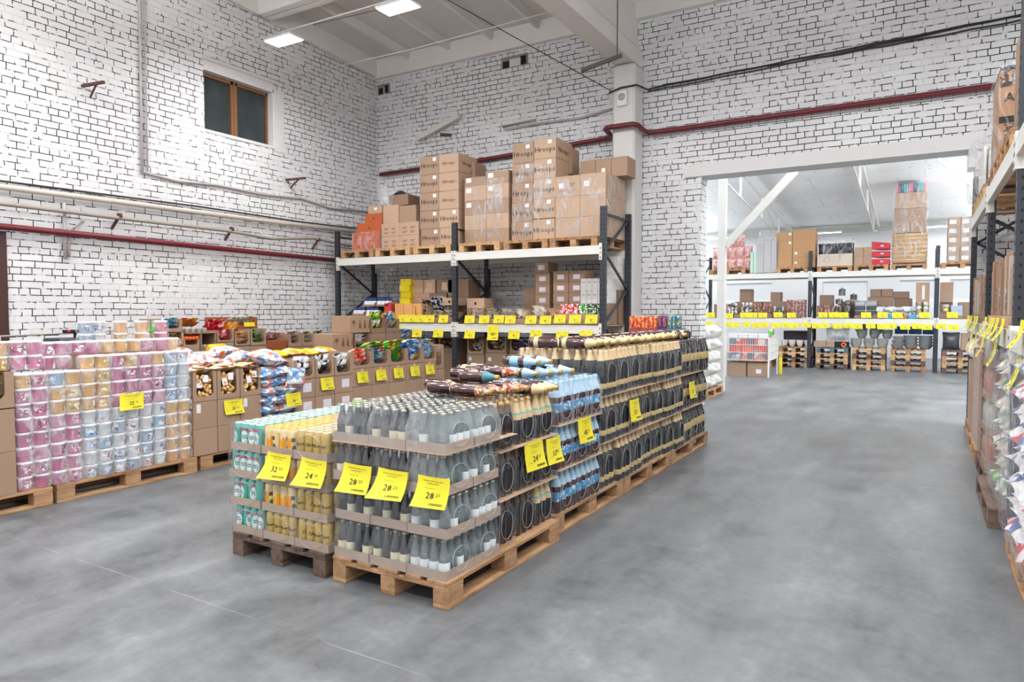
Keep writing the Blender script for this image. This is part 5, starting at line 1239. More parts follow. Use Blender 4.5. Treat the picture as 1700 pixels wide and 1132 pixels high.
fill((XW, 7.20, 1.11), PI/2, 0.36, 0.3, 0.0, 0.12, multi_mat('white_red_pack', ['#e8e4e0', '#c84a4a', '#f2f0ee', '#a8a49e'], 22), 'white and red packet on the rust-red box', 'packets on the rust-red box', 3, 2)
carton('plain box at the back of the wall row under the rust-red tray', (XW-0.46, 6.85, 0.0), 0.75, 0.4, 1.29, PI/2, CARDD)
display_box('rust-red tray of pale packets, highest by the wall', (XW-0.30, 6.80, 1.295), 0.62, 0.40, 0.17, PI/2, 0.05, CARDR, None, 0.08)
fill((XW-0.30, 6.88, 1.295), PI/2, 0.40, 0.3, 0.04, 0.17, multi_mat('pale_pack', ['#e0dcd0', '#c8c4b4', '#f0eee8', '#a89a80'], 20), 'pale packet in the rust-red tray', 'pale packets in the rust-red tray', 3, 2)
price_tag('blank yellow tag standing between the green packets and the rust-red tray', None, None, (XW-0.290, 6.95, 1.39), PI/2, 0.19, 0.07, 0.01, 0, small=True)
for k, nm in enumerate(('teal and black', 'pink', 'dark and pink')):
    y0 = 7.44+0.27*k; wbox('small open box of %s packets by the wall' % nm, y0, y0+0.27, 0.998, 0.21, zb=0.06, st=0.17)
    fill((XW, y0+0.135, 0.998), PI/2, 0.19, 0.3, 0.05, 0.23, MIXPK, '%s packet in its small open box by the wall' % nm, '%s packets by the wall' % nm, 2, 3)
# flat things lying between the rows
b = MB(); b.lathe([(0.055, 0), (0.06, 0.004), (0.06, 0.22), (0.05, 0.235), (0.04, 0.25)], mat('yellow_plastic', '#f0b81a', 0.4), 18, Matrix.Rotation(PI/2, 4, 'X'))
tag(obj('yellow_canister', b, None, (-8.05, 6.02, 1.06), 0), 'yellow canister lying in front of the greyish box', 'canister'); carton('plain box below the yellow canister', (-7.95, 5.9, 0), 0.5, 0.4, 0.995, PI/2, CARDD)
BAGP = mat('pale_blue_grey_film', '#b9c2cc', 0.25, var=0.2, scale=8, bump=0.6)
b = MB(); b.grid(lambda u, v: (-7.5+0.5*u, 4.45+1.35*v, 1.02+0.03*math.sin(9*u+4*v)+0.10*max(0, math.sin(3.1*v+0.2*u))*u*0.6), 14, 30, BAGP)
carton('plain boxes under the loose plastic sheet', (-7.02, 5.1, 0), 1.3, 0.45, 1.0, PI/2, CARDD)
tag(obj('plastic_sheet', b), 'loose grey plastic sheet lying behind the printed bags', 'sheet')
t = thing('folding_trolley', 'folded hand trolley with silver handle bars lying behind the yellow bags', 'trolley', (-7.4, 7.1, 0.0)); SIL = mat('silver_tube', '#b9bcc0', 0.3, metal=0.6)
b = MB(); b.tube([(0.1, -0.62, 0.98), (0.1, -0.05, 1.0)], 0.016, SIL, 8); obj('handle_bar', b, t)
b = MB(); b.tube([(0.1, 0.03, 1.0), (0.1, 0.52, 1.01)], 0.016, SIL, 8); obj('handle_bar', b, t)
b = MB(); b.box(0.05, 0.14, -0.06, 0.04, 0.94, 1.02, BLACK); b.box(0.05, 0.12, -0.68, -0.62, 0.92, 1.0, BLACK); b.box(0.05, 0.12, 0.52, 0.56, 0.95, 1.03, BLACK); b.box(0.0, 0.05, -0.66, 0.54, 0.0, 0.93, mat('dark_trolley_frame', '#3a3d42', 0.5)); obj('frame', b, t)
t = thing('shopping_trolley', 'dark trolley basket with red and black handle behind the pink tubs', 'trolley', (-8.6, 4.35, 0.0))
b = MB(); b.cbox(-0.22, 0.22, -0.22, 0.22, 1.13, 1.24, mat('dark_grey_plastic', '#34363a', 0.5), 0.03); b.box(-0.03, 0.03, -0.03, 0.03, 0, 1.13, BLACK); obj('basket', b, t)
b = MB(); b.tube([(0.1, -0.13, 1.32), (0.1, 0.13, 1.32)], 0.02, BLACK, 10); b.box(0.08, 0.12, -0.008, 0.008, 1.22, 1.32, BLACK); obj('handle', b, t)
b = MB(); b.tube([(0.1, -0.09, 1.32), (0.1, -0.06, 1.32)], 0.023, mat('red_grip', '#c8283a', 0.4), 10); b.tube([(0.1, 0.06, 1.32), (0.1, 0.09, 1.32)], 0.023, mat('red_grip', '#c8283a', 0.4), 10); obj('red_grip', b, t)
t = thing('metal_rail', 'thin grey metal rail stand by the wall behind the tubs', 'rail', (-8.9, 4.3, 0.0))
b = MB(); b.tube([(0, -0.6, 1.27), (0, 0.75, 1.30)], 0.012, GREYP, 6); b.tube([(0, -0.6, 1.12), (0, 0.75, 1.12)], 0.009, GREYP, 6); obj('rail', b, t)
b = MB(); b.tube([(0, -0.55, 0), (0, -0.55, 1.27)], 0.012, GREYP, 6); obj('post', b, t); b = MB(); b.tube([(0, 0.7, 0), (0, 0.7, 1.29)], 0.012, GREYP, 6); obj('post', b, t)
# ================= pallet racks =================
def upright_mesh(h, holes=True):
    b = MB(); b.box(-0.045, 0.045, 0, 0.065, 0, h, DARKS)
    b.box(-0.07, 0.07, -0.03, 0.09, 0, 0.006, DARKS)
    if holes:
        z = 0.06
        while z < h-0.03:
            for x in (-0.025, 0.025): b.box(x-0.007, x+0.007, -0.0012, 0, z, z+0.022, BLACK)
            b.box(0.045, 0.0462, 0.024, 0.040, z, z+0.022, BLACK); b.box(-0.0462, -0.045, 0.024, 0.040, z, z+0.022, BLACK)
            z += 0.075
    return b.mesh('upright')
def rack(label, loc, rz, bays, depth, hts, levels, group=None, bw=0.13):
    """origin at the left front post, bays along local +X, front towards local -Y"""
    t = thing('pallet_rack', label, 'rack', loc, rz, group); xs = [0]
    for bay in bays: xs.append(xs[-1]+bay)
    for i, x in enumerate(xs):
        h = hts[i]
        for y in (0, depth-0.065): obj('upright', cached(('up', h), lambda: upright_mesh(h)), t, (x, y, 0))
        def mk():
            b = MB(); z = 0.25; k = 0; y0, y1 = 0.065, depth-0.065
            b.box(-0.015, 0.015, y0, y1, 0.18, 0.21, DARKS); b.box(-0.015, 0.015, y0, y1, h-0.12, h-0.09, DARKS)
            while z+0.55 < h-0.05:
                a, c = ((y0, y1), (y1, y0))[k % 2]; b.bar((0, a, z), (0, c, z+0.55), 0.03, 0.035, DARKS); z += 0.55; k += 1
            return b.mesh('brace')
        obj('brace', cached(('br', h, depth), mk), t, (x, 0, 0))
    for i, bay in enumerate(bays):
        for (z, dk) in levels:
            L = bay-0.10
            def mb_():
                b = MB(); b.box(0, L, -0.012, 0.04, 0, bw, WHITES); b.box(0, L, -0.0125, -0.011, bw*0.80, bw*0.82, mat('beam_shadow_groove', '#b8b4ac', 0.5)); return b.mesh('beam')
            def mc_():
                b = MB(); b.box(-0.045, 0.0, -0.018, 0.05, -0.09, bw+0.03, WHITES); 
                for q in range(3): b.box(-0.030, -0.018, -0.0195, -0.018, -0.07+0.07*q, -0.04+0.07*q, BLACK)
                return b.mesh('beam_connector')
            for y in (0.0, depth-0.04):
                o = obj('beam', cached(('beam', L, bw), mb_), t, (xs[i]+0.05, y, z-bw))
                obj('beam_connector', cached(('con', bw), mc_), o, (0.0, 0, 0)); obj('beam_connector', cached(('con', bw), mc_), o, (L+0.045, 0, 0))
            if dk:
                b = MB(); b.box(0, L, 0.04, depth-0.04, -0.02, 0, mat('deck_board', '#a98f72', 0.7, var=0.1, scale=3)); obj('deck', b, t, (xs[i]+0.05, 0, z))
    return t
RY = 9.6
rack('pallet rack loaded with brown boxes along the back wall', (-9.53, RY, 0), 0, (2.71, 2.71), 1.08, (3.06, 3.05, 3.12), ((2.54, False), (1.34, True)))
ZT = 2.545
yp = RY+0.60
for k, (x, lb, wd) in enumerate(((-9.02, 'under the orange boxes', WOOD), (-8.17, 'under the stepped brown boxes', WOODY), (-7.29, 'under the tall stack of printed boxes', WOODY), (-6.32, 'under the film-wrapped boxes', WOODY), (-5.44, 'under the columns of printed boxes in the second bay', WOOD), (-4.60, 'under the wrapped cube of boxes at the end post', WOOD))):
    pallet('pallet on the back rack, %s' % lb, (x, yp, ZT), 0, wd)
ZP = ZT+0.146; y0 = RY+0.22
for L in range(2):
    for c in range(2):
        carton('bright orange box on the back rack, %s row, %s' % (('lower', 'upper')[L], ('side of the wall', 'side of the brown boxes')[c]), (-9.17+0.335*c, y0, ZP+0.172*L), 0.33, 0.5, 0.17, 0, mat('salmon_cardboard', '#c0623f', 0.7, var=0.06, scale=3), text='▲', tsize=0.05)
carton('orange box third in the orange stack', (-8.92, y0+0.02, ZP+0.345), 0.62, 0.45, 0.17, 0, CARDO, text='▲', tsize=0.05)
carton('orange box fourth in the orange stack', (-8.84, y0+0.05, ZP+0.517), 0.42, 0.45, 0.17, 0, CARDO, text='▲', tsize=0.05)
carton('small brown box on top of the orange stack', (-8.83, y0+0.08, ZP+0.69), 0.34, 0.4, 0.14, 0, CARDL, paper=(0.05, 0.6, 0.07, 0.045, None))
b = wrap_mesh(0.72, 0.54, 0.36, WRAP, 5, k=12); tag(obj('stretch_film', b, None, (-9.0, y0+0.25, ZP)), 'clear stretch film wrapped round the orange boxes', 'film')
for L in range(2):
    for c in range(2): carton('brown box with faint print, stepped stack, %s row, %s' % (('lower', 'upper')[L], ('toward the orange boxes', 'toward the tall stack')[c]), (-8.39+0.435*c, y0, ZP+0.235*L), 0.43, 0.55, 0.232, 0, CARDL, lines=True)
carton('upright plain box on the stepped stack, beside the orange boxes', (-8.40, y0+0.02, ZP+0.47), 0.37, 0.5, 0.33, 0, CARDL)
carton('tilted darker box with an open flap on the stepped stack', (-8.02, y0+0.04, ZP+0.47), 0.38, 0.5, 0.30, 0, CARD)
carton('box with loose film on top of the upright plain box', (-8.30, y0+0.12, ZP+0.802), 0.42, 0.4, 0.20, 0.1, CARDD)
packet('loose_film', 'film', 'crumpled clear film lying over the topmost box of the stepped stack', None, WRAPM, (-8.52, y0+0.05, ZP+0.98), (0.2, 0.4, 0.1), 0.34, 0.30, 0.16)
b = MB(); b.grid(lambda u, v: (0.14*(u-0.5)*2, 0.12*(v-0.5)*2, 0.10*math.cos((u-0.5)*2.6)*math.cos((v-0.5)*2.6)), 8, 8, mat('black_film_bag', '#26262a', 0.35)); tag(obj('black_bag', b, None, (-8.35, y0+0.25, ZP+0.995)), 'small black bag peeping over the stepped stack', 'bag')
# tall stack with printed name, partly in film
hh = [0.315]*5; z = ZP
for L in range(5):
    for c in range(2):
        w_ = 0.415; nm = '%s from the pallet, %s column' % (ORD[L], ('outer', 'inner')[c])
        small = (c == 1 and L > 1)
        carton('brown box with black name print in the tall stack, %s' % nm, (-7.50+0.42*c+(0.02 if L == 0 else 0), y0, z), w_, 0.58, 0.312, 0.0, CARDL if c else CARD, text='Hroops', tsize=0.085 if small else 0.118, paper=(0.28, 0.82, 0.07, 0.06, None) if not small else None, side=(L > 2 and c == 1), group='boxes with black name print', tape=False, tz=0.5)
    z += 0.316
for L in range(2): carton('brown box with black name print behind the tall stack, %s' % ('lower', 'upper')[L], (-6.98, y0+0.40, ZP+0.85+0.32*L), 0.36, 0.36, 0.315, 0.0, CARD, text='Hroops', tsize=0.085, group='boxes with black name print')
carton('plain box holding up the boxes behind the tall stack', (-6.96, y0+0.42, ZP), 0.3, 0.36, 0.85, 0, CARDD)
# film wrapped mid stack
zz = [0.0, 0.235, 0.49, 0.735, 0.98]
for L in range(5):
    for c in range(2):
        h_ = (0.233, 0.253, 0.243, 0.243, 0.20)[L] if c else (0.233, 0.253, 0.243, 0.243, 0.14)[L]
        carton('box in clear film on the back rack, %s from the pallet, %s column' % (ORD[L], ('outer', 'inner')[c]), (-6.53+0.44*c, y0, ZP+zz[L]), 0.435, 0.58, h_, 0, CARDL if L % 2 else CARD, paper=(-0.3, 0.7, 0.10, 0.075, None) if (L in (3, 4) or (L == 2 and c == 0)) else None)
tag(obj('stretch_film', wrap_mesh(0.87, 0.58, 1.15, WRAP, 6, k=10), None, (-6.31, y0+0.29, ZP)), 'stretch film round the shorter stack in the middle of the rack', 'film')
z = ZP
for L in range(5):
    for c in range(2):
        carton('brown box with black name print beside the wrapped cube, %s from the pallet, %s column' % (ORD[L], ('outer', 'inner')[c]), (-5.62+0.40*c+0.005*L, y0, z+(0.03*c if L else 0.02*c)), 0.392, 0.58, 0.312, 0, CARDL if c else CARD, text='Hroops', tsize=0.118, paper=(0.22, 0.82, 0.07, 0.06, None), side=(L == 4 and c == 1), group='boxes with black name print beside the wrapped cube')
    z += 0.315
carton('box at the back on the columns of printed boxes', (-5.20, y0+0.45, ZP+1.1), 0.5, 0.30, 0.42, 0, CARD)
tag(obj('stretch_film', wrap_mesh(0.82, 0.6, 1.28, WRAP, 8, k=10), None, (-5.42, y0+0.29, ZP)), 'stretch film round the printed boxes beside the wrapped cube', 'film')
# wrapped cube
for L in range(3):
    for c in range(2):
        carton('large plain box in the wrapped cube, %s row, %s' % (lay(L, 3), ('inner', 'end post')[c]), (-4.80+0.43*c, y0, ZP+0.325*L), 0.426, 0.80, 0.322, 0, CARDL, paper=(-0.25, 0.55, 0.09, 0.08, None) if (L == 2) else None, lines=(L == 2 and c == 0))
for c in range(3): carton('small box on the wrapped cube, %s from the printed boxes' % ORD[c], (-4.66+0.27*c, y0+0.45, ZP+0.98), 0.265, 0.36, 0.30, 0, CARD, paper=(0.0, 0.4, 0.06, 0.06, None) if c == 1 else None)
tag(obj('stretch_film', wrap_mesh(0.88, 0.82, 0.99, WRAP, 9, k=12), None, (-4.585, y0+0.40, ZP)), 'stretch film round the cube of boxes at the end post', 'film')
# ---- middle level goods
ZM = 1.345; ym = RY+0.10
NAVY = mat('navy_white_pack', '#2c3f7a', 0.4); WPK = mat('white_pack', '#e6e8ee', 0.4)
def packs_tray(label, x, z, n, w, name, m1, m2, y=ym, hh=0.15, cat='packet'):
    display_box('low tray of %s, %s' % (name, label), (x, y, z), w, 0.25, 0.07, 0, 0.035, CARD, 'low trays on the shelf', st=0.04)
    for i in range(n):
        b = cached(('pk', m1.name, m2.name, n, w, hh), lambda: (lambda b: b.cbox(-w*0.46/n, w*0.46/n, 0, 0.10, 0, hh*0.62, m2, 0.01).cbox(-w*0.46/n, w*0.46/n, 0, 0.10, hh*0.62, hh, m1, 0.012))(MB()).mesh('pack'))
        o = obj('pack', b, None, (x-w/2+w*(i+0.5)/n, y+0.02, z+0.006)); tag(o, '%s pack standing in the tray %s' % (name, label), cat, '%s packs %s' % (name, label))
plk = mat('red_edge', '#b8343a', 0.5)
for c in range(2):
    packs_tray('lower, %s the side post' % ('next to', 'second from')[c], -9.09+0.325*c, 1.345+0.13, 3, 0.29, 'blue and white', NAVY, WPK)
    packs_tray('upper, %s the side post' % ('next to', 'second from')[c], -8.82+0.32*c, 1.345+0.30, 3, 0.29, 'blue and white', NAVY, WPK)
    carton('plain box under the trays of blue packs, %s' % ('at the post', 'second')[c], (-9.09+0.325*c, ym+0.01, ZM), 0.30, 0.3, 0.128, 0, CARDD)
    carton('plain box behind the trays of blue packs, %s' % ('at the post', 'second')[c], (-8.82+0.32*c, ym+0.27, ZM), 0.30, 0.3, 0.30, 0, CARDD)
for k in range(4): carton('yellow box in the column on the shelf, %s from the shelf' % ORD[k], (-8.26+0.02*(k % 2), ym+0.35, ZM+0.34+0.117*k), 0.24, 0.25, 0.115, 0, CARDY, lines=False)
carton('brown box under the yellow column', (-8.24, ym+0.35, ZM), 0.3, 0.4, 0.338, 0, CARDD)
for k, (x, z, w_, h_) in enumerate(((-8.02, 1.885, 0.24, 0.25), (-7.76, 1.885, 0.25, 0.25), (-7.95, 1.66, 0.40, 0.222), (-7.56, 1.66, 0.36, 0.222), (-7.42, 1.885, 0.34, 0.24), (-7.12, 1.66, 0.44, 0.46), (-7.75, 1.345, 0.8, 0.312), (-7.13, 1.345, 0.42, 0.312))):
    carton('brown box at the back of the first bay shelf, %s of the group' % ORD[k], (x, ym+0.45, z), w_, 0.4, h_, 0, CARDL if k < 3 else CARDD, paper=(0, 0.5, 0.12, 0.14, mat('pale_print_label', '#cbb89c', 0.6)) if k in (1, 4) else None)
ORPK = mat('orange_stripe_pack', '#dca060', 0.5, var=0.45, scale=30, stretch=(3, 1, 0.3))
for k in range(3): carton('orange striped carton on the shelf, %s from the yellow packs' % ORD[k], (-8.20+0.205*k+0.1, ym, ZM+0.02), 0.198, 0.3, 0.325-0.02*0, 0, ORPK, group='orange cartons on the shelf')
for k in range(2): carton('small %s pack beside the orange cartons' % ('yellow', 'red')[k], (-8.37, ym, ZM+0.02+0.17*k), 0.16, 0.2, 0.165, 0, (CARDY, mat('red_carton', '#c43a3a', 0.5))[k])
BLKP = multi_mat('black_silver_packet', ['#1c1e22', '#e2e4e8', '#3a3f48', '#c8ccd2', '#101114'], 18, 0.2); PLN = multi_mat('clear_paper_packet', ['#d8c8b4', '#e8ddd0', '#b89c80', '#8fa0b0', '#f0e8e0'], 18, 0.3)
display_box('open box of silver packets on the shelf', (-7.60, ym, ZM), 0.26, 0.3, 0.30, 0, 0.14, CARD, None, 0.06)
fill((-7.60, ym, ZM), 0, 0.26, 0.3, 0.10, 0.42, BLKP, 'black and silver packet in the box beside the orange cartons', 'black and silver packets', 2, 4)
fill((-7.28, ym+0.03, ZM+0.17), 0, 0.40, 0.3, 0.10, 0.26, BLKP, 'black and silver packet heaped toward the middle post', 'heaped black and silver packets', 2, 3, lie=0.9)
for k in range(2):
    display_box('open box of clear paper packets, %s the middle post' % ('second from', 'next to')[k], (-7.31+0.27*k, ym, ZM), 0.262, 0.3, 0.20, 0, 0.10, CARD, None, 0.08)
    fill((-7.31+0.27*k, ym, ZM), 0, 0.22, 0.3, 0.04, 0.22, PLN, 'clear packet in the box %s the middle post' % ('second from', 'next to')[k], 'clear packets %d' % k, 2, 3)
carton('flat printed box on the boxes by the middle post', (-7.03, ym+0.06, ZM+0.31), 0.30, 0.3, 0.13, 0, CARDL, text='■', tsize=0.06)
carton('flat printed box past the middle post', (-6.55, ym+0.15, ZM+0.26), 0.36, 0.3, 0.17, 0, CARDL, text='■', tsize=0.06)
carton('plain box under the flat printed box past the middle post', (-6.55, ym+0.15, ZM), 0.36, 0.3, 0.258, 0, CARDD)
SNB = ['second bay, first', 'second bay, second', 'second bay, third', 'second bay, fourth', 'second bay, fifth', 'second bay, sixth']
for k in range(6):
    x = -6.46+0.295*k; display_box('open box of bread-coloured packets, %s from the middle post' % SNB[k], (x, ym, ZM), 0.285, 0.3, 0.19, 0, 0.085, CARD, 'open boxes in the second bay', 0.06)
    mm = (PLN, multi_mat('blue_white_clear', ['#d8c8b4', '#5a80b0', '#e8e4e0', '#c0a888'], 18), PLN, multi_mat('cream_pack', ['#f0e4d4', '#e0c8a8', '#ffffff', '#d0a878'], 18), multi_mat('white_round_pack', ['#ffffff', '#f0ece6', '#e8d8c0'], 10), multi_mat('peach_pack', ['#e0b89a', '#f0dccb', '#d0907a', '#f6eee8'], 18))[k]
    fill((x, ym, ZM), 0, 0.26, 0.3, 0.06, 0.27 if k in (4,) else 0.22, mm, 'packet in the open box of the %s' % SNB[k], 'packets in the %s' % SNB[k], 2, 3, lie=1.0)
REDT = multi_mat('red_carton_print', ['#d82a3a', '#f4f0ee', '#e84a58', '#c01828', '#ffffff'], 55, 0.35); GRNT = multi_mat('green_carton_print', ['#2f8a3a', '#f0f4ee', '#5ab04a', '#1f6a2c', '#e8e4d0'], 55, 0.35); GRND = multi_mat('black_green_carton', ['#1d2420', '#3f9a4a', '#e8efe4', '#14281a'], 55, 0.35)
for k in range(9):
    m_ = (REDT, REDT, REDT, REDT, GRNT, GRNT, GRND, GRND, GRND)[k]; nm = ('red and white', 'green and white', 'black and green')[(k > 3)+(k > 5)]
    b = cached(('ct', m_.name), lambda: MB().cbox(-0.034, 0.034, 0, 0.06, 0, 0.15, m_, 0.005).mesh('carton_pack')); 
    for r_ in range(2): o = obj('juice_carton', b, None, (-4.83+0.077*k, ym+0.02+0.08*r_, ZM+0.17)); tag(o, '%s carton in the row at the end of the shelf' % nm, 'carton', nm+' cartons at the end of the shelf')
for k in range(3): carton('low brown tray under the cartons at the shelf end, %s' % ORD[k], (-4.74+0.235*k, ym, ZM), 0.228, 0.3, 0.168, 0, CARD)
for L in range(3):
    for c in range(3):
        carton('brown box with white label in the block above the packets, %s row, %s' % (lay(L, 3), ORD[c]), (-5.40+0.285*c+(0.05 if c else 0), ym+0.42, ZM+0.31+0.178*L+(0.02 if c else 0)), 0.262 if not c else 0.278, 0.40, 0.176, 0, CARD, paper=(0, 0.45, 0.12, 0.075, mat('lilac_white_label', '#e2dbe6', 0.6)), group='labelled boxes in the second bay')
        if L == 0: carton('plain box under the labelled boxes, %s' % ORD[c], (-5.40+0.285*c+(0.05 if c else 0), ym+0.42, ZM), 0.27, 0.40, 0.308+(0.02 if c else 0), 0, CARDD)
carton('brown box with torn white label, alone on top of the block', (-5.42, ym+0.42, ZM+0.845), 0.25, 0.35, 0.17, 0, CARD, paper=(0, 0.5, 0.12, 0.08, None))
carton('box at the left of the labelled block', (-5.68, ym+0.52, ZM), 0.24, 0.36, 0.60, 0, CARDD)
for L in range(2):
    for c in range(5): carton('slim white carton, %s row, %s from the labelled boxes' % (('lower', 'upper')[L], ORD[c]), (-4.64+0.098*c, ym+0.38, ZM+0.33+0.20*L), 0.095, 0.3, 0.198, 0, CARDW, group='slim white cartons', lines=False, paper=(0, 0.7, 0.05, 0.02, mat('grey_small_print', '#a8a6b0', 0.6)))
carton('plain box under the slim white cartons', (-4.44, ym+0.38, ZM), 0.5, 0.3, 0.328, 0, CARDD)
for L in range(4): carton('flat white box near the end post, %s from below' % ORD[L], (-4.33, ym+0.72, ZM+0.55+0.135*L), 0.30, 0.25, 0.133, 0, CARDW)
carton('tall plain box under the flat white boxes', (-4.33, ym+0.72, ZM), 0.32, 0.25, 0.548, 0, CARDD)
# ---- under the lower beam, second bay
yl = RY+0.25
for k, (x, w_, hs) in enumerate(((-6.97+0.02, 0.42, (0.2, 0.2, 0.2, 0.2)), (-6.46, 0.48, (0.27, 0.29, 0.27)), (-5.93, 0.50, (0.28, 0.27, 0.28)), (-5.42, 0.48, (0.28, 0.27, 0.28)))):
    if k == 0: x, w_ = -6.56, 0.34
    if k == 1: x, w_ = -6.17, 0.42
    if k == 2: x, w_ = -5.70, 0.48
    if k == 3: x, w_ = -5.18, 0.50
    z = 0.02
    for L, h_ in enumerate(hs):
        carton('brown box under the lower shelf, column %s from the middle post, %s' % (('one', 'two', 'three', 'four')[k], lay(L, len(hs))), (x, yl+0.05*k, z), w_, 0.5, h_-0.003, 0, CARDL if k == 2 else CARD, text='Hroops' if (k == 2 and L == len(hs)-1) else None, tsize=0.085, paper=(-0.3, 0.6, 0.06, 0.06, None) if k < 2 else None); z += h_
    cols_ = (multi_mat('brown_toffee_packet', ['#6a4a34', '#e0c8b0', '#3a2a20', '#b8906a', '#f0e8e0'], 20), multi_mat('dark_cream_packet', ['#2c2622', '#e8d8c4', '#a07850', '#f4efe8'], 18), multi_mat('blue_white_red_packet', ['#2a4fa0', '#e8ecf4', '#c83a3a', '#5a7ac0'], 18), multi_mat('red_brown_packet', ['#c84a3a', '#e8c8b0', '#8a2a20', '#f0a070'], 18))
    display_box('open box of packets under the lower shelf, column %s from the middle post' % ('one', 'two', 'three', 'four')[k], (x, yl+0.05*k, z), w_-0.02, 0.4, 0.26, 0, 0.05, CARD, 'open boxes under the lower shelf', 0.08)
    fill((x, yl+0.05*k, z), 0, w_-0.08, 0.3, 0.05, 0.24, cols_[k], 'packet in the open box under the lower shelf, column %s' % ('one', 'two', 'three', 'four')[k], 'packets under the shelf, column %d' % k, 2, 3, pt=0.07)
for k in range(3):
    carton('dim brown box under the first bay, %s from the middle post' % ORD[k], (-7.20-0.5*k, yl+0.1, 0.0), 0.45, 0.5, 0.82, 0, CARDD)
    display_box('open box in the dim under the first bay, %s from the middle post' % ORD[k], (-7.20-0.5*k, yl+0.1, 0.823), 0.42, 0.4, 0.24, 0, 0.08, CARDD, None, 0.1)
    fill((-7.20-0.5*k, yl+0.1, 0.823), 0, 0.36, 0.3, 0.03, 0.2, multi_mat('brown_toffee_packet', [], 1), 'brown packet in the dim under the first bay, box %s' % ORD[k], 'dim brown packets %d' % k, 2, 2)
# ---- small price tags of the back rack
def rtag(label, p, c, x, z, w_=0.20, y=RY-0.025, h=0.135, curl=0.02, side=0.1): price_tag(label, p, c, (x, y, z), 0, w_, h, curl, side, 0, True, 'yellow tags on the back rack')
for k, (x, z, p) in enumerate(((-7.91, 1.49, '17'), (-7.71, 1.49, '25'), (-7.51, 1.49, '36'), (-7.31, 1.49, '40'), (-7.02, 1.49, '42'), (-6.48, 1.485, '39'), (-6.19, 1.485, '35'), (-5.91, 1.49, '31'), (-5.69, 1.485, '47'), (-5.31, 1.485, '40'), (-5.05, 1.485, '46'), (-4.80, 1.50, '21'), (-4.54, 1.50, '51'), (-4.27, 1.50, '42'))):
    rtag('yellow price tag above the lower beam of the back rack, %s' % ('%s in the first bay' % ORD[k] if k < 5 else '%s in the second bay' % ORD[k-5]), p, '50', x, z, 0.198)
for k, (x, z, p) in enumerate(((-7.59, 1.235, '40'), (-7.13, 1.24, '32'), (-6.48, 1.235, '36'), (-6.02, 1.325, '46'), (-5.62, 1.245, '35'), (-5.22, 1.255, '22'), (-4.76, 1.245, '25'), (-4.36, 1.26, '31'), (-9.27, 1.24, None), (-8.05, 1.30, None))):
    rtag('yellow price tag below the lower beam of the back rack, %s along' % ORD[k], p, '50', x, z, 0.21, h=0.25 if k == 3 else 0.14)
# cans by the column
CANR = multi_mat('orange_red_energy_can', ['#e8342a', '#f0a02a', '#d8243a', '#f4c84a', '#b81c30'], 60, 0.3, metal=0.3); CANP = multi_mat('purple_can', ['#5a2a6a', '#7a3a80', '#c84a4a', '#3a1f50'], 60, 0.3, metal=0.3); CANB = multi_mat('blue_tall_can', ['#2a7aa0', '#3a9ac0', '#d8c04a', '#1f5a80'], 60, 0.3, metal=0.3)
def ecan(m): return cached(('ec', m.name), lambda: MB().lathe([(0.022, 0), (0.026, 0.006), (0.0265, 0.012), (0.0265, 0.150), (0.023, 0.158), (0.0225, 0.163, ALU), (0.0, 0.162)], m, 14).mesh('can'))
for k in range(3):
    nm = ('red and orange', 'purple', 'blue')[k]; xs_ = (-3.31, -2.92, -2.79)[k]; n = (7, 2, 3)[k]
    w_ = n*0.054
    t = thing('can_case', 'case of %s slim cans stacked by the opening behind the island' % nm, 'drink cans', (xs_, 8.6, 1.20+(0.06 if k else 0.05)))
    obj('cardboard_tray', MB().box(0, w_+0.01, 0, 0.25, 0, 0.075, mat('case_%d' % k, ('#9c2a3a', '#6a3a78', '#2f7a8c')[k], 0.5)), t)
    for i in range(n):
        for j in range(2): obj('can', ecan((CANR, CANP, CANB)[k]), t, (0.032+0.054*i, 0.032+0.054*j, 0.075), R.uniform(0, 6))
    obj('shrink_film', wrap_mesh(w_+0.01, 0.25, 0.245, FILM, k, k=14), t, ((w_+0.01)/2, 0.125, 0))
    for L in range(4): 
        c_ = carton('case of slim cans under the %s ones, %s' % (nm, lay(L, 4)), (xs_+w_/2, 8.6, 0.146+0.265*L+(0.015*L if k else 0.01*L)), w_-0.004, 0.25, 0.262, 0, mat('case_%d' % k, '#9c2a3a', 0.5))
pallet('pallet under the cases of slim cans', (-3.0, 8.85, 0), PI/2, WOOD, 0.8, 0.7)
# ================= the far hall =================
FY = 20.4
rack('long pallet rack at the far end of the next hall', (-5.60, FY, 0), 0, (2.97, 2.96, 2.93), 1.1, (3.2, 3.2, 3.2, 3.2), ((2.62, False), (1.36, True)), bw=0.14)
ZF = 2.625; yf = FY+0.15
def fp(label, x, w_=0.8, z=ZF): pallet(label, (x, FY+0.62, z), 0, WOOD, 1.2, w_)
fp('pallet on the far rack under the pink bales', -4.86, 1.0); fp('pallet on the far rack under the brown box block', -3.10); fp('pallet on the far rack under the black bags', -2.03, 0.85); fp('pallet on the far rack under the tall wrapped stack', -0.30); fp('pallet on the far rack under the wrapped labelled boxes', 0.85, 0.9); fp('pallet on the far rack under the red boxes', -1.16, 0.8)
PBALE = multi_mat('pink_bale', ['#d89a90', '#e8c4bc', '#c87a78', '#f0e0dc', '#d8a8a0'], 40, 0.4)
for L in range(3):
    for c in range(5):
        if L == 2 and c not in (2, 3): continue
        packet('pink_bale', 'bale', 'pink wrapped bale on the far rack, %s row, %s from the opening jamb' % (lay(L, 3), ORD[c]), 'pink bales on the far rack', PBALE, (-5.22+0.225*c, yf+0.15, ZF+0.30+0.33*L), (0.0, 0, 0.0), 0.24, 0.34, 0.26)
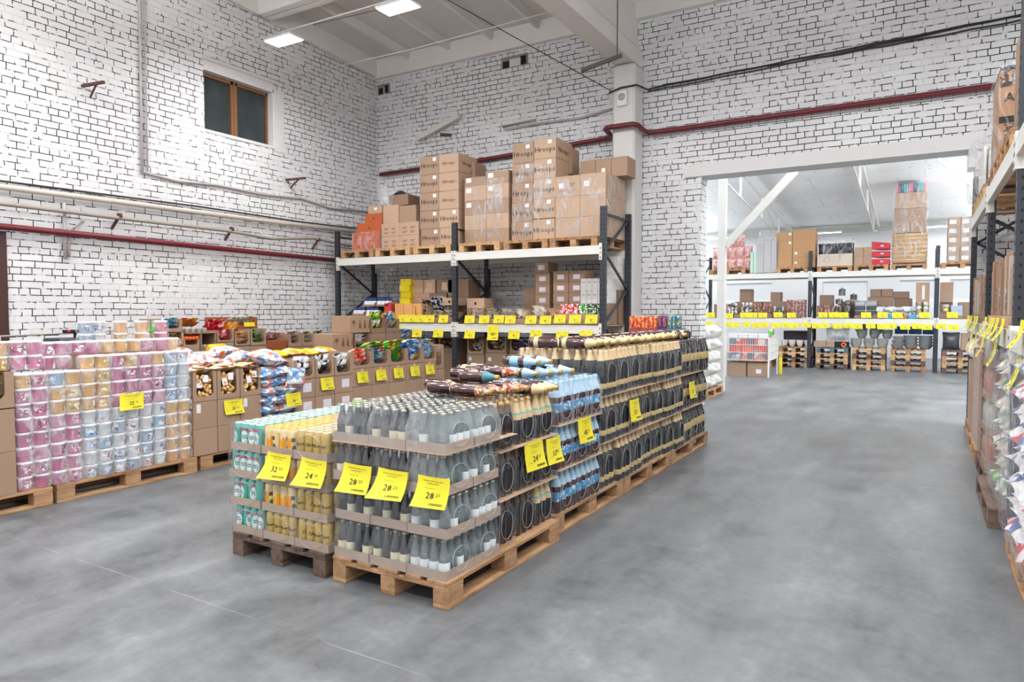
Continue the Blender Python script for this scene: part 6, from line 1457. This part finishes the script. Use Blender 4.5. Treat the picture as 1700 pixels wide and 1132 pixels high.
for k in range(2): carton('narrow green and white box beside the pink bales, %s' % ('front', 'rear')[k], (-4.20+0.09*k, yf, ZF+0.02), 0.08, 0.4, 0.60, 0, mat('mint_box', '#b8d4c4', 0.5))
GRB = mat('grey_panel_box', '#b4b2b2', 0.6, var=0.04)
for k in range(3): carton('tall grey panel box on the far rack, %s from the pink bales' % ORD[k], (-3.98+0.205*k, yf, ZF+0.02), 0.20, 0.4, 0.90-0.06*(k == 0), 0, GRB)
packet('film_heap', 'film', 'heap of crumpled clear film on the tall grey boxes', None, WRAPM, (-3.80, yf+0.15, ZF+1.06), (0, 0.1, 0), 0.55, 0.34, 0.30)
for L in range(4): carton('brown box in the block on the far rack, narrow column, %s' % lay(L, 4), (-3.33, yf, ZF+0.146+0.245*L), 0.42, 0.5, 0.243, 0, mat('tan_carton', '#b58a62', 0.7, var=0.05), paper=(0.35, 0.8, 0.07, 0.07, LABELG) if L > 1 else None)
for L in range(4): carton('brown box in the block on the far rack, wide column, %s' % lay(L, 4), (-2.82, yf, ZF+0.146+0.26*L), 0.58, 0.5, 0.258, 0, mat('tan_carton', '#b58a62', 0.7, var=0.05), paper=(-0.35, 0.5, 0.07, 0.07, LABELG) if L in (0, 1) else None)
carton('pale wrapped case under the black bags', (-2.03, yf, ZF+0.146), 0.84, 0.8, 0.33, 0, mat('pale_case', '#c8b8a8', 0.6))
for k in range(3): packet('black_bag', 'bag', 'black bundle in film on the far rack, %s of three' % ORD[k], 'black bundles on the far rack', mat('black_film_bag', '#26262a', 0.35), (-2.31+0.28*k, yf+0.2, ZF+0.62), (0.1, 0, 0.0), 0.34, 0.30, 0.3)
tag(obj('stretch_film', wrap_mesh(0.9, 0.8, 0.8, WRAP, 3, k=7), None, (-2.03, yf+0.4, ZF+0.146)), 'clear film round the black bundles', 'film')
for c in range(2):
    for L in range(2): carton('brown box between the black bundles and the red ones, %s, %s' % (('lower', 'upper')[L], ('nearer the bundles', 'nearer the red')[c]), (-1.46+0.21*c, yf, ZF+0.146+0.24*L), 0.205, 0.4, 0.238, 0, CARD)
REDB = mat('red_carton2', '#c02432', 0.5, var=0.04)
for L in range(3):
    t_ = carton('red box with a slanting top edge on the far rack, %s of three' % lay(L, 3), (-0.95, yf, ZF+0.146+0.205*L), 0.42, 0.5, 0.15, 0, REDB)
    b = MB(); b.add([(-0.21, 0, 0.15), (0.21, 0, 0.15), (-0.21, 0, 0.203), (-0.21, 0.4, 0.15), (0.21, 0.4, 0.15), (-0.21, 0.4, 0.203)], [(0, 1, 2), (3, 5, 4), (0, 2, 5, 3), (1, 4, 5, 2)], GRB if L < 2 else REDB); obj('slanting_lid', b, t_)
    b = MB(); b.lathe([(0.05, 0), (0.0, 0.002)], LABELW, 12, Matrix.Translation((0.03, -0.001, 0.08)) @ Matrix.Rotation(PI/2, 4, 'X') @ Matrix.Scale(0.5, 4, (0, 1, 0))); obj('oval_label', b, t_)
# tall wrapped stack
t = thing('wrapped_roll_stack', 'very tall film-wrapped stack of rolled goods and boxes on the far rack', 'wrapped stack', (-0.30, yf, ZF+0.146))
ROLL = mat('tan_roll', '#c9a47a', 0.5, var=0.06)
for k in range(7):
    b = MB(); b.cbox(-0.39, 0.39, 0.03, 0.75, 0, 0.07, ROLL, 0.02); b.tube([(-0.40, 0.06, 0.065), (0.40, 0.06, 0.065)], 0.045, ROLL, 12); obj('roll', b, t, (0, 0, 0.035+0.108*k))
b = MB(); b.cbox(-0.37, 0.37, 0.02, 0.6, 0.80, 1.42, CARD, 0.01); obj('cardboard_box', b, t); b = MB(); b.cbox(-0.34, 0.36, 0.02, 0.6, 1.425, 1.83, CARDL, 0.01); obj('cardboard_box', b, t)
STR = [mat('pink_sponge', '#e88aa8', 0.6), mat('teal_sponge', '#7ac0ba', 0.6), mat('slate_sponge', '#6a8090', 0.6)]
for k in range(12): b = MB(); b.cbox(-0.028, 0.024, 0.05, 0.4, 0, 0.22, STR[(k*5+k//2) % 3], 0.008); obj('coloured_bundle', b, t, (-0.30+0.055*k, 0, 1.84))
obj('stretch_film', wrap_mesh(0.80, 0.76, 2.02, WRAP, 2, 14, k=12), t, (0, 0.36, 0))
for L in range(5):
    for c in range(2): carton('labelled box ending the far rack, %s, %s column' % (lay(L, 5), ('inner', 'outer')[c]), (0.66+0.27*c, yf, ZF+0.146+0.225*L), 0.265, 0.5, 0.223, 0, CARD, paper=(-0.1, 0.5, 0.14, 0.10, None))
tag(obj('stretch_film', wrap_mesh(0.56, 0.55, 1.14, WRAP, 4, k=12), None, (0.80, yf+0.26, ZF+0.146)), 'stretch film round the labelled boxes at the end of the far rack', 'film')
# middle shelf of the far rack
ZS = 1.365; n_ = 0
def sbox(x, z, w_, h_, m=None, dy=0.0, **k):
    global n_; n_ += 1
    carton('brown box on the middle shelf of the far rack, %s' % k.pop('nm'), (x, yf+dy, z), w_, 0.35, h_, 0, m or CARDD, **k)
sbox(-4.42, 1.84, 0.33, 0.36, nm='raised before the bright window', dy=0.3); sbox(-3.59, 1.84, 0.27, 0.26, nm='raised at the window edge', dy=0.3)
sbox(-4.35, ZS, 0.75, 0.47, nm='long one under the raised boxes', dy=0.3); sbox(-3.55, ZS, 0.75, 0.47, nm='second long one', dy=0.3); sbox(-5.05, ZS, 0.55, 0.40, nm='by the opening jamb', dy=0.3)
sbox(-2.27, ZS+0.30, 0.34, 0.34, nm='right past the second post', dy=0.35); sbox(-2.25, ZS, 0.4, 0.298, nm='below that by the second post', dy=0.35); sbox(-1.83, ZS+0.0, 0.30, 0.46, nm='behind the steel pots', dy=0.42)
sbox(-1.06, ZS+0.58, 0.26, 0.20, nm='crate-like, nearer', dy=0.3); sbox(-0.79, ZS+0.58, 0.25, 0.20, nm='crate-like, farther', dy=0.3); sbox(-0.48, ZS+0.53, 0.40, 0.18, nm='flat one beside the tall box', dy=0.4)
sbox(-0.95, ZS, 0.60, 0.575, nm='large, under the crate-like ones', dy=0.32); sbox(-0.42, ZS, 0.42, 0.525, nm='large, second', dy=0.42)
sbox(0.02, ZS+0.42, 0.30, 0.50, CARD, nm='tall with a white strip', paper=(0.05, 0.5, 0.06, 0.35, mat('pinkish_label', '#ecd9e6', 0.5))); sbox(0.02, ZS, 0.30, 0.415, nm='under the tall one', dy=0.2)
sbox(0.54, ZS+0.42, 0.28, 0.50, CARD, nm='tall, past the third post', dy=0.05); sbox(0.54, ZS, 0.28, 0.415, nm='below the tall one, third post', dy=0.12); sbox(0.95, ZS, 0.30, 0.42, nm='last by the shelving', dy=0.2)
JAR = multi_mat('jar_brown_red', ['#9a5a50', '#c8a898', '#6a3a34', '#8a5a50'], 40, 0.35); JARW = multi_mat('white_dark_jar', ['#e8e6e4', '#3a3638', '#d0cccc', '#8a8688'], 16, 0.35)
def jars(x0, x1, z, m, nm, r=0.035, h=0.11, rows=2, nx=None, kind='jar', dy=0.0):
    nx = nx or max(1, int((x1-x0)/(2.15*r))); me = cached(('jar', m.name, r, h), lambda: MB().lathe([(r*0.9, 0), (r, h*0.08), (r, h*0.75), (r*0.85, h*0.86), (r*0.88, h), (0, h)], m, 12).mesh(kind))
    for i in range(nx):
        for L in range(rows):
            o = obj(kind, me, None, (x0+(x1-x0)*(i+0.5)/nx, yf+0.02+dy, z+(h+0.002)*L)); tag(o, '%s %s on the middle shelf of the far rack' % (nm, kind), kind, '%s %ss on the far rack' % (nm, kind))
jars(-4.95, -4.58, ZS+0.1, JARW, 'black and white', rows=3); jars(-4.48, -4.16, ZS+0.02, JARW, 'pale', 0.045, 0.14, 3, dy=0.02); jars(-4.12, -3.65, ZS+0.02, JAR, 'reddish', 0.035, 0.13, 3); jars(-3.60, -3.30, ZS+0.1, multi_mat('blue_dark_jar', ['#5a6a78', '#c8ccd0', '#2a3038'], 16), 'bluish', 0.035, 0.12, 2); jars(-3.25, -2.72, ZS+0.02, JAR, 'brown-red', 0.04, 0.12, 4)
jars(-2.47, -2.03, ZS+0.04, JAR, 'pink-brown', 0.04, 0.10, 3)
STEEL = mat('polished_steel', '#c4c7ca', 0.2, metal=0.9); STEELD = mat('dull_aluminium', '#bcbfc2', 0.3, metal=0.35)
def pot_mesh(r, h, m): return cached(('pot', r, h, m.name), lambda: MB().lathe([(r*0.95, 0), (r, 0.01), (r, h*0.9), (r*1.04, h*0.92), (r*1.04, h*0.95), (r*0.9, h), (r*0.12, h*1.12), (0.015, h*1.12), (0.02, h*1.25), (0, h*1.27)], m, 18).mesh('steel_pot'))
for k, (x, z, r, h, dy) in enumerate(((-1.95, ZS, 0.10, 0.14, 0), (-1.72, ZS, 0.10, 0.14, 0), (-1.93, ZS+0.19, 0.10, 0.14, 0), (-1.71, ZS+0.19, 0.10, 0.14, 0), (-1.93, ZS+0.39, 0.09, 0.13, 0.08), (-1.89, ZS+0.62, 0.09, 0.18, 0.4), (-1.60, ZS+0.50, 0.09, 0.15, 0.35), (-1.70, ZS+0.38, 0.08, 0.10, 0.02))):
    o = obj('steel_pot', pot_mesh(r, h, STEEL), None, (x, yf+0.12+dy, z)); tag(o, 'shiny lidded steel pot on the far rack, %s' % ('bottom row, nearer', 'bottom row, farther', 'second row, nearer', 'second row, farther', 'third row', 'topmost before the window', 'second high one before the window', 'small one on the pile')[k], 'pot')
sbox(-1.58, ZS, 0.22, 0.49, nm='holding up a high pot', dy=0.3)
GT = mat('dark_grey_container', '#4a4e52', 0.4); GT2 = mat('light_grey_container', '#a8acae', 0.35)
for L in range(3):
    for c in range(2):
        b = cached(('cont', L == 2), lambda: MB().cbox(-0.12, 0.12, 0, 0.25, 0, 0.11, GT if L < 2 else GT2, 0.02).box(-0.13, 0.13, -0.01, 0.26, 0.11, 0.125, GT2).mesh('food_container'))
        o = obj('food_container', b, None, (-1.41+0.27*c, yf, ZS+0.09+0.128*L)); tag(o, 'grey lidded container on the far rack, %s, %s stack' % (lay(L, 3), ('nearer', 'farther')[c]), 'container')
carton('low brown box under the grey containers', (-1.27, yf, ZS), 0.55, 0.3, 0.088, 0, CARDD)
CRY = film_mat('clear_cut_plastic', 0.35, 0.85, 12.0, 0.1, (0.35, 0.7), '#e6eaec')
for i in range(11):
    for L in range(2):
        b = cached('crys', lambda: MB().lathe([(0.05, 0), (0.075, 0.03), (0.09, 0.06), (0.085, 0.06), (0.05, 0.012), (0, 0.01)], mat('glassy_dish', '#cdd3d6', 0.15, spec=0.8, var=0.25, scale=30), 10).mesh('glass_dish'))
        o = obj('glass_dish', b, None, (-0.96+0.082*i, yf+0.08+0.03*(i % 2), ZS+0.12+0.09*L), rot=(R.uniform(0.2, 1.0), R.uniform(-0.4, 0.4), 0)); tag(o, 'clear plastic dish tumbled on the far rack', 'dish', 'clear dishes on the far rack')
for k, m_ in enumerate((mat('blue_packet_row', '#4aa0d0', 0.4), mat('orange_box_row', '#c87a4a', 0.5), mat('blue_packet_row', '#4aa0d0', 0.4))): carton('flat %s pack on the shelf edge below the clear dishes, %s' % (('blue', 'orange', 'blue')[k], ORD[k]), (-0.72+0.28*k, yf-0.02, ZS), 0.26, 0.25, 0.09, 0, m_)
carton('low brown box below the first clear dishes', (-0.98, yf-0.02, ZS), 0.2, 0.25, 0.11, 0, CARDD)
jars(-0.12, 0.17, ZS+0.02, multi_mat('pale_green_jar', ['#c8ccb8', '#8a9a88', '#e0e0d4', '#a87a70'], 16), 'pale green', 0.06, 0.10, 4, dy=-0.04)
jars(0.42, 0.62, ZS+0.18, multi_mat('yellow_lid_jar', ['#d8c04a', '#c8ccc8', '#a8a8a0'], 10), 'yellow-lidded', 0.07, 0.09, 2, dy=-0.06); sbox(0.52, ZS, 0.24, 0.17, nm='low under the yellow-lidded jars', dy=-0.06)
for L in range(2): carton('pale blue plastic box at the end of the far rack, %s' % ('lower', 'upper')[L], (0.76, yf-0.03, ZS+0.08+0.13*L), 0.24, 0.25, 0.125, 0, mat('pale_blue_plastic', '#a4b4c8', 0.3))
carton('low box under the pale blue plastic ones', (0.76, yf-0.03, ZS), 0.26, 0.25, 0.078, 0, CARDD)
for k in range(7): carton('low brown tray at the edge of the far middle shelf, %s along' % ORD[k], (-5.2+0.36*k, yf-0.12, ZS), 0.33, 0.2, 0.10, 0, CARDD, group='low trays at the far shelf edge')
# yellow tags of the far rack
for k, (a, c_) in enumerate(((-5.3, 1.52), (-4.78, 1.50), (-4.35, 1.52), (-4.11, 1.52), (-3.85, 1.52), (-3.44, 1.53), (-3.09, 1.52), (-2.29, 1.53), (-2.03, 1.53), (-1.79, 1.53), (-1.25, 1.53), (-0.87, 1.53), (-0.53, 1.53), (0.07, 1.53), (0.66, 1.54))):
    price_tag('yellow tag above the lower beam of the far rack, %s along' % ORD[k], '%d' % (23+(k*13) % 60), None, (a, FY-0.03, c_), 0, 0.235, 0.15, 0.01, 0.0, 0, True, 'yellow tags above the far beam')
for k in range(24):
    x = -5.35+0.262*k + (0.02 if k % 3 else -0.02)
    if abs(x+2.63) < 0.02: continue
    price_tag('yellow tag in the row below the lower beam of the far rack', '%d' % (21+(k*17) % 70), None, (x, FY-0.03, 1.245-0.02*(k % 2)), 0, 0.225, 0.14, 0.012, 0.0, 0, True, 'yellow tags below the far beam')
# stacks of empty pallets with bowls on them
for k, (x, n) in enumerate(((-3.02, 4), (-2.05, 4), (-1.17, 4), (-0.27, 4), (0.86, 4), (-4.0, 3))):
    for L in range(n): pallet('empty pallet, stack %s from the white post, %s' % (('two', 'three', 'four', 'five', 'six', 'one')[k], lay(L, n)), (x, FY+0.45, 0.146*L), 0, (WOOD, WOODD, WOODY)[(L+k) % 3] if not (k == 1 and L == 3) else mat('blue_painted_pallet', '#4f6a70', 0.7, var=0.2, scale=6), 0.9, 0.78, 'stacked empty pallets')
ZB = 0.585
BW_ = mat('white_enamel', '#e6e4e0', 0.3)
def bowl(r, h, m, nm, x, y, z, n=3):
    me = cached(('bowl', r, h, m.name, n), lambda: MB().lathe([(r*0.55, 0), (r*0.8, h*0.4), (r, h*0.95), (r*1.05, h), (r*0.97, h), (r*0.5, h*0.1), (0, h*0.1)], m, 18, cap=True).mesh('bowl'))
    for k in range(n): o = obj('bowl', me, None, (x, y, z+h*0.35*k)); tag(o, nm, 'bowl', nm+'s')
for k in range(4): bowl(0.095, 0.13, BW_, 'white enamel bowl in the row on the second pallet stack', -3.28+0.2*k, FY+0.15, ZB, 2)
carton('dark box behind the white bowls', (-3.0, FY+0.4, ZB), 0.7, 0.3, 0.42, 0, mat('dark_plum_box', '#3a2a34', 0.6))
for k, (w_, x) in enumerate(((0.30, -2.36), (0.20, -2.10))): carton('small brown box on the blue pallet, %s' % ('wide', 'narrow')[k], (x, FY+0.06, ZB), w_, 0.25, 0.16, 0, CARD)
t_ = carton('dark box with an orange emblem on the blue pallet', (-1.82, FY+0.06, ZB), 0.34, 0.25, 0.15, 0, BLACK); obj('orange_emblem', MB().lathe([(0.03, 0), (0.065, 0.0)], mat('orange_emblem', '#f07030', 0.5), 20, Matrix.Translation((0.05, -0.001, 0.075)) @ Matrix.Rotation(PI/2, 4, 'X'), cap=False), t_)
packet('film_bundle', 'bundle', 'bundle of metal lids in clear film above the small brown boxes', None, CRY, (-1.95, FY+0.3, ZB+0.35), (0, 0, 0), 0.6, 0.36, 0.3)
for k in range(3): bowl(0.14, 0.15, STEELD, 'aluminium basin on the fourth pallet stack, %s in the front row' % ORD[k], -1.48+0.31*k, FY+0.16, ZB, 3)
for k in range(3): bowl(0.13, 0.14, STEELD, 'aluminium basin in the upper row of the fourth pallet stack, %s' % ORD[k], -1.36+0.30*k, FY+0.38, ZB+0.24, 3)
for k in range(2): bowl(0.17, 0.17, STEELD, 'large aluminium basin at the back of the fourth pallet stack, %s' % ORD[k], -1.40+0.38*k, FY+0.66, ZB+0.36, 3)
for k in range(3): bowl(0.15, 0.09, STEELD, 'shallow steel pan on the fifth pallet stack, %s' % ORD[k], -0.52+0.02*k, FY+0.16, ZB+0.10*k, 2)
for k in range(8): bowl(0.17, 0.12, mat('clear_grey_lid', '#a8adb2', 0.2, spec=0.8, metal=0.3), 'steel lid in the nested pile on the fifth pallet stack', -0.22+0.33*(k % 2), FY+0.2, ZB+0.075*(k//2), 1)
packet('film_bundle', 'bundle', 'dark bundle in film on the last pallet stack', None, mat('dark_film_bundle', '#5a5c60', 0.25, var=0.4, scale=9, bump=0.6), (0.66, FY+0.2, ZB+0.22), (0, 0, 0), 0.38, 0.44, 0.3)
carton('brown box beside the dark bundle on the last pallet stack', (0.98, FY+0.1, ZB), 0.22, 0.3, 0.42, 0, CARD)
for k in range(3): carton('blue bag-like box in the dark under the far rack, %s' % ORD[k], (-0.45+0.32*k, FY+0.7, 0.95), 0.3, 0.3, 0.2, 0, mat('bright_blue_box', '#3a80c0', 0.5))
# white wire basket on legs
t = thing('wire_basket', 'white wire sales basket on legs standing in the next hall', 'basket', (-4.02, 16.9, 0)); WW = mat('white_wire', '#e8e8e4', 0.4)
b = MB(); bw, bd, z0, z1 = 0.98, 1.1, 0.40, 0.94
for (x, y) in ((0, 0), (bw, 0), (0, bd), (bw, bd)): b.box(x-0.015, x+0.015, y-0.015, y+0.015, 0, z1, WW)
for z in (z0, z0+0.18, z0+0.36, z1):
    for y in (0, bd): b.tube([(0, y, z), (bw, y, z)], 0.007, WW, 5)
    for x in (0, bw): b.tube([(x, 0, z), (x, bd, z)], 0.007, WW, 5)
obj('basket_frame', b, t)
b = MB()
for k in range(25): b.box(bw*k/24-0.003, bw*k/24+0.003, -0.002, 0.002, z0, z1, WW)
for k in range(25): b.box(bw-0.002, bw+0.002, bd*k/24-0.003, bd*k/24+0.003, z0, z1, WW)
obj('wire_mesh', b, t)
b = MB(); b.box(0.01, bw-0.01, 0.01, bd-0.01, z0-0.004, z0+0.004, WW); b.box(bw-0.006, bw-0.003, 0.02, bd, z0, z1, mat('white_panel', '#eceae6', 0.5)); obj('basket_floor', b, t)
PR = multi_mat('red_grey_pack', ['#d8604a', '#9aa0ac', '#e87a60', '#6a7484', '#d8d4d0'], 7, 0.4)
for i in range(3):
    for L in range(3): carton('red and grey pack inside the wire basket, %s row, %s' % (lay(L, 3), ORD[i]), (-4.02+0.20+0.29*i, 16.95, z0+0.01+0.165*L), 0.28, 0.3, 0.16, 0, PR)
for i in range(4): carton('white pack on top of the wire basket, %s' % ORD[i], (-4.02+0.15+0.23*i, 16.98, z0+0.515), 0.21, 0.35, 0.10, 0.05*i, mat('white_pack2', '#e4e2e6', 0.5, var=0.05))
carton('pink and green striped pack standing in the corner of the wire basket', (-3.14, 17.6, z0+0.1), 0.10, 0.2, 0.62, 0, multi_mat('pink_green', ['#d84a80', '#5ac04a', '#f0e0e8', '#3a2a3a'], 9, 0.4))
for i in range(2): carton('brown box on the floor under the wire basket, %s' % ('nearer the jamb', 'with torn front')[i], (-3.78+0.46*i, 16.98, 0), 0.43, 0.4, 0.34, 0, CARD, paper=(0.1, 0.4, 0.12, 0.10, None) if i else None)
carton('yellow and black corner guard standing behind the wire basket', (-2.98, 18.1, 0), 0.07, 0.07, 0.42, 0, CARDY)
# stacks of white sacks just past the jamb
pallet('pallet under the white sacks past the opening', (-3.62, 12.75, 0), 0, WOOD, 1.2, 0.8)
SACK = multi_mat('white_sack_print', ['#e4e4e0', '#f0efec', '#d4d6d4', '#e8e8e4', '#c8d0c4', '#dcdcd8', '#e6e0dc', '#d0cccc'], 12, 0.45)
for c in range(3):
    for r_ in range(5):
        packet('white_sack', 'sack', 'white printed sack just past the opening, %s from the floor, %s along' % (ORD[r_], ORD[c]), 'white sacks past the opening', SACK, (-3.36, 12.36+0.38*c, 0.265+0.225*r_), (0, 0.0, PI/2+R.uniform(-0.1, 0.1)), 0.38, 0.26, 0.30)
# ================= the side rack =================
RX = 0.55
rack('pallet rack along the side of the aisle, seen edge-on', (RX, 11.02, 0), -PI/2, (2.62, 2.45, 2.7), 1.0, (3.3, 2.88, 3.86, 3.9), ((2.76, False), (1.42, True)), bw=0.14)
ZT2 = 2.765
for k, y in enumerate((10.3, 9.35, 7.75, 6.75)): pallet('pallet on the top beams of the side rack, %s from the opening' % ORD[k], (1.14, y, ZT2), PI/2, WOODY if k < 2 else WOOD, 1.2, 0.8)
t = carton('tall tan carton with dark pebble pattern and serif lettering high on the side rack', (0.86, 8.02, ZT2+0.146), 0.54, 0.7, 0.92, 0.0, mat('tan_kraft', '#a57f60', 0.7, var=0.04))
PEB = multi_mat('pebble_pattern', ['#3a2c24', '#a57f60', '#4a382c', '#33261f', '#b08a68'], 42, 0.6)
b = MB(); b.add([(-0.27, -0.002, 0.74), (0.27, -0.002, 0.80), (0.27, -0.002, 0.90), (-0.27, -0.002, 0.90)], [(0, 1, 2, 3)], PEB); b.add([(-0.23, -0.002, 0.14), (0.27, -0.002, 0.20), (0.27, -0.002, 0.40), (-0.23, -0.002, 0.40)], [(0, 1, 2, 3)], PEB); obj('pebble_print', b, t)
b = MB(); add_text(b, 'AZ', 0.115, INK, Matrix.Translation((-0.155, -0.003, 0.64)), res=2, bold=0.002); add_text(b, '+', 0.06, INK, Matrix.Translation((-0.13, -0.003, 0.53)), res=1); obj('printed_name', b, t)
b = MB(); b.box(-0.27, 0.27, -0.003, 0.0, 0.41, 0.47, BLACK); b.box(-0.27, 0.27, -0.004, 0.70, 0.90, 0.925, BLACK); obj('dark_band', b, t)
tag(obj('stretch_film', wrap_mesh(0.60, 0.8, 0.97, WRAP, 12, k=12), None, (0.86, 8.36, ZT2+0.146)), 'stretch film round the tan carton on the side rack', 'film')
carton('plain tan carton behind the lettered one on the side rack', (0.90, 9.0, ZT2+0.146), 0.50, 0.7, 0.70, 0, CARD)
for k in range(3): carton('white panel leaning at the far end of the side rack, %s' % ORD[k], (0.62+0.05*k, 10.1, ZT2+0.146), 0.03, 0.8, 0.62-0.05*k, 0, mat('white_panel', '#eceae6', 0.5))
b = wrap_mesh(0.5, 0.9, 0.7, WRAPM, 13, k=8); tag(obj('stretch_film', b, None, (0.72, 10.4, ZT2+0.146)), 'milky film round the white panels at the far end of the side rack', 'film')
for k in range(2): carton('large box next to the near post, high on the side rack, %s' % ('lower', 'upper')[k], (0.98, 6.35, ZT2+0.146+0.42*k), 0.7, 0.8, 0.415, 0, CARDD)
# middle shelf: tall paper-cased packs and bottles
ZM2 = 1.425
KR = mat('brown_kraft_case', '#9c7a62', 0.6, var=0.10, scale=5)
WIN = multi_mat('bottle_in_case', ['#1f2a4a', '#e8e8ee', '#3a2018', '#6a7a9a', '#14141a'], 26, 0.2)
n = 0
for y in [6.15+0.135*i for i in range(15)]+[8.55+0.16*i for i in range(15)]:
    far = y > 8.4; i = n; n += 1
    h_ = (0.46 if not far else 0.42)+0.05*math.sin(i*2.1); d = RX+0.04+0.02*math.sin(i*1.3)
    t = carton('tall paper case on the side rack shelf, %s, %s' % ('beyond the middle post' if far else 'before the middle post', (ORD[i % 15])), (d, y, ZM2+0.09), 0.118 if not far else 0.14, 0.34, h_, -PI/2, KR if i % 4 != 3 else mat('pale_kraft', '#b5a596', 0.6), group='tall paper cases on the side rack')
    if i % 2 == 0:
        b = cached(('win', far), lambda: MB().box(-0.035, 0.035, -0.0015, 0, 0.04, 0.24, WIN).mesh('clear_front')); obj('clear_front', b, t)
for k in range(10): carton('low brown tray along the edge of the side rack shelf, %s from the near post' % ORD[k], (RX+0.02, 6.2+0.475*k+(0.12 if k > 4 else 0), ZM2), 0.45, 0.4, 0.088, -PI/2, CARDL if k < 5 else CARDD, group='low trays on the side rack')
carton('open dark box at the back of the side rack shelf', (RX+0.5, 7.3, ZM2), 0.9, 0.4, 0.9, -PI/2, CARDD)
carton('second dark box at the back of the side rack shelf', (RX+0.5, 9.6, ZM2), 0.9, 0.4, 0.6, -PI/2, CARDD)
# curled yellow tags sticking out into the aisle
def stag(nm, y, z, h=0.20, curl=0.13, p='20', w_=0.20): price_tag('curled yellow tag on the side rack, %s' % nm, p, None, (RX-0.02, y, z), -PI/2, w_, h, curl, 0.0, 0, True, 'curled tags on the side rack')
for k, y in enumerate((5.15, 6.3, 6.75, 7.1, 7.35, 7.9)): stag('above the shelf beam, %s from the near post' % ORD[k], y, 1.50, p='%d' % (24+7*k))
for k, y in enumerate((9.1, 9.45, 10.1, 10.5, 10.75)): stag('above the shelf beam past the middle post, %s' % ORD[k], y, 1.50, 0.19, 0.10, p='%d' % (31+5*k))
for k, (y, z) in enumerate(((5.3, 1.26), (6.85, 1.30), (8.2, 1.30), (9.2, 1.30), (10.0, 1.29))): stag('below the shelf beam, %s from the near post' % ORD[k], y, z, 0.22, 0.11, p='%d' % (27+9*k))
# floor pallets
for k, (y, L, dx, wd) in enumerate(((4.85, 1.2, 0.0, WOOD), (6.55, 1.2, -0.06, WOODD), (7.75, 1.0, 0.0, WOODD), (9.0, 1.2, 0.0, WOOD), (10.3, 1.2, 0.03, WOOD))):
    pallet('pallet on the floor along the side rack, %s from the near end' % ORD[k], (0.90+dx, y, 0), 0, wd, L, 0.8)
MILKP = multi_mat('white_red_carton', ['#e8e6ea', '#f2f0f2', '#c8283c', '#d8d6da', '#ffffff', '#e0dee2', '#5a6aa0'], 11, 0.35); GRP = multi_mat('grey_green_packet', ['#d8dad6', '#b8bab6', '#5aa03a', '#e8e8e4', '#8a8c8a', '#c8a89a', '#f0f0ee'], 12, 0.35)
for r_ in range(8):
    for c in range(4):
        packet('wrapped_packet', 'packet', 'white and red packet at the near end of the side rack, %s row, %s along' % (ORD[r_], ORD[c]), 'white and red packets', MILKP, (0.62+0.02*(r_ % 2), 4.40+0.28*c, 0.215+0.142*r_), (PI/2+R.uniform(-0.1, 0.1), R.uniform(-0.1, 0.1), R.uniform(-0.15, 0.15)), 0.28, 0.30, 0.17)
tag(obj('stretch_film', wrap_mesh(0.42, 1.24, 1.18, WRAP, 21, 14, k=10), None, (0.66, 4.83, 0.146)), 'stretch film round the white and red packets', 'film')
for r_ in range(7):
    for c in range(3):
        packet('wrapped_packet', 'packet', 'grey and green wrapped packet past the red ones, %s row, %s along' % (ORD[r_], ORD[c]), 'grey and green packets', GRP, (0.66+0.02*(r_ % 2), 6.15+0.30*c, 0.215+0.148*r_), (PI/2+R.uniform(-0.1, 0.1), R.uniform(-0.1, 0.1), R.uniform(-0.15, 0.15)), 0.29, 0.30, 0.17)
tag(obj('stretch_film', wrap_mesh(0.40, 0.98, 1.10, WRAP, 22, 14, k=10), None, (0.68, 6.45, 0.146)), 'stretch film round the grey and green packets', 'film')
AMB = mat('amber_glass', '#b8531c', 0.12, spec=0.7, coat=0.5); PALEG = mat('pale_bottle', '#b8aca4', 0.2, var=0.2, scale=12)
def amb(m): return cached(('amb', m.name), lambda: MB().lathe([(0.03, 0), (0.034, 0.006), (0.034, 0.13), (0.028, 0.155), (0.014, 0.19), (0.013, 0.235), (0.0, 0.236)], m, 12).mesh('bottle'))
for L in range(4):
    z = 0.146+0.30*L
    t = thing('bottle_tray', 'cardboard tray of %s bottles in film on the side rack floor, %s' % (('amber', 'pale', 'amber', 'rosy')[L], lay(L, 4)), 'bottles', (0.52, 7.42, z))
    obj('cardboard_tray', cached('tr7', lambda: MB().box(0, 0.4, 0, 0.55, 0, 0.07, CARD).mesh('cardboard_tray')), t)
    for i in range(5):
        for j in range(7):
            if i > 1 and j > 0: continue
            obj('bottle', amb(AMB if L % 2 == 0 else PALEG), t, (0.04+0.078*i, 0.04+0.078*j, 0.07))
    obj('shrink_film', wrap_mesh(0.40, 0.55, 0.295, FILM2, L, k=9), t, (0.2, 0.275, 0))
for L in range(4):
    carton('pale box on the floor past the amber bottles, %s' % lay(L, 4), (0.52, 8.9, 0.146+0.25*L), 0.9, 0.5, 0.247, -PI/2, mat('pinkish_carton', '#b8a094', 0.6, var=0.06))
for L in range(3): carton('brown box on the floor at the far end of the side rack, %s' % lay(L, 3), (0.53, 10.0, 0.146+0.27*L), 0.9, 0.5, 0.267, -PI/2, CARD)
for k in range(2): packet('white_sack', 'sack', 'white sack with green print on the boxes ending the side rack, %s' % ('nearer', 'farther')[k], None, multi_mat('white_green_sack', ['#f0efec', '#ffffff', '#6a9a4a', '#e8e4e0', '#f4f2f0', '#d8a890'], 8, 0.4), (0.62, 9.72+0.42*k, 1.10), (0.1, 0, -PI/2), 0.36, 0.32, 0.25)
